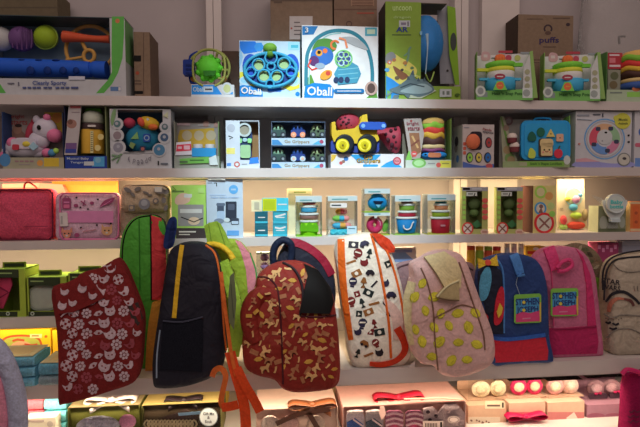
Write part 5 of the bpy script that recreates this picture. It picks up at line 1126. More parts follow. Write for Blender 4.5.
# ================================================================== BAGS ON THE COUNTER SHELF
def tpix(x, y, y0, tilt):
    "pixel onto the plane Y = y0 + tilt*(Z - Z5)"
    d = fw + rt*((x-320.0)/FP) + up*((213.5-y)/FP)
    t = (y0+tilt*(CAM.z-Z5)-CAM.y)/(d.y-tilt*d.z)
    return CAM + d*t
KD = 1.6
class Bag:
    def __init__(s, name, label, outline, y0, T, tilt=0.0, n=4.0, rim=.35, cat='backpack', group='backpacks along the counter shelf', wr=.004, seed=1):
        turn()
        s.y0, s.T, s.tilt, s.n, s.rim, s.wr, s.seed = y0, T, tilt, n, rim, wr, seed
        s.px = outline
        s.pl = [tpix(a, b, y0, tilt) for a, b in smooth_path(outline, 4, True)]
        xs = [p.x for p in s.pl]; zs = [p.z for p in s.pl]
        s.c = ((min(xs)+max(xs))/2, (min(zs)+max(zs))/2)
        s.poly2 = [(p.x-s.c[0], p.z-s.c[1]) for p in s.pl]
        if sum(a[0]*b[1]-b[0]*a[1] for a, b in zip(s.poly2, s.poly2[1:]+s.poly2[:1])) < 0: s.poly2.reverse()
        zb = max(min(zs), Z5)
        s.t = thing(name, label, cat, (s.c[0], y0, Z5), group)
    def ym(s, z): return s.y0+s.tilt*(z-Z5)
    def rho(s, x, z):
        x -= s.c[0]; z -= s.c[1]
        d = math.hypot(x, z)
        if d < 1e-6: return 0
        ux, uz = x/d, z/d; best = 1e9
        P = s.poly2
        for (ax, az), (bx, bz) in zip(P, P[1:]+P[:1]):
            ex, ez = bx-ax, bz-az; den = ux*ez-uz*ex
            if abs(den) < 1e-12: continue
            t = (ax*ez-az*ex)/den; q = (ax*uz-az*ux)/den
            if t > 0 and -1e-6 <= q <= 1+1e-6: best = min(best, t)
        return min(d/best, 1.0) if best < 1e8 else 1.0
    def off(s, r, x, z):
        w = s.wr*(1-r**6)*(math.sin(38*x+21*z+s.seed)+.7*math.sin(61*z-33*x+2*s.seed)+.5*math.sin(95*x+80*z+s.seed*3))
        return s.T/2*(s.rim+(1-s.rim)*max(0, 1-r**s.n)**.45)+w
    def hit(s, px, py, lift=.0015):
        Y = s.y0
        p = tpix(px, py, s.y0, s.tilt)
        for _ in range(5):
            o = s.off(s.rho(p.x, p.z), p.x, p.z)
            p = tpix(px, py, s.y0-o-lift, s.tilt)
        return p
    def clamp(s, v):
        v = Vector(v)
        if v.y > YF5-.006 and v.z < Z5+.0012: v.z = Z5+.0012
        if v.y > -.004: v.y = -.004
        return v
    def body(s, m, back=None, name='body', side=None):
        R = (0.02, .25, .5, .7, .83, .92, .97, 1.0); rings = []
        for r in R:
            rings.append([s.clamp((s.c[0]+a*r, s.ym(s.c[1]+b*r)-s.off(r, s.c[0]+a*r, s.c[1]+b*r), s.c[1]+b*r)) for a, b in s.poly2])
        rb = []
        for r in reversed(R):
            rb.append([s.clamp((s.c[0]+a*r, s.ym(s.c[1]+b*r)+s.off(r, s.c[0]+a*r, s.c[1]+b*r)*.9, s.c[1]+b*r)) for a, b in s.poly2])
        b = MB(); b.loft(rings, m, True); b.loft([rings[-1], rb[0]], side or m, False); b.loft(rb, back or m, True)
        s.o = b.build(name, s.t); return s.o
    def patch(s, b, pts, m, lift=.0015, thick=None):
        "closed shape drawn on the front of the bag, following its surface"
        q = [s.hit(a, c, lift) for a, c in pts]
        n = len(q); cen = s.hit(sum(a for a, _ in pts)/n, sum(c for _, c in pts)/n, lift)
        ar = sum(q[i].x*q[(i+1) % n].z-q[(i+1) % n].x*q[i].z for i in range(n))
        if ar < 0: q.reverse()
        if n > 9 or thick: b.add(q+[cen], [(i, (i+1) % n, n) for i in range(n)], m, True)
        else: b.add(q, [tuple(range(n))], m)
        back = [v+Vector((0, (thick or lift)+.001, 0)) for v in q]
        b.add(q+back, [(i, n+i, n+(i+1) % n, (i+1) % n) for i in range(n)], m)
    def grid(s, b, L, Rr, m, lift=.002, nu=6):
        "wide panel between two pixel paths with the same count of points"
        rows = []
        for (a, c), (d, e) in zip(L, Rr):
            rows.append([s.hit(a+(d-a)*k/nu, c+(e-c)*k/nu, lift) for k in range(nu+1)])
        b.loft(rows, m, False, True, False)
        ed = rows[0]+[r[-1] for r in rows[1:]]+rows[-1][-2::-1]+[r[0] for r in rows[-2:0:-1]]
        bk = [v+Vector((0, lift+.001, 0)) for v in ed]; n = len(ed)
        b.add(ed+bk, [(i, n+i, n+(i+1) % n, (i+1) % n) for i in range(n)], m)
    def band(s, b, pts, w, m, lift=.002, seg=5):
        q = smooth_path([tuple(p)+(ww,) for p, ww in zip(pts, w if isinstance(w, (list, tuple)) else [w]*len(pts))], seg)
        L, R = ribbon_edges([(a, c) for a, c, _ in q], [ww for *_, ww in q])
        s.grid(b, L, R, m, lift, 2)
    def cord(s, b, pts, r, m, lift=.001, seg=5):
        q = smooth_path(pts, seg); k = mpp(pts[0][0], pts[0][1], s.y0)
        b.tube3([s.hit(a, c, lift) for a, c in q], r*k, m, 6)
    def part(s, b, name, lab=None):
        o = b.build(name, s.t)
        if lab: o['label'] = lab
        return o
def inside(p, poly):
    c = False
    for (ax, ay), (bx, by) in zip(poly, poly[1:]+poly[:1]):
        if (ay > p[1]) != (by > p[1]) and p[0] < (bx-ax)*(p[1]-ay)/(by-ay)+ax: c = not c
    return c
def scatter(poly, step, jit, rnd, margin=2.0, avoid=None):
    xs = [p[0] for p in poly]; ys = [p[1] for p in poly]; out = []; y = min(ys); row = 0
    while y < max(ys):
        x = min(xs)+(step/2 if row % 2 else 0)
        while x < max(xs):
            p = (x+rnd.uniform(-jit, jit), y+rnd.uniform(-jit, jit))
            if all(inside((p[0]+dx, p[1]+dy), poly) for dx in (-margin, margin) for dy in (-margin, margin)) and not (avoid and avoid(p)): out.append(p)
            x += step
        y += step*.86; row += 1
    return out
def place(pts, cx, cy, sz, rot):
    ca, sa = math.cos(rot), math.sin(rot)
    return [(cx+(x*ca-y*sa)*sz, cy+(x*sa+y*ca)*sz) for x, y in pts]
CAT = [(-.9, -.9), (-.45, -.5), (.25, -.5), (.75, -.95), (.95, .1), (.6, .7), (0, .9), (-.7, .65), (-1, .1)]
BIRD = [(-1, -.6), (-.5, -.2), (.1, -.3), (.5, -.8), (1, -.5), (.8, .3), (.2, .8), (-.5, .6), (-.8, 0)]
LEAF = [(-1, .2), (-.4, -.4), (.4, -.5), (1, -.1), (.4, .4), (-.4, .5)]
def circ(cx, cy, r, n=9): return [(cx+r*math.cos(2*math.pi*k/n), cy+r*math.sin(2*math.pi*k/n)) for k in range(n)]
# --- maroon cat-print bag
OA = [(54, 289), (66, 283), (78, 277), (84, 272), (100, 268), (112, 261), (119, 258), (126, 266), (132, 279), (139, 297), (144.6, 316), (143.6, 345), (141, 369), (134, 381), (112, 389), (90, 396), (66, 402), (61, 399), (61, 360), (59, 325)]
A = Bag('tote_bag', 'maroon soft bag printed with pale cats and flowers, slumped over the shelf edge', OA, -.215, .075, .22, cat='bag', group=None, wr=.0022)
ma = dm(92, 23, 21, 'fabric', .9); mp = dm(160, 128, 126, 'fabric'); mr = dm(124, 52, 56, 'fabric')
A.body(ma)
rnd = random.Random(3)
b = MB()
for i, (x, y) in enumerate(scatter(OA, 12.6, 1.3, rnd, 3.4)):
    k = i % 6; m = mp if rnd.random() < .68 else mr; sz = rnd.uniform(5.2, 6.4); ro = rnd.uniform(-.6, .6)
    if k == 0:
        A.patch(b, place(CAT, x, y, sz, ro), m)
        for e in (-.35, .3): A.patch(b, place(circ(e, .05, .14, 6), x, y, sz, ro), ma, .0022)
    elif k in (1, 4):
        for a in range(7): A.patch(b, place(circ(.66*math.cos(a*.9), .66*math.sin(a*.9), .27, 7), x, y, sz, ro), m)
        A.patch(b, place(circ(0, 0, .28, 7), x, y, sz, ro), m)
    elif k == 2: A.patch(b, place(BIRD, x, y, sz*.9, ro), m); A.patch(b, place(circ(-.2, .2, .22, 6), x, y, sz, ro), ma, .0022)
    elif k == 3:
        A.patch(b, place(circ(0, 0, .95, 12), x, y, sz, ro), m)
        for u in (-.5, 0, .5):
            for w in (-.5, 0, .5):
                if (u+w) % 1 == 0: A.patch(b, place([(u-.2, w-.2), (u+.2, w-.2), (u+.2, w+.2), (u-.2, w+.2)], x, y, sz, ro), ma, .0022)
    else: A.patch(b, place(LEAF, x, y, sz*.8, ro), m); A.patch(b, place(circ(.1, .1, .2, 6), x, y, sz, ro), ma, .0022)
A.part(b, 'printed_motif')
b = MB(); A.grid(b, [(54.5, 289), (67, 283.4), (79, 277.4), (86, 272.6)], [(58, 314), (74, 312), (92, 304), (104, 298)], ma, .007); A.part(b, 'folded_flap')
b = MB()
for x, y in ((64, 292), (72, 303), (82, 289), (62, 306), (92, 296)):
    A.patch(b, place(CAT if x % 4 else BIRD, x, y, 4.6, .3), mp, .0085)
A.cord(b, [(61, 317), (66, 313), (74, 312), (78, 316)], .8, mp, .004); A.part(b, 'flap_print')
b = MB(); A.patch(b, [(128, 306), (138, 302), (143, 318), (138, 326), (131, 318)], dm(50, 34, 30, 'fabric'), .001); A.part(b, 'dark_patch')
# --- green backpack with red stripe
OB = [(121, 268), (122.5, 240), (128, 225), (137, 217), (150, 214.5), (160, 217), (166, 226), (168, 255), (167, 310), (165, 372), (150, 376), (143, 368), (132, 340), (124, 305)]
B = Bag('backpack', 'bright green backpack with a red stripe, behind the maroon and navy bags', OB, -.05, .075, 0, wr=.001)
B.body(dm(66, 122, 40, 'nylon'), side=BLACK)
b = MB(); B.grid(b, [(151, 215.4), (151.6, 240), (152, 270), (152, 300)], [(161, 218.4), (165, 240), (166.4, 270), (166, 300)], dm(168, 46, 46, 'nylon'), .0045); B.part(b, 'red_panel')
b = MB(); B.cord(b, [(150.4, 215), (151, 240), (151.4, 270), (151.4, 300)], .9, BLACK); B.cord(b, [(122, 266), (123.5, 241), (129, 226), (138, 218), (152, 215.4)], .8, BLACK, .0); B.part(b, 'black_piping')
b = MB(); B.cord(b, [(139, 219), (139.6, 250), (140, 290)], .5, dm(44, 90, 30)); B.part(b, 'seam')
b = MB(); B.grid(b, [(152, 303), (148.6, 322), (146.4, 345), (145, 374)], [(161, 300), (160, 325), (158, 350), (157, 375)], dm(190, 120, 44, 'nylon'), .015, 3); B.part(b, 'orange_side')
b = MB(-.09); b.poly(smooth_path([(164, 247), (166, 230), (169, 219.5), (174, 216.5), (177, 221), (176, 234), (172.6, 247)], 4, True), dm(26, 36, 72, 'nylon'), .004); b.poly(smooth_path([(168.5, 246), (170, 231), (173, 221), (175, 223), (174, 234), (171.4, 246)], 4, True), dm(20, 28, 58, 'nylon'), .006); B.part(b, 'blue_handle')
# --- lime and pink backpack behind
OD = [(196, 266), (200, 250), (212, 241), (228, 238.6), (240, 241), (249, 252), (255, 268), (258, 292), (256, 330), (240, 345), (206, 345), (197, 310)]
D = Bag('backpack', 'lime backpack with a dusty pink side, standing behind the navy backpack', OD, -.026, .036, 0, wr=.001)
lm_ = dm(126, 128, 34, 'nylon', 1.15)
D.body(lm_)
b = MB(); D.grid(b, [(235, 240), (241, 252), (246, 270), (248, 295), (247, 330)], [(241, 242), (249.4, 253), (255, 270), (257.4, 295), (255, 330)], dm(168, 92, 92, 'nylon'), .002); D.part(b, 'pink_side')
b = MB(); D.cord(b, [(249.8, 253), (255.6, 270), (258, 295)], .9, dm(60, 100, 50), .0); D.part(b, 'piping')
b = MB(-.075); b.poly([(204.5, 226), (209, 222.6), (217, 221), (221, 224), (226, 233), (231, 246), (216, 250), (209, 250)], dm(118, 128, 38, 'nylon'), .008); b.line([(209, 224), (213, 249)], .8, dm(90, 100, 30), .009); b.line([(218, 222.4), (226, 247)], .8, dm(90, 100, 30), .009); D.part(b, 'carry_handle')
# --- navy backpack with yellow zip
OC = [(171.5, 251), (178, 244.5), (190, 242), (203, 243), (212, 248), (219, 258), (223, 278), (226, 305), (227, 332), (226, 352), (222, 366), (208, 376), (185, 383), (162, 384.5), (155.5, 379), (155.4, 352), (160.5, 315), (166, 280), (169, 261)]
C = Bag('backpack', 'dark navy backpack with a yellow zip and orange straps hanging below the shelf', OC, -.177, .112, .19, n=6, rim=.45, wr=.0015)
nv = dm(32, 28, 34, 'nylon', 1.2); C.body(nv)
yz = dm(196, 142, 30, 'nylon', .72); og = dm(214, 96, 40, 'nylon', .8); ored = dm(214, 66, 26, 'nylon', .75)
b = MB(); C.band(b, [(182, 245), (179.6, 262), (176.6, 290), (174, 318)], 4.4, yz); C.part(b, 'yellow_zip')
b = MB(); C.grid(b, [(163, 321), (161, 345), (159.4, 370)], [(203, 317), (203, 345), (202, 372)], dm(22, 21, 26, 'mesh', 1.2), .003); C.cord(b, [(163, 321), (182, 322), (203, 317)], 1, dm(50, 46, 54), .004); C.part(b, 'mesh_pocket')
b = MB(); C.cord(b, [(206, 245.6), (215, 254), (219.6, 275), (222, 300), (224, 330), (226, 350)], 1.2, og, .001); C.part(b, 'orange_piping')
b = MB(); C.cord(b, [(160, 330), (157, 355), (156.6, 378)], .8, dm(120, 120, 126), .001); C.part(b, 'grey_piping')
b = MB(); b.tube3([tpix(*p, -.15, .19) for p in smooth_path([(203, 251), (206, 246), (213, 244.4), (222, 247), (230, 254), (233, 259)], 5)], .0085, yz, 8); C.part(b, 'yellow_handle')
def strap(pts, y, w, m, nm, th=.0025):
    q = smooth_path([(a, c, d) for (a, c), d in zip(pts, y if isinstance(y, (list, tuple)) else [y]*len(pts))], 5)
    L, R = ribbon_edges([(a, c) for a, c, _ in q], w)
    b = MB(); rows = []
    for (l, r, (_, _, Y)) in zip(L, R, q): rows.append([pix(*l, Y), pix(*r, Y), pix(*r, Y)+Vector((0, th, 0)), pix(*l, Y)+Vector((0, th, 0))])
    b.loft(rows, m, True, False); return C.part(b, nm)
strap([(222, 262), (229, 280), (235, 305), (236, 335), (233, 356)], [-.125, -.135, -.16, -.19, -.215], 12, dm(128, 142, 40, 'nylon'), 'lime_strap', .02)
strap([(221, 272), (224, 300), (228, 330), (231, 352), (236, 376)], [-.2, -.225, -.235, -.24, -.255], 3.6, og, 'strap_edge')
strap([(230, 352), (235, 372), (241, 392), (245, 412), (246, 436)], [-.23, -.25, -.258, -.258, -.255], 10.5, ored, 'orange_strap')
strap([(237, 368), (245, 385), (254, 400), (260, 412)], [-.252, -.262, -.265, -.262], 9, ored, 'strap_end')
strap([(212, 377), (215, 370.5), (221, 368.6), (225.6, 376), (223, 390), (221, 402), (224, 408)], [-.24, -.25, -.256, -.262, -.262, -.26, -.255], 5.6, og, 'strap_loop')
strap([(222, 408), (230, 407), (238, 405)], -.262, 8, ored, 'strap_buckle', .006)
b = MB(); 
b.poly([(230, 276), (234, 272), (236.5, 300), (234, 330), (229, 322), (228, 300)], dm(92, 88, 60), .001, y=-.235); b.line([(231, 284), (233.6, 318)], .6, dm(60, 60, 46), .0016, y=-.235)
C.part(b, 'paper_tag')
# --- black and red bag at the back
OF = [(277, 268), (281, 250), (288, 241), (298, 240), (312, 247), (325, 258), (333, 272), (335, 300), (325, 330), (285, 330)]
Fb = Bag('backpack', 'black backpack with a red edge, behind the red animal-print backpack', OF, -.04, .055, 0, wr=.001)
Fb.body(dm(30, 26, 32, 'nylon'))
b = MB(); Fb.band(b, [(286, 242.5), (298, 243), (312, 250), (324, 261), (332, 275)], 8, dm(124, 22, 36, 'nylon', 1.2), .003); Fb.part(b, 'red_edge')
b = MB(); b.tube3([tpix(*p, -.075, 0) for p in smooth_path([(275, 270), (273, 256), (276, 245), (284, 240), (291, 245), (291, 258), (286, 268)], 5)], .0105, dm(20, 24, 38, 'nylon', 1.2), 8); Fb.part(b, 'blue_handle')
# --- red animal-print backpack
OE = [(254, 290), (258, 276), (270, 266), (285, 261.5), (300, 262), (313, 267), (323, 277), (331, 291), (335, 312), (338, 342), (339, 368), (336, 381), (325, 386), (298, 388.5), (283, 385), (274, 376), (256, 371), (245, 362), (243, 335), (247, 308)]
E = Bag('backpack', 'rust red backpack printed with tan animals, drooping over the shelf edge', OE, -.225, .12, .27, n=5, rim=.4, wr=.0032, seed=2)
re_ = dm(116, 32, 24, 'nylon', 1.0); E.body(re_)
tan = dm(180, 126, 78, 'nylon'); tan2 = dm(144, 84, 54, 'nylon'); tyl = dm(168, 114, 46, 'nylon')
HORSE = [(-1, -.1), (-.8, -.45), (.1, -.35), (.5, -.85), (.95, -.6), (.7, -.2), (.5, .1), (.55, .8), (.3, .8), (.15, .2), (-.5, .2), (-.6, .8), (-.85, .8), (-.8, .1)]
BONE = [(-1, -.2), (-.4, -.15), (.5, -.5), (.9, -.1), (.5, .1), (-.3, .25), (-.9, .3)]
PATCH = [(-.9, -.45), (.9, -.5), (.95, .4), (-.85, .5)]
rnd = random.Random(5); b = MB()
for i, (x, y) in enumerate(scatter(OE, 10.4, 2.6, rnd, 3)):
    sh = (HORSE, BONE, LEAF, HORSE, PATCH)[i % 5]
    E.patch(b, place(sh, x, y, rnd.uniform(4.4, 6.4) if sh is HORSE else rnd.uniform(3, 5), rnd.uniform(-1.4, 1.4)), (tan, tan2, tan, tan2, tyl)[(i*7) % 5])
E.part(b, 'printed_motif')
b = MB(); E.grid(b, [(304, 264), (308, 276), (304, 292), (300, 313)], [(318, 270), (331, 288), (334, 302), (330, 314)], BLACK, .012, 6); E.part(b, 'black_flap')
b = MB(); E.cord(b, [(283, 262.5), (294, 269), (301, 282), (303, 298), (300, 315)], 1.3, dm(40, 24, 26), .004); E.cord(b, [(258, 277), (268, 278), (277, 288), (280, 310), (282, 345), (283, 384)], .9, dm(64, 22, 24), .001); E.part(b, 'zip')
b = MB(); E.cord(b, [(300, 316), (318, 317), (336, 315)], .9, dm(64, 22, 24), .002); E.part(b, 'pocket_seam')
b = MB(); q = [tpix(*p, -.268, .27) for p in smooth_path([(276, 300), (265, 294), (255, 300), (250, 313), (251, 328), (257, 342)], 5)]
b.tube3(q, [.018+.007*math.sin(k/len(q)*3) for k in range(len(q))], re_, 10); E.part(b, 'shoulder_strap')
b = MB()
for k, (x, y) in enumerate(((268, 294), (260, 296), (254, 301), (250, 308), (249, 316), (250, 325), (253, 334), (256, 312))):
    q = [tpix(c, d, -.2955, .27) for c, d in place((BONE, PATCH, HORSE)[k % 3], x, y, 3.4, k*.8)]
    if sum(a.x*c.z-c.x*a.z for a, c in zip(q, q[1:]+q[:1])) < 0: q.reverse()
    n = len(q); bk_ = [v+Vector((0, .006, 0)) for v in q]; m = (tan, tyl, tan2)[k % 3]
    b.add(q, [tuple(range(n))], m); b.add(q+bk_, [(i, n+i, n+(i+1) % n, (i+1) % n) for i in range(n)], m)
E.part(b, 'strap_print')
# --- white doodle-print backpack
OG = [(337, 242), (342, 237), (357, 234), (371, 233), (381, 238), (390, 253), (398, 278), (404, 305), (408, 332), (409, 350), (403, 361), (392, 364.5), (378, 366), (362, 366.5), (352, 363), (347, 350), (344.6, 328), (340, 298), (336.6, 270), (334.6, 252)]
G = Bag('backpack', 'white backpack printed with little doodles and trimmed in orange', OG, -.102, .105, .12, n=6, rim=.45, wr=.0018, seed=4)
gw = mat((236, 226, 208), 'nylon'); G.body(gw)
ork = mat((226, 104, 34), 'nylon'); orr = mat((206, 62, 34), 'nylon')
b = MB(); G.band(b, [(341, 239), (341.6, 262), (343.6, 288), (347, 315), (351, 340)], [7, 7.4, 7, 6.4, 5], ork); G.part(b, 'orange_zip_band')
b = MB(); G.cord(b, [(371, 234), (377, 255), (384, 290), (389, 325), (391, 358)], 1.3, ork); G.cord(b, [(380, 239), (389, 256), (396.6, 280), (402.6, 308), (406, 334)], 1.2, ork); G.part(b, 'orange_piping')
b = MB(); G.band(b, [(397, 328), (404, 341), (404.6, 352), (396, 361), (382, 365), (370, 364)], [8, 7, 6, 5, 5, 4], orr, .004); G.part(b, 'orange_strap')
b = MB(); q = [(371, 233), (380, 233.6), (389, 239), (394.6, 247), (394, 252), (388, 252.6), (380, 246)]; b.poly(q, mat((220, 70, 40), 'nylon'), .006, y=-.105); G.part(b, 'orange_tab')
b = MB(); G.band(b, [(384, 300), (392, 308), (398, 322), (396, 340)], [3, 9, 11, 5], mat((226, 190, 176), 'nylon'), .003); G.part(b, 'pale_side_pocket')
rnd = random.Random(11); b = MB(); inks = [mat((44, 36, 44)), mat((120, 40, 40)), mat((150, 96, 50)), mat((50, 46, 70)), mat((36, 44, 42))]
av = lambda p: p[0] < 345+(p[1]-238)*.1 or abs(p[0]-(371+(p[1]-234)*.165)) < 3.6 or (p[1] > 325 and p[0] > 388) or (p[1] < 254 and p[0] > 378)
for i, (x, y) in enumerate(scatter(OG, 11.6, 1.6, rnd, 3, av)):
    k = i % 7; m = inks[(i*3+i//5) % 5]; ro = rnd.uniform(-.5, .5); sz = rnd.uniform(4.3, 5.4)
    if k == 0:                                # camera
        G.patch(b, place([(-1, -.6), (1, -.6), (1, .7), (-1, .7)], x, y, sz, ro), m); G.patch(b, place(circ(0, .05, .4, 7), x, y, sz, ro), gw, .0024)
    elif k == 1:                              # car
        G.patch(b, place([(-1, .1), (-.5, -.5), (.4, -.5), (.9, 0), (1, .5), (-1, .5)], x, y, sz, ro), m); G.patch(b, place(circ(-.5, .5, .3, 7), x, y, sz, ro), inks[0], .0024); G.patch(b, place(circ(.5, .5, .3, 7), x, y, sz, ro), inks[0], .0024)
    elif k == 2:                              # globe
        G.patch(b, place(circ(0, -.1, .85, 10), x, y, sz, ro), m); G.patch(b, place([(-.6, -.2), (.5, -.4), (.5, -.15), (-.6, .1)], x, y, sz, ro), gw, .0024); G.patch(b, place([(-.4, .8), (.4, .8), (.4, 1.1), (-.4, 1.1)], x, y, sz, ro), m)
    elif k == 3:                              # lamp
        G.patch(b, place([(-.2, -1), (.2, -1), (.6, 0), (.12, .1), (.12, .8), (.5, 1), (-.5, 1), (-.12, .8), (-.12, .1), (-.6, 0)], x, y, sz, ro), m)
    elif k == 4: G.patch(b, place([(-1, .5), (.7, -.6), (1, -.3), (-.7, .8)], x, y, sz, ro), m)
    elif k == 5: G.patch(b, place(CAT, x, y, sz*.8, ro), m)
    else: G.patch(b, place([(-.8, -.8), (.8, -.8), (.8, .8), (-.8, .8)], x, y, sz*.8, ro), m); G.patch(b, place([(-.3, -.4), (.4, .1), (-.3, .5)], x, y, sz*.8, ro), gw, .0024)
G.part(b, 'printed_motif')
# --- pale pink lemon-print backpack
OH = [(411, 276), (411, 264), (421, 258), (431, 252.5), (445, 250), (457, 253), (463.6, 263), (470, 281), (479, 305), (488, 329), (490.6, 350), (486, 362), (471, 370), (453, 374), (439, 371.4), (432, 363), (418, 360), (410, 346), (405.6, 325), (406.4, 300)]
H = Bag('backpack', 'pale pink backpack printed with yellow lemons, its beige strap folded over the top', OH, -.188, .112, .12, n=4.5, rim=.4, wr=.003, seed=6)
hp = dm(158, 116, 106, 'nylon', .72); H.body(hp)
le = dm(176, 152, 44, 'nylon', .8); leo = dm(140, 122, 40, 'nylon', .8); LEM = [(-1, -.05), (-.6, -.55), (.1, -.7), (.7, -.4), (1, .05), (.7, .5), (0, .7), (-.65, .5)]
rnd = random.Random(8); b = MB()
for i, (x, y) in enumerate(scatter(OH, 18, 2.5, rnd, 4, lambda p: 424 < p[0] < 460 and p[1] < 292)):
    ro = rnd.uniform(-1.3, 1.3); sz = rnd.uniform(5.6, 7.4); H.patch(b, place(LEM, x, y, sz, ro), leo, .0014); H.patch(b, place(LEM, x+.3, y-.3, sz*.84, ro), le, .0022); H.patch(b, place([(-.5, .2), (.3, .35), (.3, .45), (-.5, .32)], x, y, sz*.7, ro), leo, .003)
H.part(b, 'printed_motif')
br_ = dm(110, 74, 58, 'nylon')
b = MB(); H.cord(b, [(421, 268), (428, 285), (433, 308), (435, 340), (438, 370)], .8, br_); H.cord(b, [(459, 262), (466, 282), (474, 306), (483, 332), (485, 350)], .8, br_); H.cord(b, [(434, 318), (450, 310), (462, 305), (474, 308)], .8, br_); H.part(b, 'seam')
b = MB(); bst = dm(168, 140, 100, 'nylon', .72)
H.grid(b, [(424, 257), (431, 266), (439, 278), (446, 291)], [(445, 251.6), (456, 259), (461.6, 272), (461, 288)], bst, .008, 6); H.cord(b, [(424, 257), (431, 266), (439, 278), (446, 291)], .5, dm(120, 96, 68), .009); H.part(b, 'beige_strap')
b = MB(); H.grid(b, [(436.6, 296.8), (446.6, 286), (459, 280.4)], [(438.6, 298.6), (450, 299.4), (459.6, 300.6)], dm(150, 122, 84, 'nylon'), .014, 4); H.cord(b, [(437, 297), (447, 286.4), (459, 280.6)], 1, dm(190, 166, 124), .0155); H.cord(b, [(437, 297.6), (447, 299.6), (459, 300.6)], .8, dm(92, 68, 48), .0155); H.part(b, 'strap_fold')
b = MB(); H.band(b, [(412, 282), (408, 300), (408, 322), (412, 345)], [8, 9, 7, 5], bst, .003); H.part(b, 'side_strap')
# --- mauve pouch behind the lemon backpack
OM = [(394, 300), (393, 272), (399, 263), (430, 258), (460, 261), (474, 267), (478, 300), (471, 340), (402, 340)]
M_ = Bag('pouch_bag', 'plain mauve pouch bag showing on both sides behind the lemon backpack', OM, -.02, .028, 0, cat='bag', group=None, wr=.002)
M_.body(dm(120, 84, 80, 'nylon')); b = MB(); M_.cord(b, [(395, 275), (401, 266), (430, 261.6), (459, 264), (473, 270)], .8, dm(80, 52, 52)); M_.part(b, 'zip')
# --- puppy backpack
OI = [(476.6, 280), (480, 264), (490, 257), (505, 253.6), (520, 254), (532, 258.6), (540, 270), (544, 290), (545, 320), (546, 338), (549, 352), (548, 360.6), (530, 361.6), (505, 363), (490, 364), (487.6, 352), (486, 335), (480, 315), (476, 300)]
I = Bag('backpack', 'blue and red lunch backpack with a puppy face and a yellow bow', OI, -.132, .06, 0, n=9, rim=.6, wr=.0006)
bi = dm(38, 52, 88, 'nylon'); rdi = dm(168, 34, 44, 'nylon'); lbl = dm(66, 102, 146, 'nylon'); dki = dm(30, 30, 40, 'nylon')
I.body(bi)
b = MB(); I.grid(b, [(486.4, 340), (488, 352), (490.4, 363)], [(545.6, 337.6), (548.4, 351), (547.6, 360)], rdi, .002, 8); I.part(b, 'red_base')
b = MB(); I.band(b, [(486.6, 337), (505, 339.6), (525, 338), (545.6, 335)], 3.4, dm(44, 74, 130, 'nylon'), .004); I.part(b, 'blue_band')
b = MB(); I.grid(b, [(478, 272), (478, 285), (479, 300), (484, 322), (487, 334)], [(497, 258), (502, 275), (503.4, 300), (503.6, 322), (503.4, 334)], dki, .0016, 4); I.part(b, 'face_panel')
b = MB(); I.cord(b, [(494, 256), (502, 268), (504, 290), (504, 333)], 1, lbl, .001); I.part(b, 'blue_piping')
b = MB(); I.patch(b, smooth_path([(480, 298), (480, 280), (485, 269), (490, 268), (491.6, 280), (488, 296), (483, 301)], 3, True), dm(74, 122, 140, 'fabric'), .004); I.part(b, 'puppy_ear')
b = MB(); I.patch(b, smooth_path([(494, 322), (496, 300), (500, 288), (503.4, 288), (504.6, 300), (503, 318), (498, 325)], 3, True), rdi, .004); I.part(b, 'puppy_ear', 'red puppy ear')
b = MB(); I.patch(b, [(497, 312), (500, 303), (503, 308), (501.6, 314), (498.6, 318)], dm(190, 150, 50), .006); I.part(b, 'yellow_star')
b = MB(); I.patch(b, circ(484, 318, 4.6, 12), rdi, .003); I.part(b, 'red_cheek')
b = MB(); bw = dm(196, 150, 44, 'fabric'); I.patch(b, [(478, 258), (486, 260.6), (486.4, 265), (479, 268.6)], bw, .006, .004); I.patch(b, [(490, 260.6), (497, 255), (498.6, 266), (490.4, 265.4)], bw, .006, .004); I.part(b, 'yellow_bow')
b = MB(); I.patch(b, circ(488.2, 262.6, 3, 10), dm(180, 60, 44), .009, .004); I.part(b, 'bow_knot')
b = MB(); I.band(b, [(514, 254.5), (517, 262), (520.6, 274)], [9, 9, 8], lbl, .006); b.tube3([I.hit(521, 273.6, .012), I.hit(517, 276, .014), I.hit(524.6, 275, .014)], .004, lbl, 6); I.part(b, 'top_handle')
def swing_tag(bg, x0, y0, x1, y1, yy, skew):
    b = MB(yy); gn_, bl_, pk_ = dm(110, 150, 60), dm(80, 140, 176), dm(190, 60, 96)
    def q(u, v): return (x0+(x1-x0)*u, y0+(y1-y0)*v+skew*u)
    def pl(us, m, th): b.poly([q(*p) for p in us], m, th)
    pl([(u/10, v/10) for u, v in ((.6, 0), (9.4, 0), (10, .6), (10, 9.4), (9.4, 10), (.6, 10), (0, 9.4), (0, .6))], gn_, .0012)
    pl([(.06, .16), (.92, .12), (.92, .62), (.06, .66)], bl_, .0017); pl([(.06, .68), (.3, .6), (.6, .66), (.92, .58), (.95, .95), (.06, .95)], pk_, .0021); pl([(.3, .82), (.6, .81), (.6, .85), (.3, .86)], dm(210, 120, 140), .0025); pl([(.93, .3), (.99, .3), (.99, .97), (.93, .97)], dm(190, 150, 60), .0021)
    o = bg.part(b, 'swing_tag')
    b = MB(yy-.0024); nk = dm(36, 40, 84); c = q(.5, .26); b.text('STEPHEN', c[0], c[1], (x1-x0)*.88, nk, (y1-y0)*.23, rot=math.degrees(math.atan2(skew, x1-x0)), th=.0006); c = q(.5, .55); b.text('JOSEPH', c[0], c[1], (x1-x0)*.8, nk, (y1-y0)*.25, rot=math.degrees(math.atan2(skew, x1-x0)), th=.0006)
    for u, v in ((.36, .55), (.36, .28)): b.disc(*q(u, v), (x1-x0)*.06, dm(190, 160, 60), th=.001)
    b.build('lettering', o)
swing_tag(I, 514, 294.6, 541, 323.6, -.167, -1.2)
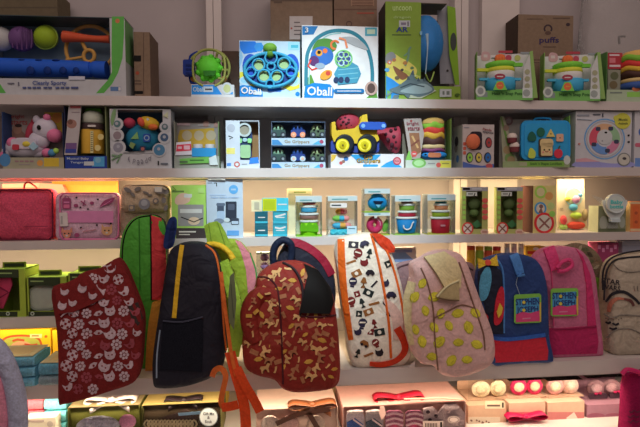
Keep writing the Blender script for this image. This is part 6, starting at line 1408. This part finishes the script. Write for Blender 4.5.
b = MB(); b.tube3([I.hit(518, 275, .004), I.hit(516, 284, .006), Vector(pix(520, 295, -.167))], .0007, dm(150, 150, 150), 5); I.part(b, 'tag_string')
# --- pink backpack
OJ = [(531, 266), (537, 253), (548, 247.4), (560, 246), (574, 248), (584, 257), (591, 275), (594.6, 305), (597, 328), (599, 349), (596, 354.6), (575, 356.4), (556, 357), (548.6, 355), (547, 340), (546, 310), (541, 285)]
J = Bag('backpack', 'two-tone pink lunch backpack beside the puppy backpack', OJ, -.097, .06, 0, n=9, rim=.6, wr=.0006)
pj = dm(166, 82, 102, 'nylon'); pjd = dm(150, 30, 66, 'nylon'); J.body(pj)
b = MB(); J.grid(b, [(546.6, 329), (547.6, 342), (549.4, 355)], [(596.6, 326), (598.6, 342), (597, 353.6)], pjd, .002, 8); J.part(b, 'dark_pink_base')
b = MB(); J.grid(b, [(576, 248.6), (583, 262), (586.6, 285), (588, 326)], [(583, 256), (590.6, 275), (594, 300), (596.4, 326)], dm(170, 40, 78, 'nylon'), .003, 3); J.part(b, 'dark_pink_side')
b = MB(); J.cord(b, [(546, 250), (551, 270), (553, 300), (553.6, 326)], .8, dm(176, 60, 90), .001); J.cord(b, [(547, 329), (570, 328.6), (596, 326)], .8, dm(120, 24, 54), .003); J.part(b, 'seam')
b = MB(); hk = dm(196, 56, 96, 'nylon'); J.band(b, [(549, 247.6), (553, 258), (556, 270)], [11, 11, 9], hk, .006); J.part(b, 'top_handle')
b = MB(); b.tube3([J.hit(*p, .014) for p in smooth_path([(557, 268), (562, 262), (570, 260), (572, 266), (564, 271), (558, 271)], 5)], .0055, hk, 8); J.part(b, 'handle_loop')
swing_tag(J, 550.6, 288.6, 578, 316.4, -.132, -.6)
# --- camouflage bag behind
OK_ = [(562, 252), (567, 245), (578, 243), (590, 247), (600, 258), (605, 275), (604, 310), (600, 338), (580, 340), (566, 300)]
K = Bag('backpack', 'brown camouflage bag with a lime tag, behind the pink backpack', OK_, -.014, .02, 0, wr=.001)
K.body(dm(104, 82, 62, 'fabric')); rnd = random.Random(4); b = MB()
for i, (x, y) in enumerate(scatter(OK_, 7, 1.5, rnd, 2)): K.patch(b, place([(c*rnd.uniform(.7, 1.1), d*rnd.uniform(.7, 1.1)) for c, d in LEAF], x, y, rnd.uniform(3, 4.6), rnd.uniform(0, 3)), (dm(64, 52, 40, 'fabric'), dm(140, 120, 94, 'fabric'), dm(84, 80, 54, 'fabric'))[i % 3])
K.part(b, 'printed_motif')
b = MB(); b.poly(smooth_path([(591, 281), (596, 277), (601, 282), (602, 300), (601, 318), (598, 327), (593, 322), (591, 300)], 3, True), dm(104, 134, 46, 'nylon'), .004, y=-.03); K.part(b, 'lime_tag')
# --- cream backpack at the right edge
OL = [(604.5, 278), (608, 264), (615, 257), (630, 253), (650, 252.4), (664, 258), (671, 278), (674, 320), (672, 348), (650, 354), (620, 354), (607, 351), (603.4, 330), (603.6, 304)]
L_ = Bag('backpack', 'cream backpack with black lettering and black piping, cut by the right edge', OL, -.089, .09, 0, n=7, rim=.5, wr=.0012)
cr = dm(150, 126, 106, 'nylon'); bkk = dm(36, 30, 32, 'nylon'); L_.body(cr)
b = MB(); L_.cord(b, [(604, 300), (605.4, 278), (609, 266), (618, 259), (640, 256.6)], .9, bkk, .001); b.tube3([tpix(*p, -.1, 0) for p in smooth_path([(603, 290), (603, 272), (609, 260), (623, 253.4), (645, 250)], 5)], .0028, bkk, 8); L_.part(b, 'black_piping')
def bag_text(bg, s_, cx, cy, w, h, m, rot=0, lift=.003):
    vs, fs, asp = text_data(s_, True); ca, sa = math.cos(math.radians(rot)), math.sin(math.radians(rot)); b = MB(); out = []
    for a, c in vs:
        u, v = a*w, -c*h/asp; out.append(bg.hit(cx+u*ca-v*sa, cy+u*sa+v*ca, lift))
    b.add(out, fs, m); return bg.part(b, 'lettering')
bag_text(L_, 'STAR', 611, 281.6, 19, 5.4, bkk, 8); bag_text(L_, 'WARS', 611, 287.6, 19, 5, bkk, 8); bag_text(L_, 'FIRST ORDER', 612, 323, 20, 3.4, bkk, -4) if False else None
b = MB(); gry = dm(108, 92, 80, 'nylon')
L_.cord(b, [(612, 262), (620, 270), (634, 272), (652, 268)], .5, gry); L_.cord(b, [(604, 314), (612, 318), (622, 315), (640, 316)], .7, gry); L_.cord(b, [(606, 338), (616, 330), (630, 329), (642, 334)], .6, gry); L_.part(b, 'seam')
b = MB(); L_.band(b, [(606, 302), (613, 294), (624, 292), (634, 298), (640, 304)], [1.6, 2.6, 3, 2.6, 2], bkk, .002); L_.band(b, [(609, 312), (611, 304), (617, 299), (624, 299)], [3, 4, 3, 2], dm(150, 84, 64, 'nylon'), .0024); L_.band(b, [(624, 299), (631, 301), (634, 306)], [2, 3, 2], dm(90, 50, 44, 'nylon'), .0024)
for k in range(7): L_.patch(b, circ(606+2.6*k, 318.4+(k % 2)*1.4, .6, 5), dm(90, 76, 66), .002)
for x, y, w in ((606, 322, 5), (613, 323.4, 6), (610, 328, 7)): L_.band(b, [(x, y), (x+w/2, y+1.4), (x+w, y)], 1.8, bkk, .002)
for x in (634, 637.5): L_.cord(b, [(x, 286), (x+.5, 291)], .4, gry)
L_.part(b, 'printed_motif')
# --- white price slip and a loose paper tag on the shelf edge
b = MB(); q = [pixz(403, 367, Z5+.004), pixz(412, 366, Z5+.004), pixz(415, 362, Z5+.012), pixz(411, 368.4, Z5+.001)]
b.poly([(403, 366.6), (410, 365), (415, 360.6), (414.4, 368.2), (408, 368.2), (409.4, 366.4)], WHITE, .001, y=YF5+.003)
solid('paper_slip', b, 'small white paper slip on the shelf between the white and lemon backpacks', 'paper')
KD = 1.1
# ================================================================== LOWER DECK (gift boxes under the counter shelf)
def deck_pack(name, label, cat, px0, px1, pt, yf, d, group=None):
    return Pack(name, label, cat, px0, px1, pt, ZDECK, yf, d, group)
def bow(p, cx, cy, y, w, m, sc=1.0, tails=True):
    "ribbon bow in metres at the point seen at (cx, cy) on plane y"
    k = mpp(cx, cy, y); c = pix(cx, cy, y); b = MB()
    for s_ in (-1, 1):
        q = [(0, 0, 0), (s_*.35*w, -.004, .10*w), (s_*.8*w, -.006, .16*w), (s_*w, -.004, .02*w), (s_*.7*w, -.002, -.10*w), (s_*.2*w, 0, -.03*w)]
        q = smooth_path(q, 4); wd = .011*sc
        rows = []
        for x, yy, z in q:
            rows.append([c+Vector((x*k, yy-wd, z*k)), c+Vector((x*k, yy+wd, z*k+.002)), c+Vector((x*k, yy+wd, z*k+.0036)), c+Vector((x*k, yy-wd, z*k+.0016))])
        b.loft(rows, m, True)
        if tails: 
            q = smooth_path([(0, 0, 0), (s_*.4*w, -.012, -.12*w), (s_*.75*w, -.02, -.30*w)], 4)
            b.loft([[c+Vector((x*k, yy-.002, z*k-.005*sc)), c+Vector((x*k, yy-.003, z*k+.005*sc)), c+Vector((x*k, yy-.001, z*k+.005*sc)), c+Vector((x*k, yy, z*k-.005*sc))] for x, yy, z in q], m, True)
    b.ellipsoid(c+Vector((0, -.004, .002)), (.007*sc, .007*sc, .006*sc), m, 10, 6)
    return p.part(b, 'ribbon_bow')
def lid_box(name, label, px0, px1, pt, yf, d, base, inner, group='clear-lidded gift boxes under the counter shelf', top=None):
    p = deck_pack(name, label, 'gift box', px0, px1, pt, yf, d, group)
    b = MB(); th = .002
    b.box(p.x0, p.x1, p.y+d-th, p.y+d, p.z, p.z1, base); b.box(p.x0, p.x0+th, p.y+.002, p.y+d-th, p.z, p.z1, base); b.box(p.x1-th, p.x1, p.y+.002, p.y+d-th, p.z, p.z1, base); b.box(p.x0+th, p.x1-th, p.y+.01, p.y+d-th, p.z, p.z+.004, base)
    b.box(p.x0+th, p.x1-th, p.y+.02, p.y+.022, p.z+.004, p.z1-.004, inner); p.part(b, 'carton')
    b = MB(); b.box(p.x0, p.x1, p.y-.001, p.y, p.z, p.z1, CLEAR); p.part(b, 'clear_lid')
    b = MB(); b.box(p.x0+.001, p.x1-.001, p.y+.004, p.y+d, p.z1, p.z1+.002, top or base); p.part(b, 'top_card')
    return p
DKB = mat((170, 150, 140))
# back row: yellow and cream cartons lit by the strip
for i, (xa, xb, pt, m, lab) in enumerate(((128, 178, 380, (236, 196, 70), 'yellow carton in the back row, under the navy backpack'), (181, 226, 379, (236, 200, 60), 'yellow carton in the back row, behind the orange straps'), (258, 300, 378.5, (226, 206, 160), 'cream carton with a barcode in the back row, under the red print backpack'), (303, 342, 378, (222, 200, 160), 'plain cream carton in the back row, left of the red ribbon'))):
    p = deck_pack('back_carton', lab, 'carton', xa, xb, pt, .08, .12, 'cartons at the back of the lower deck'); p.carton(mat(m))
    b = p.ink()
    if i == 2:
        b.rect(262, 385, 287, 392, mat((240, 228, 190))); 
        for k in range(9): b.rect(265+1.7*k, 387, 265.8+1.7*k, 389.6, mat((120, 100, 70)))
        b.rect(284, 386, 285.6, 391, BLACK); b.rect(289, 384, 299.6, 392, mat((240, 210, 40)))
    elif i < 2: b.rect(xa+.4, 386, xb-.4, 388, mat((244, 224, 120)))
    else: b.rect(318, 385, 324, 391, mat((240, 228, 200)))
    p.part(b, 'printed_front')
# folded pink and teal cloths at the left
def cloth(px0, px1, pt, z, yf, m, label):
    p = Pack('folded_cloth', label, 'cloth', px0, px1, pt, z, yf, .1, 'folded pink and teal cloths')
    n = 10; rings = []
    for i in range(n+1):
        x = p.x0+(p.x1-p.x0)*i/n; f = 1-.05*(abs(i-n/2)/(n/2))**4; hz = (p.z1-p.z)/2
        rings.append([(x, p.y+.05+.05*math.copysign(abs(math.cos(a))**.4, math.cos(a))*f, p.z+hz+hz*f*math.copysign(abs(math.sin(a))**.4, math.sin(a))) for a in [2*math.pi*k/16 for k in range(16)]])
    b = MB(); b.loft(rings, m); p.part(b, 'cloth_body')
    return p
pkc = dm(176, 74, 78, 'fabric'); tlc = dm(90, 138, 136, 'fabric')
for cx0, cx1, m, nm in ((22, 42.5, pkc, 'pink'), (44, 66, tlc, 'teal')):
    z = ZDECK+.0004
    pb = pix(30, 427+30, -.15).z
    for k, pt in enumerate((433, 423.5, 411.5, 400)):
        if k == 0: p = cloth(cx0, cx1, pt, z, -.08, m, 'lowest folded %s cloth of its stack at the left of the lower deck' % nm)
        else: p = cloth(cx0, cx1, pt, z, -.08, m, '%s folded %s cloth of the stack %s' % (('', 'second lowest', 'second highest', 'topmost')[k], nm, 'left of the white box' if nm == 'pink' else 'right of the pink cloths'))
        z = p.z1+.0004
p = deck_pack('small_carton', 'small cream carton in front of the pink and teal cloths', 'carton', 25, 56, 418, -.125, .035); p.carton(dm(160, 138, 116))
b = p.ink(); b.rect(27, 420, 44, 422, dm(120, 96, 84)); b.disc(50, 424, 3, dm(130, 110, 96)); p.part(b, 'printed_front')
# bow-topped clear boxes, left to right
p = lid_box('gift_box', 'olive gift box of white knit and a pink round, tied with a sheer white bow', 68, 140, 407, -.11, .15, dm(104, 92, 36, k=2.6), dm(108, 96, 40, k=2.4), top=mat((150, 134, 96))); yi = p.y+.012
b = MB(yi); b.ball(98, 426, 22, dm(160, 140, 146, 'fabric'), 11, d=3.4)
for k in range(9):
    for j in range(3): b.ball(84+3.6*k, 420+4*j, 1.6, dm(172, 152, 156, 'fabric'), y=yi-.0075)
p.part(b, 'knit_bootie')
b = MB(yi-.002); b.ball(127.6, 421.5, 8.6, dm(178, 104, 124, 'fabric'), 7.6, d=3); p.part(b, 'pink_pompom')
ribw = mat((205, 190, 186), 'satin'); bow(p, 112, 400, -.08, 26, ribw, 1.5)
p = lid_box('gift_box', 'brown gift box of striped lace with a round white sticker and a black bow', 142, 221, 404.5, -.11, .15, dm(104, 88, 44, k=2.4), dm(66, 46, 32, k=1.8), top=mat((160, 140, 84))); yi = p.y+.012
b = MB(yi)
for k in range(14): b.tube([(144+3.6*k, 424), (147+3.6*k, 420), (150+3.6*k, 424), (147+3.6*k, 428)], 1, dm(140, 112, 84), y=yi-.004, closed=True, seg=2, n=6)
p.part(b, 'lace_band')
b = MB(yi); b.poly([(178, 412.6), (202, 411), (203, 413.6), (179, 415.4)], dm(110, 124, 140), .003); b.poly([(160, 418), (186, 409), (200, 417), (196, 420)], dm(60, 40, 34), .002); p.part(b, 'pen_shape')
b = p.ink(-.1115); b.disc(208.6, 417, 9.4, dm(90, 86, 84)); b.disc(208.6, 417, 8.6, dm(168, 156, 148)); p.part(b, 'round_sticker')
b = MB(-.1122); b.text('Gift Me', 208.6, 413.6, 11, dm(50, 44, 46), 3, th=.0008); b.text('&', 208.6, 417.4, 2.6, dm(50, 44, 46), 3, th=.0008); b.text('Book', 208.6, 421.4, 7, dm(50, 44, 46), 3, th=.0008); p.part(b, 'lettering')
bow(p, 184, 400, -.08, 19, mat((38, 26, 30), 'satin'), 1.3)
p = lid_box('gift_box', 'pale gift box under clear wrap with a brown ribbon, right of the orange straps', 256, 338, 409, -.11, .16, mat((220, 190, 176)), mat((214, 180, 168))); yi = p.y+.01
for k, (x, m) in enumerate(((270, (236, 214, 204)), (290, (224, 180, 176)), (316, (226, 200, 186)))):
    b = MB(yi); b.ball(x, 424, 9, mat(m, 'fabric'), 9, d=3); p.part(b, 'sock_roll')
brn = mat((140, 82, 48), 'satin'); dbr = mat((60, 34, 26), 'satin')
bow(p, 312, 405, -.09, 24, brn, 1.5)
b = MB(); 
for q in ([(276, 424), (296, 415), (312, 412), (330, 409)], [(308, 412), (314, 422), (320, 432)]):
    L, R = ribbon_edges(smooth_path(q, 4), 5); b.loft([[pix(*l, -.113), pix(*r, -.113), pix(*r, -.1115), pix(*l, -.1115)] for l, r in zip(L, R)], dbr, True, False)
p.part(b, 'dark_ribbon')
for k, (x, y) in enumerate(((262, 398), (278, 396), (330, 392), (344, 398))):
    pass
p = lid_box('gift_box', 'wide clear box of blue, grey and pink baby socks tied with a red ribbon', 343, 466, 405, -.11, .17, mat((216, 170, 160)), mat((214, 160, 150))); yi = p.y+.011
lav = mat((190, 170, 190), 'fabric')
for x, m1, m2, nm in ((355, (206, 186, 196), (70, 96, 160), 'blue_sock'), (374, (180, 164, 170), (70, 78, 96), 'grey_sock')):
    b = MB(yi); b.poly(rr_pts(x-9, 410, x+9, 440, 7), mat(m1, 'fabric'), .006); b.ball(x, 411.5, 8.6, mat((226, 204, 204), 'fabric'), 2.4, d=3); p.part(b, nm)
    b = MB(yi-.0065); b.poly([(x-8, 422), (x, 418), (x+8, 424), (x+8, 436), (x-8, 436)], mat(m2, 'fabric'), .002); b.line([(x-2, 419), (x+8, 426)], 1.6, mat((236, 210, 214)), .0026) ; p.part(b, 'sock_toe')
for x in (394, 414):
    b = MB(yi); b.poly(rr_pts(x-9, 410, x+9, 440, 5), mat((170, 100, 124), 'fabric'), .005); 
    for k in range(4): b.line(smooth_path([(x-8.6, 414.6+5*k), (x, 412.4+5*k), (x+8.6, 414.6+5*k)]), 2, mat((236, 190, 204), 'fabric'), .007)
    b.poly([(x-8, 427), (x, 423), (x+8, 427), (x+8, 438), (x-8, 438)], mat((214, 80, 124), 'fabric'), .0065); p.part(b, 'striped_sock')
b = MB(yi); b.poly([(423, 408), (432, 406), (438, 412), (444, 404), (456, 403), (464, 412), (464, 436), (423, 436)], mat((190, 164, 168), 'fabric'), .005); 
for x, y in ((428, 412), (436, 416), (430, 420)): b.ball(x, y, 2, mat((70, 50, 60)), 1.6, y=yi-.006)
p.part(b, 'grey_plush')
b = MB(-.1118); b.rect(423, 421, 443, 430, mat((206, 186, 180)), .0006)
for k in range(8): b.rect(425+1.6*k, 423, 425.8+1.6*k, 429, mat((60, 46, 46)), .001)
b.rect(440, 422, 442, 430, BLACK, .001); b.disc(453.6, 419.6, 6, mat((206, 186, 180)), 3.6, th=.0006); b.disc(453.6, 419.6, 5, mat((150, 130, 130)), 2.8, th=.001); b.disc(453.6, 419.6, 4.2, mat((214, 196, 190)), 2.2, th=.0014); p.part(b, 'barcode_label')
red = mat((186, 24, 50), 'satin')
bow(p, 398, 397.5, -.07, 25, red, 1.5, False)
b = MB(); b.tube3([pix(*q, -.11) for q in ((404, 399), (440, 398), (464, 400))], .0025, mat((220, 170, 150), 'satin'), 6); b.poly([(380, 406), (384, 406), (386, 414), (381.6, 420), (379, 413)], mat((230, 190, 180), 'satin'), .001, y=-.1115); p.part(b, 'pale_cord')
# right: trays of mittens on closed lower boxes
def mitten(p, b_name, cx, cy, rx, ry, m, pad, yi):
    k = mpp(cx, cy, yi); zlow = p.z+.0028; cz = pix(cx, cy, yi).z
    if cz-ry*k < zlow:                        # rests on the tray
        ry = min(ry, 7.8); cy = cy-(zlow-(cz-ry*k))/k
    b = MB(yi); b.ball(cx, cy, rx, m, ry, d=4.5); o = p.part(b, b_name)
    b = MB(yi-4.6*mpp(cx, cy, yi)); b.ball(cx+.6, cy+.4, rx*.62, pad, ry*.6, d=1.6); b.build('sole_pad', o)
def tray(px0, px1, pt, pm, label, lower_label, base, mits, yf=-.06):
    pl = deck_pack('gift_box', lower_label, 'gift box', px0, px1, pm, yf-.03, .15, 'closed gift boxes on the lower deck'); pl.carton(base)
    p = Pack('mitten_tray', label, 'gift box', px0, px1, pt, pl.z1+.0006, yf, .09, 'clear trays of mittens and booties')
    b = MB(); b.box(p.x0, p.x1, p.y+.088, p.y+.09, p.z, p.z1, base); b.box(p.x0, p.x1, p.y+.002, p.y+.088, p.z, p.z+.002, base); p.part(b, 'card_tray')
    b = MB(); b.box(p.x0, p.x1, p.y, p.y+.0008, p.z, p.z1, CLEAR); b.box(p.x0, p.x1, p.y+.0008, p.y+.088, p.z1-.0008, p.z1, CLEAR); p.part(b, 'clear_lid')
    for i, (cx, cy, rx, ry, m, pad) in enumerate(mits): mitten(p, 'mitten', cx, cy, rx, ry, mat(m, 'fabric'), mat(pad, 'fabric'), p.y+.02)
    return p, pl
cw = (240, 220, 190)
p, pl = tray(468, 506, 379.5, 405, 'clear tray of two cream ruffled booties, left of the pink mittens', 'closed cream box with dotted cloth, beneath the cream booties', mat((206, 168, 142)), ((481, 391.5, 9.4, 8.6, (240, 224, 190), (236, 206, 170)), (498, 390, 8, 8, (240, 224, 190), (236, 206, 170))))
b = MB(p.y-.0016); b.rect(485, 401, 504.6, 408.6, mat((238, 220, 190)), .0004, y=pl.y+.0); b.rect(487, 404.6, 500, 406.4, mat((120, 96, 84)), .0008, y=pl.y); b.rect(502, 402.4, 503.6, 407.6, BLACK, .0008, y=pl.y); pl.part(b, 'barcode_label')
b = pl.ink(); b.rect(468.4, 417, 500, 430, mat((214, 196, 176))); rnd = random.Random(2)
for k in range(16): b.disc(470+28*rnd.random(), 420+8*rnd.random(), .9, mat((120, 90, 80)))
pl.part(b, 'dotted_cloth')
hp_ = (226, 60, 110)
p, pl = tray(509, 545, 380, 402.5, 'clear tray of two hot pink mittens with cream soles', 'closed pink box with a magenta bow, beneath the hot pink mittens', mat((222, 184, 160)), ((518.6, 391, 8.4, 10, hp_, (240, 220, 190)), (534.4, 394, 8, 9.4, hp_, (240, 210, 180))))
b = pl.ink(); b.rect(509.4, 412, 545, 430, mat((206, 116, 126))); pl.part(b, 'pink_front')
bow(pl, 525, 416.5, pl.y-.006, 20, mat((200, 20, 84), 'satin'), 1.3, False)
p, pl = tray(547.4, 584, 380, 402, 'clear tray of two pale pink booties with cream soles', 'closed pale pink box beneath the pale booties', mat((222, 184, 160)), ((555, 391, 8.6, 9.6, (234, 176, 176), (244, 226, 196)), (570, 388.6, 8.2, 10.4, (236, 196, 186), (240, 206, 190))))
b = pl.ink(); b.rect(547.8, 412, 584, 430, mat((208, 128, 128))); b.poly([(566, 418), (574, 412), (578, 419), (572, 424)], mat((240, 220, 210))); pl.part(b, 'pink_front')
# mauve booties at the right end
p, pl = tray(587, 634, 377, 404, 'clear tray of mauve quilted shoes with tiny magenta bows', 'closed mauve box beneath the quilted shoes, beside the magenta bag', dm(110, 70, 76), ((596, 388, 9, 10, (150, 112, 122), (176, 140, 148)), (611, 386, 9.4, 10, (150, 112, 122), (176, 140, 148)), (627, 386, 9, 11, (156, 112, 120), (180, 140, 146))))
b = MB(p.y+.006); b.poly(rr_pts(588.5, 393, 607, 399.5, 3), dm(52, 30, 36), .003); b.poly(rr_pts(609, 392, 626, 398.8, 3), dm(52, 30, 36), .003); p.part(b, 'dark_sole')
for x, y in ((598, 393.6), (617, 392)):
    b = MB(p.y+.002); b.ball(x-2, y, 2, mat((170, 30, 80)), 1.4); b.ball(x+2, y-.4, 2, mat((170, 30, 80)), 1.4); p.part(b, 'tiny_bow')
b = pl.ink()
for x in (596, 614): b.disc(x, 425, 9, dm(150, 116, 120), 9); b.disc(x, 416, 9, dm(100, 50, 60), 3)
b.poly([(620, 409), (624, 412), (627, 422), (623, 418)], dm(180, 140, 130)); pl.part(b, 'printed_front')
# magenta gift bag in the right corner
p = deck_pack('gift_bag', 'magenta drawstring bag with dark scribbled print in the bottom right corner', 'bag', 629, 672, 377, -.2, .06)
b = MB(); rings = []
for k in range(9):
    f = k/8; z = p.z+(p.z1-p.z)*f; w = (p.x1-p.x0)/2*(1-.06*math.sin(f*3)-.10*f**6); cx = (p.x0+p.x1)/2
    rings.append([(cx+w*math.copysign(abs(math.cos(a))**.5, math.cos(a)), p.y+.03+.03*math.copysign(abs(math.sin(a))**.6, math.sin(a))*(1-.5*f**4), z+.006*math.sin(5*a)*f) for a in [2*math.pi*i/28 for i in range(28)]])
b.loft(rings, dm(128, 16, 54, 'fabric', 1.9)); p.part(b, 'bag_body')
b = MB(); b.tube3([pix(*q, -.195) for q in smooth_path([(622, 374), (627, 369.4), (636, 371), (642, 374)], 4)], .006, dm(150, 24, 64, 'satin'), 8); p.part(b, 'tied_cord')
b = MB(p.y-.0012)
for k, (x, y) in enumerate(((629, 411), (628, 416), (628, 421))): b.line(smooth_path([(x, y), (x+2.4, y+1.6), (x+5, y-.6), (x+8, y+1.2), (x+11, y)]), .9, dm(60, 20, 34), .0008)
p.part(b, 'scribble_print')
# grey and pink round cushion at the left edge
t = thing('ring_cushion', 'grey round nursing cushion with a pink centre in the bottom left corner', 'cushion', pixz(-20, 470, ZDECK)*1.0)
YC = -.36; c = pix(-22, 419, YC); k = mpp(-20, 419, YC); rz = c.z-ZDECK-.001; rx = 50*k
t.location = (c.x, YC, ZDECK)
b = MB(); n = 40; rings = []
for i in range(n):
    a = 2*math.pi*i/n; w = .020*(1+.04*math.sin(9*a))
    cx_, cz_ = c.x+(rx-.02)*math.cos(a), c.z+(rz-.02)*math.sin(a); rings.append([(cx_+w*math.cos(a)*math.cos(q), YC+.02*math.sin(q), cz_+w*math.sin(a)*math.cos(q)) for q in [2*math.pi*j/14 for j in range(14)]])
rings.append(rings[0]); b.loft(rings, dm(110, 102, 110, 'fabric', .8), False); b.build('grey_rim', t)
b = MB(); b.ellipsoid((c.x, YC-.004, c.z), (rx-.030, .034, rz-.030), dm(180, 104, 114, 'fabric', .8), 28, 12); b.build('pink_centre', t)
b = MB(); b.tube3([(c.x+(rx-.038)*math.cos(a), YC-.012, c.z+(rz-.038)*math.sin(a)) for a in [2*math.pi*i/32 for i in range(32)]], .004, dm(140, 70, 84, 'fabric'), 6, False, True); b.build('seam', t)
